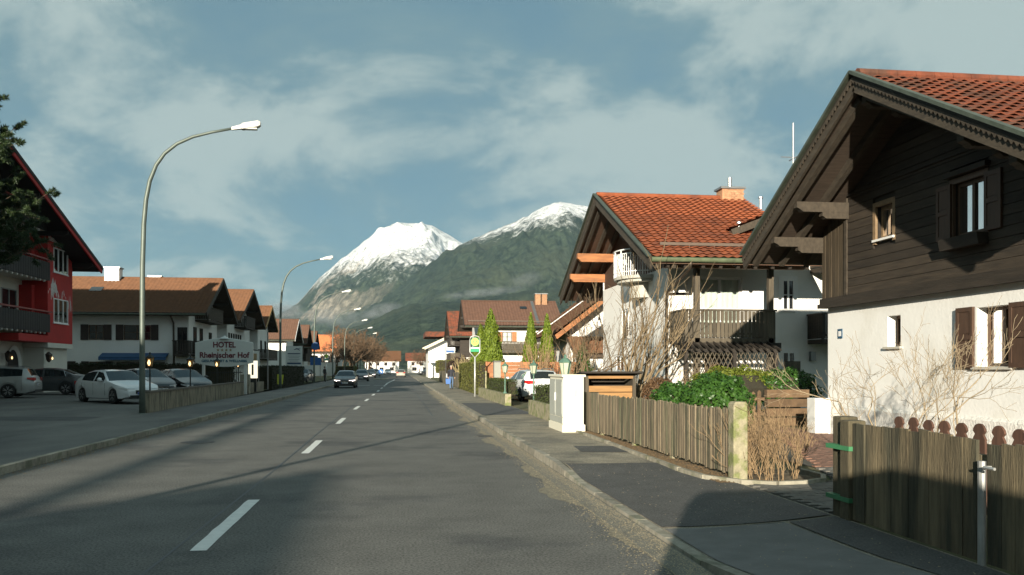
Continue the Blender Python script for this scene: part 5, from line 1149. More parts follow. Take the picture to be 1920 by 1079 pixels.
# near fence with its gate
FA = thing('board_fence', 'mossy upright board fence with twin posts and green straps beside the driveway', 'fence', (FX, 7.3, .1))
for yy, xx in ((8.50, FX), (8.24, FX - .06)): MB().box(xx - .02, xx + .17, yy - .09, yy + .09, .02, 1.15 - (8.5 - yy) * .1).build('post', mat('post_dark', (.085, .072, .042), .9, var=.4, scale=6, bump=.6, stretch=(2, 2, .4)), FA, bevel=.015)
for z in (.82, .30): MB().box(FX - .09, FX + .16, 8.13, 8.60, z, z + .045).build('strap', mat('strap_green', (.05, .20, .09), .5), FA)
y = 6.26
while y < 8.12:
    w = random.uniform(.12, .165); h = 1.10 + random.uniform(-.02, .015); mb = MB(); x = FX - .05 + random.uniform(-.006, .006)
    mb.prism([(y, .14), (min(y + w, 8.13), .14), (min(y + w, 8.13), h + random.uniform(-.012, .012)), (y, h)], x, x + .028, 'x'); mb.build('board', fence_near, FA); y += w + .005
for z in (.3, .88): MB().box(FX - .02, FX + .05, 6.25, 8.15, z, z + .09).build('rail', fence_near, FA)
gp = MB(); gp.tube([(FX - .06, 6.18, .05), (FX - .06, 6.18, .93)], .032, 10); gp.build('steel_post', mat('galvanised', (.42, .43, .42), .45, var=.25, metal=.6), FA)
GA = thing('board_gate', 'mossy board gate hung on the galvanised post next to the near fence', 'gate', (FX, 4.6, .1))
y = 2.6
while y < 6.05:
    w = random.uniform(.12, .165); h = 1.08 + random.uniform(-.02, .015); MB().prism([(y, .14), (y + w, .14), (y + w, h), (y, h + random.uniform(-.01, .01))], FX - .05, FX - .02, 'x').build('board', fence_near, GA); y += w + .005
for z in (.3, .85): MB().box(FX - .018, FX + .04, 2.6, 6.1, z, z + .09).build('rail', fence_near, GA)
MB().tube([(FX - .1, 6.02, .90), (FX - .16, 6.02, .90), (FX - .16, 5.9, .90)], .012, 6).build('handle', MATS['galvanised'], GA)
FC = thing('round_top_fence', 'low red-brown picket fence with rounded tops behind the near board fence', 'fence', (6.0, 8, .1))
def round_picket(y, w, x, h, parent, m):
    pr = [(y - w/2, .15), (y + w/2, .15), (y + w/2, h - .16), (y + w * .32, h - .11)] + [(y + w * .5 * math.cos(a), h - w * .5 + w * .5 * math.sin(a)) for a in [R(-10 + 20 * k) for k in range(1, 10)]] + [(y - w * .32, h - .11), (y - w/2, h - .16)]
    MB().prism(pr, x, x + .025, 'x').build('picket', m, parent)
for k in range(22): round_picket(3.6 + k * .29, .19, 5.95, 1.07 + random.uniform(-.01, .01), FC, fence_red)
for z in (.35, .78): MB().box(5.976, 6.03, 3.4, 10.0, z, z + .09).build('rail', fence_red, FC)
# rough fence at the far side of the driveway
FD = thing('plank_fence', 'rough brown upright plank fence with stacked sleepers beyond the driveway', 'fence', (9.6, 22, .1))
for k in range(10):
    x = 8.0 + k * .165; h = 1.08 + random.uniform(-.1, .06); MB().prism([(x, .1), (x + .10, .1), (x + .10, h - .05), (x + .05, h), (x, h - .05)], 22.0, 22.03, 'y').build('plank', mat('plank_brown', (.12, .075, .04), .9, var=.4, scale=6, rnd=.25), FD)
for z in (.4, .8): MB().box(7.9, 9.7, 22.031, 22.07, z, z + .07).build('rail', MATS['plank_brown'], FD)
for k in range(4): MB().box(9.72, 10.9, 21.9 + random.uniform(-.02, .02), 22.1, .12 + k * .25, .33 + k * .25).build('sleeper', MATS['plank_brown'], FD)
sc = MB(); sc.lathe([(.02, .0), (.07, .03), (.08, .35), (.16, .45), (.19, .55), (.14, .68), (.02, .72)], (8.05, 21.3, .55), 10); sc.tube([(8.05, 21.3, .0), (8.05, 21.3, .56)], .03, 6)
tag(sc.build('garden_figure', white_paint, None, smooth=True), 'white painted garden ornament on a stake by the laurel bush', 'ornament')
# soil bed, leaf litter, edging stones
soilo = struct(sheet('garden_bed', [(4.15, 11.6), (FX + .02, 11.0), (5.4, 10.9), (5.75, 11.3), (5.75, 12.2), (5.3, 13), (5.3, 22), (4.35, 22), (4.2, 16)], soil, .131))
tag(scatter('leaf_litter', leaf_litter, 5000, lambda g, n: 4.22 + np.abs(g.normal(0, .35, n)), lambda g, n, X: g.uniform(11, 22, n), lambda X, Y: np.full_like(X, .133), .012, .03, 8, .5), 'dead leaves and twigs on the bed under the picket fence', 'leaf litter')
edge = [(4.22, 20), (4.2, 17), (4.16, 14), (4.14, 12.4), (4.2, 11.5), (4.5, 10.95), (4.9, 10.72), (5.3, 10.75), (5.65, 10.95), (5.85, 11.35), (5.85, 12.1)]
eb = struct(MB().box(4.18, 4.23, 20, 20.2, .05, .17).build('bed_edging', concrete))
for a, b in zip(edge[:-1], edge[1:]):
    n_ = max(1, int(math.dist(a, b) / .9))
    for k in range(n_):
        p, q = Vector((*a, .13)).lerp(Vector((*b, .13)), k / n_), Vector((*a, .13)).lerp(Vector((*b, .13)), (k + .97) / n_); MB().beam(p, q, .07, .09 + random.uniform(0, .015)).build('edging_stone', concrete, eb)
# driveway pavers: each near stone an object
drive = struct(sheet('driveway', [(FX - .05, 8.6), (10.0, 8.6), (10.0, 21.8), (6.4, 21.8), (6.4, 12.4), (5.9, 11.2), (FX - .05, 10.9)], mat('joint_sand', (.075, .07, .055), .95, var=.3, scale=20), .112))
pav_g = mat('paver_grey', (.13, .125, .11), .9, var=.25, scale=12, rnd=.18, bump=.4); pav_r = mat('paver_red', (.21, .115, .08), .9, var=.25, scale=12, rnd=.18, bump=.4)
pm_g = MB().box(0, .195, 0, .105, 0, .03).mesh('paver'); pm_g.materials.append(pav_g); pm_r = MB().box(0, .195, 0, .105, 0, .03).mesh('paver'); pm_r.materials.append(pav_r)
cells = []
for j in range(int((21.7 - 8.65) / .11)):
    for i_ in range(28):
        x, y = 4.52 + i_ * .2 + (.1 if j % 2 else 0), 8.65 + j * .11
        if x + .2 > 10.0 or (y > 10.75 and x < 5.95 + max(0, (y - 11.4)) * .35) or (y > 12.6 and x < 6.4): continue
        cells.append((x, y))
cells.sort(key=lambda c: (in_frame((c[0], c[1], .13)) or 1e9))
restg, restr = [], []
for k, (x, y) in enumerate(cells):
    redc = y > 12.4 + .3 * math.sin(x * 2)
    if k < 300:
        ob = bpy.data.objects.new('paver', pm_r if redc else pm_g); COL.objects.link(ob); ob.parent = drive; ob.location = (x, y, .105 + random.uniform(-.003, .003)); ob.rotation_euler = (random.uniform(-.01, .01), random.uniform(-.01, .01), random.uniform(-.01, .01))
    else: (restr if redc else restg).append((x, y))
for lst, m in ((restg, pav_g), (restr, pav_r)):
    mb = MB()
    for x, y in lst: mb.box(x, x + .195, y, y + .105, .108, .134 + random.uniform(-.003, .003))
    stuff(mb.build('pavers', m, drive))
# ================================================================ street furniture, right
CB = thing('utility_cabinet', 'tall cream white utility cabinet with grey double doors on the right pavement', 'cabinet', (4.1, 21.2, .12))
cream = mat('cabinet_cream', (.74, .72, .60), .55, var=.06, scale=4, bump=.1); cgrey = mat('cabinet_grey', (.40, .42, .38), .55, var=.06)
mb = MB(); mb.box(3.90, 4.40, 20.32, 22.15, .10, 1.44); mb.build('housing', cream, CB, bevel=.015)
MB().box(3.86, 4.44, 20.28, 22.19, 1.44, 1.50).build('lid', cream, CB, bevel=.012); MB().box(3.87, 4.43, 20.29, 22.18, .09, .30).build('base', cream, CB, bevel=.01)
for k in range(2):
    d_ = MB().box(3.882, 3.90, 20.40 + k * .88, 21.24 + k * .88, .48, 1.38).build('door', cgrey, CB); MB().box(3.876, 3.882, 20.46 + k * .88, 21.18 + k * .88, .54, 1.32).build('door_panel', cgrey, d_)
MB().box(3.884, 3.90, 20.40, 22.12, .32, .46).build('vent_panel', cgrey, CB); MB().box(3.85, 3.876, 21.20, 21.28, .85, 1.05).build('handle', white_paint, CB)
for k in range(9): MB().box(3.97 + k * .045, 3.985 + k * .045, 20.312, 20.322, .34, 1.20).build('rib', cream, CB)
MB().box(4.17, 4.23, 20.305, 20.32, .98, 1.16).build('lock_plate', mat('lock_plate', (.5, .5, .44), .4), CB)
SH_ = thing('bin_shed', 'low wooden bin shed with dark flat roof and orange-brown front behind the gate', 'shed', (6.4, 26, .1))
for x in (5.62, 7.08): MB().box(x - .05, x + .05, 25.5, 26.6, .1, 1.42).build('side_wall', wood_grey, SH_)
for k in range(5): MB().box(5.68, 7.02, 25.52, 25.55, .14 + k * .2, .32 + k * .2).build('board', mat('shed_orange', (.30, .16, .055), .7, var=.35, scale=4, stretch=(.4, 3, 4)), SH_)
MB().box(5.68, 7.02, 26.5, 26.55, .1, 1.42).build('back_wall', wood_dark, SH_); mb = MB(); mb.prism([(25.3, 1.56), (26.75, 1.44), (26.75, 1.38), (25.3, 1.50)], 5.4, 7.3, 'x'); mb.build('roof', wood_dark, SH_); MB().box(5.66, 7.04, 25.49, 25.52, 1.34, 1.42).build('fascia', MATS['shed_orange'], SH_)
for y0, y1, lb in ((23.3, 28.6, 'low mossy concrete planter wall behind the utility cabinet'), (35.0, 47.0, 'low mossy concrete planter wall beyond the car driveway')):
    o = MB().box(4.3, 4.55, y0, y1, .05, .60).build('planter_wall', moss_post, None, bevel=.01); tag(o, lb, 'wall')
iron_green = mat('iron_green', (.10, .19, .14), .55, var=.2, metal=.2); lantern_glass = mat('lantern_glass', (.50, .50, .38), .15, var=.2, spec=.7)
def lantern(loc, h, label, group, pole=iron_green, glass=lantern_glass, lit=False, s=1.0, name='garden_lantern'):
    t = thing(name, label, 'lantern', loc, 0, group); x, y, z = loc
    MB().lathe([(.09 * s, 0), (.07 * s, .05), (.035 * s, .10), (.028 * s, .35), (.022 * s, h - .08), (.05 * s, h - .04), (.03 * s, h)], loc, 8).build('post', pole, t)
    c = MB().lathe([(.075 * s, h), (.125 * s, h + .26 * s)], loc, 6).build('glass', glass, t)
    mb = MB()
    for k in range(6):
        a = k * math.pi / 3; mb.beam((x + .078 * s * math.cos(a), y + .078 * s * math.sin(a), z + h), (x + .13 * s * math.cos(a), y + .13 * s * math.sin(a), z + h + .26 * s), .014 * s, .014 * s)
    mb.lathe([(.145 * s, h + .26 * s), (.15 * s, h + .28 * s), (.07 * s, h + .35 * s), (.03 * s, h + .37 * s), (.035 * s, h + .41 * s), (.005, h + .45 * s)], loc, 6); mb.build('frame', pole, t)
    if lit: MB().lathe([(.02, h + .03), (.05 * s, h + .1 * s), (.02, h + .2 * s)], (x, y - .11 * s, z), 8).build('bulb', lampglow, t)
    return t
lantern((4.42, 36.0, .6), .88, 'green iron lantern post on the planter beside the grey letter box', 'garden lanterns right'); lantern((4.5, 28.75, .12), 1.36, 'green iron lantern post in front of the white estate car', 'garden lanterns right'); lantern((4.6, 23.7, .6), .88, 'green iron lantern just behind the top of the utility cabinet', 'garden lanterns right', s=1.25)
MBX = thing('letter_box', 'grey metal letter box on a post before the wooden screen fence', 'letter box', (4.75, 42, .1)); MB().box(4.68, 4.84, 41.9, 42.1, .1, 1.2).build('post', mat('grey_dark', (.10, .10, .09), .6), MBX); MB().box(4.60, 4.92, 41.8, 42.25, 1.2, 1.95).build('box', mat('grey_box', (.26, .27, .23), .5, var=.1), MBX); MB().box(4.57, 4.95, 41.77, 42.3, 1.95, 2.02).build('lid', MATS['grey_dark'], MBX)
SCN = thing('screen_fence', 'orange-brown horizontal board privacy screen behind the letter box', 'fence', (6.8, 49, .1))
scm = mat('screen_wood', (.33, .13, .05), .65, var=.3, scale=3, rnd=.15, stretch=(.5, 3, 4))
for x0 in (4.95, 6.95, 8.95):
    MB().box(x0 - .05, x0 + .05, 48.95, 49.05, .1, 2.05).build('post', scm, SCN)
    for k in range(9): MB().box(x0 + .055, x0 + 1.945, 48.99, 49.015, .16 + k * .207, .16 + k * .207 + .198).build('board', scm, SCN)
MB().box(4.75, 4.9, 48.4, 48.55, .1, 1.5).build('gate_post', moss_post, SCN)
# bus stop signs: round sign above a plate in a forked white frame
def bus_stop(loc, label, s=1.0):
    t = thing('bus_stop_sign', label, 'bus stop sign', loc, 0, 'bus stop signs'); x, y, z = loc; wf = mat('sign_frame', (.55, .57, .55), .4, metal=.4, var=.1)
    mb = MB(); mb.tube([(x, y, z), (x, y, z + 2.15)], .045, 8); 
    for sg in (-1, 1): mb.tube([(x, y, z + 2.1), (x + sg * .27, y, z + 2.4), (x + sg * .27, y, z + 3.1)], .028, 6)
    mb.tube([(x - .27, y, z + 3.1), (x - .2, y, z + 3.24), (x, y, z + 3.3), (x + .2, y, z + 3.24), (x + .27, y, z + 3.1)], .028, 6); mb.build('frame', wf, t, smooth=True)
    gm = mat('sign_green', (.02, .30, .14), .4, var=.05); ym = mat('sign_yellow', (.62, .70, .10), .4, var=.05)
    MB().lathe([(.24, -.012), (.24, .012)], (x, y, z + 2.96), 24, 'y').build('rim', gm, t); d_ = MB().lathe([(.205, -.018), (.205, .018)], (x, y, z + 2.96), 24, 'y').build('disc', ym, t)
    text(d_, 'H', TM((x, y - .02, z + 2.96), (1, 0, 0), (0, -1, 0)), .34, gm); MB().box(x - .24, x + .24, y - .012, y + .012, z + 2.42, z + 2.68).build('plate', gm, t); MB().box(x - .22, x + .22, y - .014, y - .0125, z + 2.60, z + 2.66).build('plate_strip', white_paint, t)
    return t
bus_stop((4.07, 46.5, .12), 'green and yellow bus stop sign on a forked white post by the clipped hedge')
bus_stop((-8.4, 103, .115), 'green and yellow bus stop sign on the left pavement by the oncoming cars')
ns = thing('street_name_sign', 'thin dark post with blue street name plate beside the far right pavement', 'sign', (4.25, 79, .12)); MB().tube([(4.25, 79, .12), (4.25, 79, 3.6)], .04, 6).build('post', mat('post_black', (.05, .05, .05), .5), ns); MB().box(4.3, 5.0, 78.98, 79.0, 3.1, 3.3).build('plate', mat('sign_blue', (.02, .10, .30), .4, var=.05), ns)
for y0, y1, lb in ((68, 76, 'grey weathered board fence beyond the pedestrian'), (88, 101, 'pale board fence under the far yellow green hedge')):
    f_ = thing('garden_fence', lb, 'fence', (4.7, (y0 + y1) / 2, .1)); n_ = int((y1 - y0) / .5)
    for k in range(n_): MB().box(4.66, 4.70, y0 + k * .5, y0 + k * .5 + .47, .12, 1.35 + random.uniform(-.03, .03)).build('board', fence_wood, f_)
# ================================================================ street furniture, left
FW = thing('garden_wall', 'low rendered concrete wall with streaked face along the hotel parking lot', 'wall', (-9, 43, .1))
stain = mat('wall_stained', (.25, .225, .165), .95, var=.3, scale=5, bump=.5, bscale=40, col2=(.09, .085, .06), patch=.45, pscale=2.2, stretch=(2.5, 2.5, .5))
def slab(parent, a, b, z0, z1, w, m, name):
    mb = MB(); d = Vector((b[0] - a[0], b[1] - a[1], 0)).normalized(); s = Vector((-d.y, d.x, 0)) * w / 2
    P = [(a[0] - s.x, a[1] - s.y), (b[0] - s.x, b[1] - s.y), (b[0] + s.x, b[1] + s.y), (a[0] + s.x, a[1] + s.y)]; mb.prism(P, z0, z1, 'z'); return mb.build(name, m, parent)
wa, wb = (-8.62, 31.1), (-9.45, 55.1)
for k in range(6):
    p = [wa[i] + (wb[i] - wa[i]) * k / 6 for i in (0, 1)]; q = [wa[i] + (wb[i] - wa[i]) * (k + 1) / 6 - (.012 if i else 0) for i in (0, 1)]; slab(FW, p, q, .05, .80, .22, stain, 'wall_section'); slab(FW, p, q, .80, .86, .28, mat('wall_coping', (.12, .105, .085), .9, var=.3, scale=5), 'coping')
MB().box(-9.75, -9.2, 55.2, 55.75, .05, 1.28).build('pillar', concrete, FW, bevel=.03); slab(FW, (-9.5, 55.8), (-9.6, 63), .05, .72, .22, stain, 'wall_section')
iron = mat('iron_black', (.02, .025, .024), .5, var=.2, metal=.3)
for i, (y, lb) in enumerate(((32.3, 'lit black lantern post on the wall next to the tall street lamp'), (39.4, 'lit black lantern post before the dark hatchbacks'), (46.2, 'lit black lantern post in front of the hotel sign board'), (53.6, 'lit black lantern post at the right end of the hotel sign'))):
    x = wa[0] + (wb[0] - wa[0]) * (y - wa[1]) / 24 - .16; lantern((x, y, .1), 1.62, lb, 'lit lantern posts along the parking lot wall', iron, lampglass, True, 1.15, 'wall_lantern_post')
SG = thing('hotel_sign', 'large white arched hotel sign board on two white posts', 'sign', (-10.3, 53.0, .1))
MS = TM((-10.25, 52.9, 0), (1, 0, 0), (0, -1, 0)); n = 24; sw = 1.66
top = [(-sw + 2 * sw * i / n, 3.10 + .28 * math.cos((i / n - .5) * math.pi)) for i in range(n + 1)]; bot = [(sw - 2 * sw * i / n, 1.98 - .24 * math.cos((i / n - .5) * math.pi)) for i in range(n + 1)]
sign_white = mat('sign_white', (.60, .63, .60), .5, var=.05); mb = MB(); mb.prism([(x - 10.25, z) for x, z in top + bot], 52.94, 53.06, 'y'); bd = mb.build('board', sign_white, SG)
mb = MB(); mb.tube([(x - 10.25, 53.0, z + .02) for x, z in top], .055, 6); mb.lathe([(.30, 0), (.22, .07), (.1, .11), (.04, .2)], (-10.25, 53.0, 3.40), 10); mb.build('crown_moulding', sign_white, SG)
for x in (-11.45, -9.05): MB().box(x - .075, x + .075, 52.97, 53.12, .1, 2.0).build('post', sign_white, SG)
maroon = mat('letter_maroon', (.13, .012, .025), .6, var=.05); gold = mat('letter_gold', (.28, .20, .09), .5, var=.05); teal = mat('letter_teal', (.02, .11, .17), .5, var=.05)
def sgn(s, x, z, size, m, width, bold): return text(bd, s, TM((-10.25 + x, 52.925, z), (1, 0, 0), (0, -1, 0)), size, m, width=width, bold=bold)
sgn('HOTEL', 0, 3.03, .46, maroon, 1.30, .014); sgn('Rheinischer Hof', 0, 2.42, .46, maroon, 2.85, .014); sgn('GESUNDHEIT & WELLNESS', 0, 2.08, .20, teal, 2.6, .007)
for k in range(4):
    mb = MB(); cx_, cz_ = -10.25 - .36 + k * .24, 2.73; pts = [(cx_ + (.10 if j % 2 == 0 else .042) * math.sin(j * math.pi / 5), cz_ + (.10 if j % 2 == 0 else .042) * math.cos(j * math.pi / 5)) for j in range(10)]; mb.prism(pts, 52.92, 52.936, 'y'); mb.build('star', gold, bd)
RF = thing('railing_fence', 'black iron railing below the hotel sign', 'railing', (-11, 56.4, .1))
for z in (.35, 1.35): MB().box(-13.4, -9.8, 56.38, 56.42, z, z + .05).build('rail', iron, RF)
for k in range(29): MB().beam((-13.3 + k * .12, 56.4, .12), (-13.3 + k * .12, 56.4, 1.5), .025, .025).build('bar', iron, RF)
lb_ = thing('menu_display', 'small lit white display case on a dark stand beside the wall pillar', 'display', (-9.55, 58.6, .1)); MB().box(-9.75, -9.3, 58.5, 58.7, .1, 1.0).build('stand', iron, lb_); MB().box(-9.8, -9.25, 58.45, 58.75, 1.0, 2.15).build('case', mat('display_lit', (.9, .82, .62), .5, emit=.7, var=.1), lb_); MB().box(-9.58, -9.46, 58.44, 58.449, 1.2, 1.9).build('motif', iron, lb_)
# street lamps: bent mast with a long head; one built, the rest copies
lamp_m = mat('lamp_mast', (.105, .13, .112), .5, var=.2, scale=2, metal=.25, obj=True); lamp_h = mat('lamp_head', (.52, .52, .48), .45, var=.1, obj=True)
LP = thing('street_lamp', 'tall bent street lamp at the corner of the parking lot wall', 'street lamp', (-8.55, 30.4, .1), 0, 'street lamps along the left pavement')
prof = [(270, 640), (270.5, 500), (273, 420), (277, 375), (284, 340), (296, 310), (312, 288), (335, 270), (365, 257), (400, 248.5), (442, 241)]
base = Vector((-8.55, 30.4, .1)); pts = [Vector((0, 0, -.05)), Vector((0, 0, 1.0))] + [Vector((atY(x, y, 30.4).x + 8.55, 0, atY(x, y, 30.4).z - .1)) for x, y in prof]
x0_ = pts[2].x
for p in pts[2:]: p.x -= x0_
MB().tube(pts, [.105, .10] + [.088 - .0045 * k for k in range(len(prof))], 12).build('mast', lamp_m, LP, smooth=True, world=False)
MB().lathe([(.14, -.05), (.13, .02), (.11, .05)], (0, 0, 0), 12).build('base_collar', lamp_m, LP, world=False)
e = pts[-1]; dr_ = (pts[-1] - pts[-2]).normalized(); mb = MB(); a_ = e - dr_ * .08
def sec(c, w, h, dz=0): return [c + Vector((0, -w, -h + dz)), c + Vector((0, w, -h + dz)), c + Vector((0, w * .8, h + dz)), c + Vector((0, -w * .8, h + dz))]
rings = [sec(a_, .05, .05), sec(a_ + dr_ * .30, .07, .07), sec(a_ + dr_ * .38, .13, .10), sec(a_ + dr_ * .90, .13, .10, -.01), sec(a_ + dr_ * .98, .10, .06, -.02)]
mb.add([p for r_ in rings for p in r_], [(0, 1, 2, 3), (19, 18, 17, 16)] + [(4 * i + j, 4 * i + (j + 1) % 4, 4 * i + 4 + (j + 1) % 4, 4 * i + 4 + j) for i in range(4) for j in range(4)]); mb.build('lamp_head', lamp_h, LP, world=False)
mb = MB(); c0 = a_ + dr_ * .64; mb.cbox((c0.x, 0, c0.z - .125), .44, .2, .05); mb.build('lamp_lens', mat('lens', (.45, .46, .42), .2), LP, world=False)
for x, y, lb in ((-8.5, -3.0, 'tall bent street lamp on the left pavement behind the camera'), (-8.75, 66, 'bent street lamp in front of the dark roadside hedge'), (-8.95, 94, 'bent street lamp with a round blue sign on its mast'), (-9.1, 122, 'bent street lamp in front of the orange roofed house'), (-9.2, 150, 'distant bent street lamp before the bare trees'), (-9.2, 178, 'distant bent street lamp among the bare street trees'), (-9.0, 206, 'far bent street lamp beyond the first bare trees')):
    o = copy_tree(LP); o.location = (x, y, .1); o['label'] = lb
bl = MB().lathe([(.42, -.015), (.42, .015)], (-8.95 + .15, 93.8, 4.0), 24, 'y').build('round_sign', MATS['sign_blue'], None); tag(bl, 'round blue sign fixed to a left street lamp mast', 'sign')
def board(name, label, x, y, z0, z1, w, m, posts=True, cat='sign'):
    t = thing(name, label, cat, (x, y, .1)); MB().box(x - w/2, x + w/2, y - .03, y + .03, z0, z1).build('board', m, t)
    if posts:
        for sg in (-1, 1): MB().tube([(x + sg * w * .42, y + .06, .1), (x + sg * w * .42, y + .06, z1 - .05)], .035, 6).build('post', metal_grey, t)
    return t
bb = board('advert_board', 'white advertising board with small blue figure and lines of text above the hedge', -10.1, 86.0, 1.9, 3.82, 1.58, sign_white)
navy = mat('print_navy', (.03, .06, .12), .6); 
for z, w, h in ((3.02, 1.2, .10), (2.82, 1.15, .03), (2.66, 1.0, .03), (2.5, 1.05, .03), (2.34, .8, .03), (2.05, 1.3, .16)): MB().box(-10.1 - w/2, -10.1 + w/2, 85.955, 85.968, z, z + h).build('print_line', navy, bb)
mb = MB(); mb.tube([(-10.1, 85.955, 3.45), (-9.85, 85.955, 3.56), (-9.65, 85.955, 3.50), (-9.55, 85.955, 3.36)], [.02, .05, .05, .015], 5); mb.tube([(-9.72, 85.955, 3.52), (-9.5, 85.955, 3.6)], [.03, .01], 5); mb.build('figure_print', navy, bb)
board('small_board', 'smaller white board beyond the advertising board', -9.9, 98, 1.1, 1.95, 1.3, sign_white); board('blue_board', 'square blue board low beside the third street lamp', -9.4, 100.5, 2.0, 2.9, 1.2, MATS['sign_blue'])
w1 = board('panel_sign', 'small white panel sign with dark motif before the tan roofed house', -10.9, 62.5, 1.9, 2.75, .95, sign_white); MB().box(-11.1, -10.8, 62.455, 62.468, 2.1, 2.6).build('motif', navy, w1)
w2 = board('panel_sign', 'white panel sign with brown picture beside the plain signpost', -10.25, 63.5, 1.8, 2.9, .75, sign_white); MB().box(-10.45, -10.05, 63.455, 63.468, 2.2, 2.7).build('picture', mat('print_tan', (.30, .22, .12), .6), w2)
p1 = MB().tube([(-9.45, 64.6, .1), (-9.45, 64.6, 4.3)], .045, 8).build('sign_post', metal_grey, None); tag(p1, 'plain tall grey signpost beside the dark hedge', 'post')
ys_ = MB().tube([(-8.9, 66.9, .1), (-8.9, 66.9, .5)], .03, 6); ys_.prism([(-9.1, .45), (-8.7, .45), (-8.62, 1.15), (-9.1, 1.2)], 66.88, 66.92, 'y'); tag(ys_.build('yellow_sign', mat('yellow_lime', (.55, .58, .05), .5), None), 'small yellow sign low at the foot of a street lamp', 'sign')
kr = thing('keep_right_sign', 'round blue arrow sign on a short post on the traffic island', 'sign', (-2.6, 127.4, .12)); MB().tube([(-2.6, 127.4, .12), (-2.6, 127.4, 1.1)], .05, 8).build('post', metal_grey, kr); MB().lathe([(.38, -.02), (.38, .02)], (-2.6, 127.4, 1.15), 24, 'y').build('disc', mat('arrow_blue', (.02, .14, .42), .4, var=.03), kr)
mb = MB(); mb.prism([(-2.75, 1.28), (-2.67, 1.35), (-2.52, 1.17), (-2.45, 1.22), (-2.43, 1.0), (-2.64, 1.05), (-2.58, 1.1)], 127.365, 127.379, 'y'); mb.build('arrow', white_paint, kr)
# ================================================================ vehicles
tyre_m = mat('tyre', (.018, .018, .018), .85, var=.2, obj=True); rim_m = mat('rim', (.40, .41, .42), .3, var=.05, metal=.8, obj=True); car_glass = mat('car_glass', (.018, .024, .026), .04, var=0, spec=.9)
car_black = mat('car_black_trim', (.018, .018, .018), .5, var=.1); lamp_w = mat('headlamp', (.62, .65, .66), .08, var=.1, spec=.9); lamp_on = mat('headlamp_on', (1.0, .86, .78), .1, var=0, emit=1.6); lamp_r = mat('tail_lamp', (.42, .015, .015), .15, var=.1, spec=.8)
chrome = mat('chrome', (.6, .6, .6), .15, var=0, metal=1.0); plate_m = mat('number_plate', (.66, .67, .66), .4, var=.03); plate_b = mat('plate_band', (.03, .08, .35), .4, var=0); plate_t = mat('plate_text', (.02, .02, .02), .5, var=0)
def paintmat(name, c, metal=.0, rough=.25): return mat(name, c, rough, var=.03, scale=2, metal=metal, coat=.5, obj=True)
PROFILES = {
 # length, top profile (x from nose, z), belt profile, wheel centres, wheel radius, width, roof end / glass layout
 'sedan': dict(L=4.74, W=1.84, top=[(0, .52), (.05, .66), (.35, .76), (1.2, .93), (1.42, .97), (2.12, 1.37), (2.6, 1.43), (3.1, 1.42), (3.55, 1.34), (4.12, 1.09), (4.5, 1.05), (4.66, 1.0), (4.74, .80)],
               belt=[(0, .50), (.35, .72), (1.3, .90), (2.5, .93), (4.0, .98), (4.74, .78)], wheels=(.90, 3.72), r=.325, A=1.42, Bp=2.62, C=3.72, wind=(1.42, 2.12), rear=(3.55, 4.12)),
 'estate': dict(L=4.66, W=1.80, top=[(0, .52), (.05, .68), (.35, .80), (1.05, .96), (1.25, 1.0), (1.98, 1.40), (2.5, 1.47), (3.4, 1.47), (4.1, 1.43), (4.30, 1.38), (4.50, 1.05), (4.60, .95), (4.66, .72)],
                belt=[(0, .50), (.35, .74), (1.3, .93), (2.5, .96), (4.2, 1.04), (4.66, .70)], wheels=(.88, 3.55), r=.33, A=1.25, Bp=2.5, C=4.15, wind=(1.25, 1.98), rear=(4.30, 4.50)),
 'hatch': dict(L=4.28, W=1.78, top=[(0, .50), (.05, .66), (.32, .78), (1.0, .97), (1.18, 1.02), (1.92, 1.41), (2.4, 1.48), (3.1, 1.46), (3.65, 1.38), (3.90, 1.30), (4.14, 1.0), (4.22, .92), (4.28, .68)],
               belt=[(0, .48), (.32, .72), (1.2, .93), (2.4, .97), (3.8, 1.05), (4.28, .66)], wheels=(.84, 3.44), r=.315, A=1.18, Bp=2.4, C=3.55, wind=(1.18, 1.92), rear=(3.90, 4.14)),
}
def plate(parent, x, z, front, hw=.26):
    s = -1 if front else 1; p = MB().box(min(x, x + s * .015), max(x, x + s * .015), -hw, hw, z - .055, z + .055).build('number_plate', plate_m, parent, world=False)
    x2 = x + s * .0155; MB().box(min(x2, x2 + s * .002), max(x2, x2 + s * .002), -hw if not front else hw - .045, -hw + .045 if not front else hw, z - .05, z + .05).build('band', plate_b, p, world=False)
    mb = MB()
    for k in range(7):
        if k == 2: continue
        y = -hw + .085 + k * .06; mb.box(min(x2, x2 + s * .002), max(x2, x2 + s * .002), y, y + .034, z - .032, z + .032)
    stuff(mb.build('characters', plate_t, p, world=False))
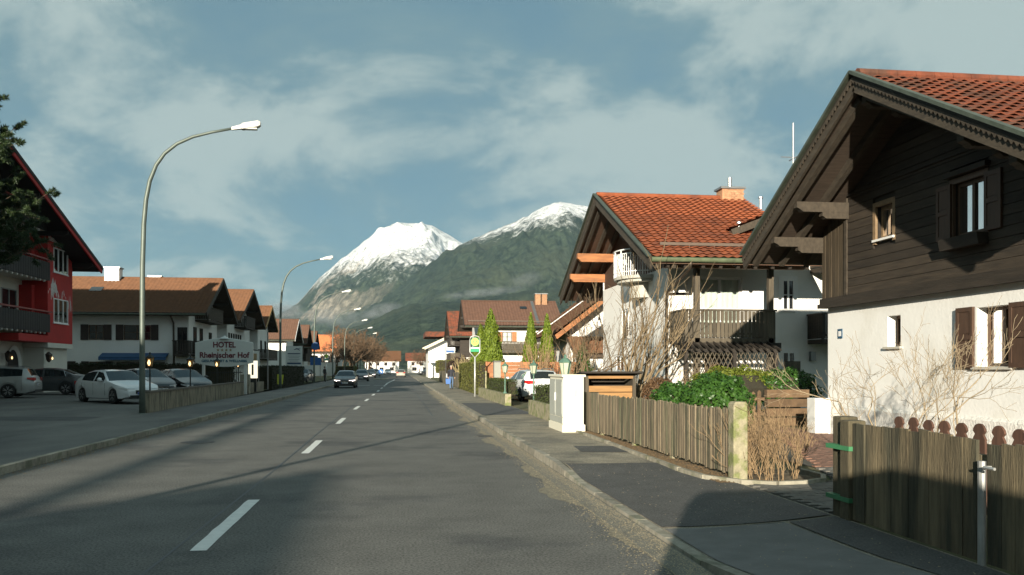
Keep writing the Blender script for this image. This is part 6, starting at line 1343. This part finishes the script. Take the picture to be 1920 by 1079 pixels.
def car(name, label, kind, paint, loc, rz, lights=False, group=None, roofm=None, rails=False, chrome_line=False):
    """car built nose toward local -x ... local x runs from the nose (0) to the tail; placed by its centre"""
    P = PROFILES[kind]; L_, W = P['L'], P['W'] / 2; root = thing(name, label, 'car', loc, rz, group)
    tx = lambda t, x: float(np.interp(x, [a for a, b in t], [b for a, b in t]))
    stations = sorted({0, .03, .08, .16, .28, .42, *np.linspace(.5, L_ - .5, 34).round(3), L_ - .36, L_ - .22, L_ - .12, L_ - .05, L_, *[w + d for w in P['wheels'] for d in (-.40, -.385, -.34, -.26, -.14, 0, .14, .26, .34, .385, .40)], *P['wind'], *P['rear'], P['Bp'] - .05, P['Bp'] + .05, P['C'], P['C'] + .12, P['A'] + .30})
    def plan(x):
        f = min(1, x / .75); r_ = min(1, (L_ - x) / .65); return W * (.70 + .30 * (1 - (1 - f) ** 2.4)) * (.80 + .20 * (1 - (1 - r_) ** 2.2))
    rings = []; info = []
    for x in stations:
        w = plan(x); zt = tx(P['top'], x); zb = min(tx(P['belt'], x), zt - .015); gh = max(0.0, zt - zb); wr = w - .02 - min(.30, .52 * gh) if gh > .06 else w * .93
        zl = .19 + .10 * max(0, 1 - x / .3) + .12 * max(0, 1 - (L_ - x) / .4); arch = 0
        for wc in P['wheels']:
            d = abs(x - wc); R_ = P['r'] + .065
            if d < R_: arch = max(arch, P['r'] + math.sqrt(max(0, R_ * R_ - d * d)))
        zs = max(zl, arch); zm = max(zs + .01, min(.60, zb - .12)); zm2 = max(zm + .005, zb - .06)
        side = [(0, zl), (w * .82, zl), (w * .955, max(zl + .03, zs)), (w * .985, max(zs + .012, min(.42, zm - .02)) if arch == 0 else zs + .012), (w * 1.0, zm), (w * .985, zm2), (w * .965, zb)]
        if gh > .06: up_ = [(wr + (w * .965 - wr) * .10, zt - .075 * min(1, gh / .3)), (wr * .90, zt - .018), (wr * .55, zt), (0, zt + .008)]
        else: up_ = [(w * .955, zb + gh * .6), (w * .90, zt - .004), (w * .5, zt + .008), (0, zt + .014)]
        rings.append(side + up_); info.append((x, gh))
    n = len(rings[0]); B = MB(); Gs = {'windscreen': 0, 'rear_window': 0, **{('side_window', a, b): 0 for a in (0, 1) for b in (0, 1)}}
    V = []
    for (x, g_), rg in zip(info, rings):
        V += [(x - L_/2, -y, z) for y, z in rg] + [(x - L_/2, y, z) for y, z in rg]
    def vid(i, sgn, j): return i * 2 * n + sgn * n + j
    Fb = []; G_ = {k: [] for k in Gs}
    for i in range(len(stations) - 1):
        xa, xb = stations[i], stations[i + 1]; xm = (xa + xb) / 2; gh = min(info[i][1], info[i + 1][1])
        for sg in (0, 1):
            for j in range(n - 1):
                q = (vid(i, sg, j), vid(i + 1, sg, j), vid(i + 1, sg, j + 1), vid(i, sg, j + 1)); q = q if sg == 0 else q[::-1]; dst = Fb
                if j == 6 and gh > .10 and P['A'] + .30 <= xm <= P['C'] and not (P['Bp'] - .05 < xm < P['Bp'] + .05): dst = G_[('side_window', sg, int(xm > P['Bp']))]
                elif j >= 7 and P['wind'][0] < xm < P['wind'][1]: dst = G_['windscreen'] if j >= 8 else Fb
                elif j >= 7 and P['rear'][0] < xm < P['rear'][1]: dst = G_['rear_window'] if j >= 8 else Fb
                dst.append(q)
    for i in (0, len(stations) - 1):
        ring = [vid(i, 0, j) for j in range(n)] + [vid(i, 1, j) for j in range(n - 2, 0, -1)]; Fb.append(tuple(ring) if i else tuple(ring[::-1]))
    def part(nm, Fs, m):
        used = sorted({v for f in Fs for v in f}); mp = {v: k for k, v in enumerate(used)}; mb = MB(); mb.v = [V[v] for v in used]; mb.f = [tuple(mp[v] for v in f) for f in Fs]; mb.mi = [0] * len(mb.f)
        o = mb.build(nm, m, root, smooth=True, world=False); md = o.modifiers.new('split', 'EDGE_SPLIT'); md.split_angle = R(38); return o
    body = part('body', Fb, paint)
    for k in G_:
        if G_[k]: part(k if isinstance(k, str) else k[0], G_[k], car_glass)
    MB().box(-L_/2 + .25, L_/2 - .25, -W + .16, W - .16, .20, .62).build('underbody', car_black, root, world=False)
    for wc in P['wheels']:
        for sg in (-1, 1):
            c = (wc - L_/2, sg * (W - .115), P['r']); r = P['r']; wh = MB(); a, b = -.105, .105
            wh.lathe([(r * .66, a), (r * .93, a), (r, a + .03), (r, b - .03), (r * .93, b), (r * .66, b)], c, 24, 'y'); wo = wh.build('wheel', tyre_m, root, smooth=False, world=False)
            rm = MB(); s_ = sg * .085
            rm.lathe([(r * .67, -.09), (r * .67, .09)], c, 20, 'y')
            rm.build('rim_barrel', car_black, wo, world=False)
            sp = MB(); rr_ = r * .66; sp.lathe([(.06, s_ - .01), (.06, s_ + .012 * sg)], c, 10, 'y')
            for k in range(5):
                a_ = k * 2 * math.pi / 5 + .3; p0 = Vector((c[0] + .04 * math.cos(a_), c[1] + s_, c[2] + .04 * math.sin(a_)))
                for da in (-.2, .2): sp.beam(p0, (c[0] + rr_ * math.cos(a_ + da), c[1] + s_, c[2] + rr_ * math.sin(a_ + da)), .03, .045, up=(0, 1, 0))
            k_ = 20; ring = [(c[0] + rr_ * math.cos(t * 2 * math.pi / k_), c[1] + s_, c[2] + rr_ * math.sin(t * 2 * math.pi / k_)) for t in range(k_ + 1)]; sp.tube(ring, .022, 5, False); sp.build('rim', rim_m, wo, world=False)
    xf = -L_/2; wn = plan(.10)
    for sg in (-1, 1):
        mb = MB(); zz = tx(P['top'], .22) - .07; w0, w1 = plan(.06), plan(.42)
        mb.add([(xf + .045, sg * w0 * .52, zz - .10), (xf + .045, sg * w0 * .52, zz - .02), (xf + .06, sg * w0 * .97, zz - .11), (xf + .07, sg * w0 * .99, zz + .0), (xf + .40, sg * w1 * 1.004, zz - .02), (xf + .40, sg * w1 * 1.004, zz + .03)],
               [(0, 1, 3, 2), (2, 3, 5, 4)]); mb.v = [(p[0] - .012, p[1] * 1.006, p[2]) for p in mb.v]; mb.build('headlight', lamp_on if lights else lamp_w, root, world=False)
        mb = MB(); xe = L_/2; w0, w1 = plan(L_ - .05), plan(L_ - .36); zz = .93 if kind != 'sedan' else .88
        mb.add([(xe - .035, sg * w0 * .58, zz - .10), (xe - .045, sg * w0 * .58, zz + .02), (xe - .03, sg * w0 * .985, zz - .12), (xe - .06, sg * w0 * .99, zz + .04), (xe - .33, sg * w1 * 1.003, zz - .05), (xe - .33, sg * w1 * 1.003, zz + .03)], [(0, 1, 3, 2), (2, 3, 5, 4)]); mb.v = [(p[0] + .035, p[1] * 1.008, p[2]) for p in mb.v]; mb.build('tail_light', lamp_r, root, world=False)
        xm = P['A'] + .38 - L_/2; zb = tx(P['belt'], P['A'] + .4); mb = MB(); mb.lathe([(.02, -.09), (.085, -.07), (.095, .03), (.05, .09)], (xm, sg * (W + .10), zb + .09), 8, 'y'); mb.beam((xm, sg * (W - .06), zb + .03), (xm, sg * (W + .08), zb + .06), .05, .04); mb.build('mirror', paint, root, smooth=True, world=False)
        for xh in (P['Bp'] - .22 - L_/2, P['C'] - .28 - L_/2): MB().box(xh - .1, xh + .1, sg * (W - .012) - .016, sg * (W - .012) + .016, .80, .835).build('door_handle', chrome if chrome_line else paint, root, world=False)
        for xd in (P['A'] + .12, P['Bp'], P['C'] - .02): MB().box(xd - .005 - L_/2, xd + .005 - L_/2, sg * (W - .004) - .005, sg * (W - .004) + .005, .34, .86).build('door_gap', car_black, root, world=False)
        if rails: MB().tube([(P['wind'][1] + .1 - L_/2, sg * (W - .30), 1.475), (P['wind'][1] + .3 - L_/2, sg * (W - .30), 1.515), (4.0 - L_/2, sg * (W - .30), 1.505), (4.2 - L_/2, sg * (W - .30), 1.44)], .018, 6).build('roof_rail', metal_grey, root, world=False)
        if chrome_line: MB().tube([(x - L_/2, sg * (plan(x) * .972), tx(P['belt'], x) + .012) for x in np.linspace(P['A'] + .25, P['C'], 10)] + [(x - L_/2, sg * ((plan(x) - .02 - min(.30, .52 * (tx(P['top'], x) - tx(P['belt'], x)))) + .02), tx(P['top'], x) - .065) for x in np.linspace(P['C'] - .1, P['wind'][1] - .1, 10)], .014, 5).build('window_trim', chrome, root, world=False)
    zg = tx(P['top'], .1) - .11
    g1 = MB().box(xf - .012, xf + .05, -wn * .46, wn * .46, zg - .15, zg).build('grille', car_black, root, world=False)
    mb = MB()
    for k in range(4): mb.box(xf - .018, xf - .011, -wn * .44, wn * .44, zg - .135 + k * .036, zg - .125 + k * .036)
    mb.build('grille_bars', chrome, g1, world=False)
    MB().lathe([(.05, -.005), (.05, .005)], (xf - .022, 0, zg - .07), 12, 'x').build('badge', chrome, root, world=False)
    MB().box(xf - .006, xf + .08, -wn * .80, wn * .80, .24, .36).build('lower_intake', car_black, root, world=False); plate(root, xf - .014, .44, True); plate(root, L_/2 + .004, .62 if kind != 'sedan' else .70, False)
    MB().box(L_/2 - .10, L_/2 + .006, -plan(L_ - .05) * .85, plan(L_ - .05) * .85, .24, .38).build('rear_apron', car_black, root, world=False)
    return root
def ground_left(x): return lotz(x)
wh = paintmat('paint_white', (.70, .73, .74)); sv = paintmat('paint_silver', (.36, .37, .36), .3, .35); gr = paintmat('paint_grey', (.06, .066, .07), .1, .3); dk1 = paintmat('paint_anthracite', (.024, .028, .032), .0, .3); dk2 = paintmat('paint_black', (.012, .014, .014), .0, .25); bg_ = paintmat('paint_beige', (.38, .35, .29), .4, .3); bl_ = paintmat('paint_paleblue', (.35, .45, .50), .3, .3); rd_ = paintmat('paint_darkred', (.12, .02, .02), .3, .3)
def put(name, label, kind, paint, x, y, rz, z=None, **k): return car(name, label, kind, paint, (x, y, lotz(x) if z is None else z), rz, **k)
# local -x is the nose: rz turns it (rz = 0 nose toward -X, 90 deg nose toward -Y i.e. toward us)
put('parked_car', 'white saloon car with dark windows parked by the wall, nose to the street', 'sedan', wh, -12.3, 39.9, R(133), chrome_line=False, group='cars parked before the hotel')
put('parked_car', 'silver estate car parked at the hotel with its red tail lamp showing', 'estate', sv, -19.75, 44.5, R(8), rails=True, group='cars parked before the hotel')
put('parked_car', 'grey saloon with chrome window line parked in front of the hotel entrance', 'sedan', gr, -19.2, 49.9, R(6), chrome_line=True, group='cars parked before the hotel')
put('parked_car', 'dark grey hatchback parked between the white saloon and a lantern', 'hatch', dk1, -12.9, 46.6, R(126), group='cars parked before the hotel')
put('parked_car', 'black hatchback with oval chrome grille below the hotel sign', 'hatch', dk2, -11.5, 48.4, R(126), group='cars parked before the hotel')
put('estate_car', 'white estate car with roof rails seen from behind in the right driveway', 'estate', wh, 6.35, 41.4, R(-84), .12, rails=True)
put('parked_car', 'white car half hidden behind the utility cabinet and bin shed', 'hatch', wh, 9.1, 38.0, R(-60), .12)
put('oncoming_car', 'black estate car with lit headlights leading the oncoming traffic', 'estate', dk2, -4.45, 74.8, R(90), 0, lights=True, group='oncoming cars in the left lane')
put('oncoming_car', 'dark car with lit headlights second in the oncoming traffic', 'hatch', dk1, -4.75, 113, R(90), 0, lights=True, group='oncoming cars in the left lane')
put('oncoming_car', 'dark green-black car with lit headlights third in the oncoming traffic', 'hatch', dk2, -4.7, 146, R(90), 0, lights=True, group='oncoming cars in the left lane')
put('oncoming_car', 'pale blue car behind the round blue arrow sign', 'hatch', bl_, -4.9, 186, R(90), 0, group='oncoming cars in the left lane')
put('departing_car', 'beige hatchback driving away in the right lane with its tail to us', 'hatch', bg_, .35, 159, R(-90), 0)
put('departing_car', 'dark car further ahead in the right lane', 'hatch', dk1, .2, 205, R(-90), 0); put('far_car', 'small white car with dark red neighbour at the far junction', 'hatch', wh, -3.0, 235, R(90), 0)
put('parked_car', 'dark car waiting on the left forecourt behind the third street lamp', 'hatch', dk1, -10.4, 97, R(80), .1); put('parked_car', 'dark car parked across the far right forecourt', 'hatch', dk1, 6.4, 196, R(20), .1); put('parked_car', 'white car parked at the far right forecourt by the pale pole', 'estate', wh, 10.2, 192, R(15), .1)
put('parked_car', 'dark red car standing by the far left junction', 'hatch', rd_, -7.0, 240, R(90), .05)
# the van that carries the camera: it stands right behind the lens and throws its shadow forward onto pavement and fence
VN = thing('panel_van', 'white panel van whose shadow falls on the right pavement', 'van', (.28, -2.9, 0))
prof_v = [(-2.55, .35), (2.35, .35), (2.62, .55), (2.62, 1.0), (2.28, 1.18), (1.85, 2.0), (1.5, 2.5), (1.2, 2.62), (-2.3, 2.62), (-2.55, 2.4)]
mb = MB(); nx = [(-.99, .93), (-.95, 1.0), (.95, 1.0), (.99, .93)]
secs = []
for xw, sc_ in ((-1.0, .90), (-.90, 1.0), (.90, 1.0), (1.0, .90)): secs.append([(xw, y * (1 if abs(xw) < .95 else .985), .35 + (z - .35) * (1 if abs(xw) < .95 else .95)) for y, z in prof_v])
k = len(prof_v); mb.add([p for s_ in secs for p in s_], [(i * k + j, (i + 1) * k + j, (i + 1) * k + (j + 1) % k, i * k + (j + 1) % k) for i in range(3) for j in range(k)] + [tuple(range(k)), tuple(range(3 * k, 4 * k))[::-1]]); mb.build('body', paintmat('van_white', (.7, .7, .68)), VN, world=False)
mb = MB(); mb.add([(-.82, 2.25, 1.26), (.82, 2.25, 1.26), (.80, 1.80, 1.93), (-.80, 1.80, 1.93)], [(0, 1, 2, 3)]); mb.v = [(p[0], p[1] + .03, p[2] + .02) for p in mb.v]; mb.build('windscreen', car_glass, VN, world=False)
for sg in (-1, 1):
    mb = MB(); mb.lathe([(.05, -.12), (.10, -.10), (.10, .10), (.05, .12)], (sg * 1.18, 1.75, 1.42), 8, 'z'); mb.beam((sg * .95, 1.8, 1.3), (sg * 1.15, 1.75, 1.35), .05, .05); mb.build('mirror', car_black, VN, world=False)
    MB().box(sg * 1.0 - .012, sg * 1.0 + .012, .7, 1.6, 1.25, 1.85).build('side_window', car_glass, VN, world=False)
    for yy in (-1.7, 1.75):
        MB().lathe([(.2, -.11), (.32, -.11), (.34, -.08), (.34, .08), (.32, .11), (.2, .11)], (sg * .9, yy, .34), 20, 'x').build('wheel', tyre_m, VN, world=False)
    MB().box(sg * .8 - .13, sg * .8 + .13, 2.58, 2.63, .72, .92).build('headlight', lamp_w, VN, world=False)

# ================================================================ people
def person(name, label, loc, rz, jacket, trousers, skin, hair_c, h=1.72, step=.22):
    sk = mat('skin', (.45, .27, .19), .6, var=.08); root = thing(name, label, 'person', loc, rz); s = h / 1.75
    J = dict(pel=(0, 0, .95), wst=(0, .0, 1.10), chs=(0, .01, 1.32), nck=(0, .01, 1.50), hd0=(0, -.01, 1.56), hd1=(0, -.015, 1.66), hd2=(0, -.005, 1.74),
             hl=(-.10, 0, .90), kl=(-.11, -step * .55, .50), al=(-.11, -step * .9, .09), tl=(-.115, -step * .9 - .16, .04), hr=(.10, 0, .90), kr=(.11, step * .10, .50), ar=(.11, step * .95, .10), tr=(.115, step * .95 - .15, .04),
             sl=(-.19, .01, 1.43), el=(-.25, .05, 1.16), wl=(-.24, -.06, .93), fl=(-.235, -.10, .84), sr=(.19, .01, 1.43), er=(.25, .03, 1.16), wr=(.25, -.08, .93), fr=(.245, -.12, .84))
    Rr = dict(pel=.135, wst=.125, chs=.145, nck=.052, hd0=.062, hd1=.088, hd2=.06, hl=.095, kl=.062, al=.045, tl=.036, hr=.095, kr=.062, ar=.045, tr=.036, sl=.065, el=.047, wl=.034, fl=.03, sr=.065, er=.047, wr=.034, fr=.03)
    E = [('pel', 'wst'), ('wst', 'chs'), ('chs', 'nck'), ('nck', 'hd0'), ('hd0', 'hd1'), ('hd1', 'hd2'), ('pel', 'hl'), ('hl', 'kl'), ('kl', 'al'), ('al', 'tl'), ('pel', 'hr'), ('hr', 'kr'), ('kr', 'ar'), ('ar', 'tr'), ('chs', 'sl'), ('sl', 'el'), ('el', 'wl'), ('wl', 'fl'), ('chs', 'sr'), ('sr', 'er'), ('er', 'wr'), ('wr', 'fr')]
    ks = list(J); me = bpy.data.meshes.new('body'); me.from_pydata([Vector(J[k]) * s for k in ks], [(ks.index(a), ks.index(b)) for a, b in E], []); ob = bpy.data.objects.new('body', me); COL.objects.link(ob)
    md = ob.modifiers.new('skin', 'SKIN'); md.use_smooth_shade = True
    for i, k in enumerate(ks): me.skin_vertices[0].data[i].radius = (Rr[k] * s, Rr[k] * s * (.78 if k in ('pel', 'wst', 'chs') else 1)); me.skin_vertices[0].data[i].use_root = (k == 'pel')
    ob.modifiers.new('sub', 'SUBSURF').levels = 2; bpy.context.view_layer.update(); m2 = bpy.data.meshes.new_from_object(ob.evaluated_get(bpy.context.evaluated_depsgraph_get())); bpy.data.objects.remove(ob)
    m2.materials.clear()
    for mm in (jacket, trousers, sk, mat('shoe', (.03, .025, .02), .6)): m2.materials.append(mm)
    for p in m2.polygons:
        z = p.center.z / s; ax = abs(p.center.x) / s; p.material_index = 3 if z < .10 else (1 if z < .93 and ax < .2 else (2 if (z > 1.49 or (ax > .2 and z < .92)) else 0)); p.use_smooth = True
    b = bpy.data.objects.new('body', m2); COL.objects.link(b); b.parent = root
    mb = MB(); n_ = 10
    mb.lathe([(.095 * s, 1.62 * s), (.10 * s, 1.68 * s), (.085 * s, 1.75 * s), (.04 * s, 1.785 * s)], (0, .018, 0), n_); mb.build('hair', mat('hair_' + name + hair_c[0], hair_c[1], .7), root, smooth=True, world=False)
    for sg in (-1, 1): MB().lathe([(.004, -.012), (.010, 0), (.004, .012)], (sg * .032 * s, -.098 * s, 1.665 * s), 6, 'y').build('eye', car_black, root, world=False)
    MB().prism([(-.085 * s, 1.655 * s), (-.118 * s, 1.625 * s), (-.085 * s, 1.615 * s)], -.012, .012, 'x').build('nose', sk, root, world=False)
    for sg in (-1, 1):     # fingers curl round what is carried
        for k in range(4): MB().tube([(sg * .24 * s, (-.075 - k * .018) * s, .865 * s), (sg * .243 * s, (-.085 - k * .02) * s, .80 * s), (sg * .225 * s, (-.085 - k * .02) * s, (.775 + .008 * k) * s)], [.010, .009, .007], 6).build('finger', sk, root, world=False)
        MB().tube([(sg * .225 * s, -.06 * s, .87 * s), (sg * .205 * s, -.09 * s, .82 * s)], [.011, .008], 6).build('thumb', sk, root, world=False)
    return root
jb = mat('jacket_dark', (.022, .025, .035), .8, var=.2); jn = mat('jeans', (.10, .16, .26), .85, var=.2)
person('person', 'pedestrian in dark jacket and blue jeans walking on the right pavement with a blue bag', (3.75, 62.4, .12), R(8), jb, jn, None, ('g', (.30, .26, .21)))
mb = MB(); mb.add([(-.16, -.05, 0), (.16, -.05, 0), (.16, .09, 0), (-.16, .09, 0), (-.19, -.04, .38), (.19, -.04, .38), (.19, .08, .38), (-.19, .08, .38)], [(0, 3, 2, 1), (0, 1, 5, 4), (1, 2, 6, 5), (2, 3, 7, 6), (3, 0, 4, 7), (4, 5, 6, 7)])
bag = mb.build('carrier_bag', mat('bag_blue', (.03, .12, .36), .5, var=.15), None, world=False); bag.location = (3.52, 62.24, .52); tag(bag, 'blue carrier bag held by the pedestrian on the right pavement', 'bag')
mb = MB(); mb.tube([(-.1, .02, .38), (-.06, .02, .50), (.06, .02, .50), (.1, .02, .38)], .012, 5); mb.build('handle', MATS['bag_blue'], bag, world=False)
person('person', 'dark clothed person standing on the left pavement behind the oncoming black car', (-8.3, 99.5, .115), R(60), mat('coat_black', (.012, .012, .013), .8), mat('trousers_black', (.02, .02, .022), .8), None, ('d', (.04, .03, .02)), step=.05)
# ================================================================ haze
hz = MB().box(-9000, 9000, -400, 9500, -1.2, 1250).build('haze', None, None); stuff(hz); tag(hz, 'thin blue haze in the valley air', 'haze')
hm = bpy.data.materials.new('haze'); hm.use_nodes = True; nt = hm.node_tree; nt.nodes.clear(); vo = nt.nodes.new('ShaderNodeVolumePrincipled'); oo = nt.nodes.new('ShaderNodeOutputMaterial'); nt.links.new(vo.outputs[0], oo.inputs['Volume'])
vo.inputs['Color'].default_value = (.55, .80, .95, 1); vo.inputs['Density'].default_value = 0.00004; vo.inputs['Anisotropy'].default_value = 0.1
hz.data.materials.append(hm)

# low cloud lying on the forest slopes
def fog(label, x, y, t, w, h, d, dens, seed, tilt=0.0):
    dr = ray(x, y); c = dr * t + Vector((0, 0, CAMH)); bm = bmesh.new(); bmesh.ops.create_icosphere(bm, subdivisions=3, radius=1.0); me = bpy.data.meshes.new('fog_bank'); bm.to_mesh(me); bm.free()
    o = link('fog_bank', me, None); o.location = c; o.scale = (w / 2, d / 2, h / 2); o.rotation_euler = (0, tilt, -YAW); stuff(o); tag(o, label, 'fog')
    m = bpy.data.materials.new('fog'); m.use_nodes = True; nt = m.node_tree; nt.nodes.clear(); N = nt.nodes.new; L = nt.links.new
    out = N('ShaderNodeOutputMaterial'); v = N('ShaderNodeVolumePrincipled'); v.inputs['Color'].default_value = (.95, .96, .97, 1); v.inputs['Anisotropy'].default_value = .2; L(v.outputs[0], out.inputs['Volume'])
    tc = N('ShaderNodeTexCoord'); ln = N('ShaderNodeVectorMath'); ln.operation = 'LENGTH'; L(tc.outputs['Object'], ln.inputs[0])
    mr = N('ShaderNodeMapRange'); mr.interpolation_type = 'SMOOTHSTEP'; L(ln.outputs['Value'], mr.inputs[0]); mr.inputs[1].default_value = .15; mr.inputs[2].default_value = 1.0; mr.inputs[3].default_value = 1; mr.inputs[4].default_value = 0
    mp = N('ShaderNodeMapping'); mp.inputs['Location'].default_value = (seed, seed * .7, 0); mp.inputs['Scale'].default_value = (max(1, w / 90), 2, max(1, h / 60)); L(tc.outputs['Object'], mp.inputs[0])
    nz = N('ShaderNodeTexNoise'); nz.inputs['Scale'].default_value = 1.1; nz.inputs['Detail'].default_value = 5; nz.inputs['Roughness'].default_value = .6; L(mp.outputs[0], nz.inputs['Vector'])
    r2 = N('ShaderNodeMapRange'); L(nz.outputs[0], r2.inputs[0]); r2.inputs[1].default_value = .38; r2.inputs[2].default_value = .68
    mu = N('ShaderNodeMath'); mu.operation = 'MULTIPLY'; L(mr.outputs[0], mu.inputs[0]); L(r2.outputs[0], mu.inputs[1]); mu2 = N('ShaderNodeMath'); mu2.operation = 'MULTIPLY'; L(mu.outputs[0], mu2.inputs[0]); mu2.inputs[1].default_value = dens; L(mu2.outputs[0], v.inputs['Density']); me.materials.append(m)
fog('white fog bank behind the left foot of the snowy peak', 530, 583, 5200, 330, 150, 200, .03, 1.3, .08)
fog('grey fog lying in the side valley below the rocky peak', 625, 597, 3060, 330, 85, 200, .012, 4.1, .05)
fog('fog bank creeping along the wooded ridge', 712, 583, 3080, 200, 62, 160, .020, 7.7, -.22)
fog('thin streak of mist across the wooded slope', 905, 549, 3250, 420, 44, 160, .014, 9.2, -.10)
fog('wisp of mist rising from the wooded slope behind the orange roof', 985, 525, 3300, 170, 80, 120, .010, 12.6, -.25)
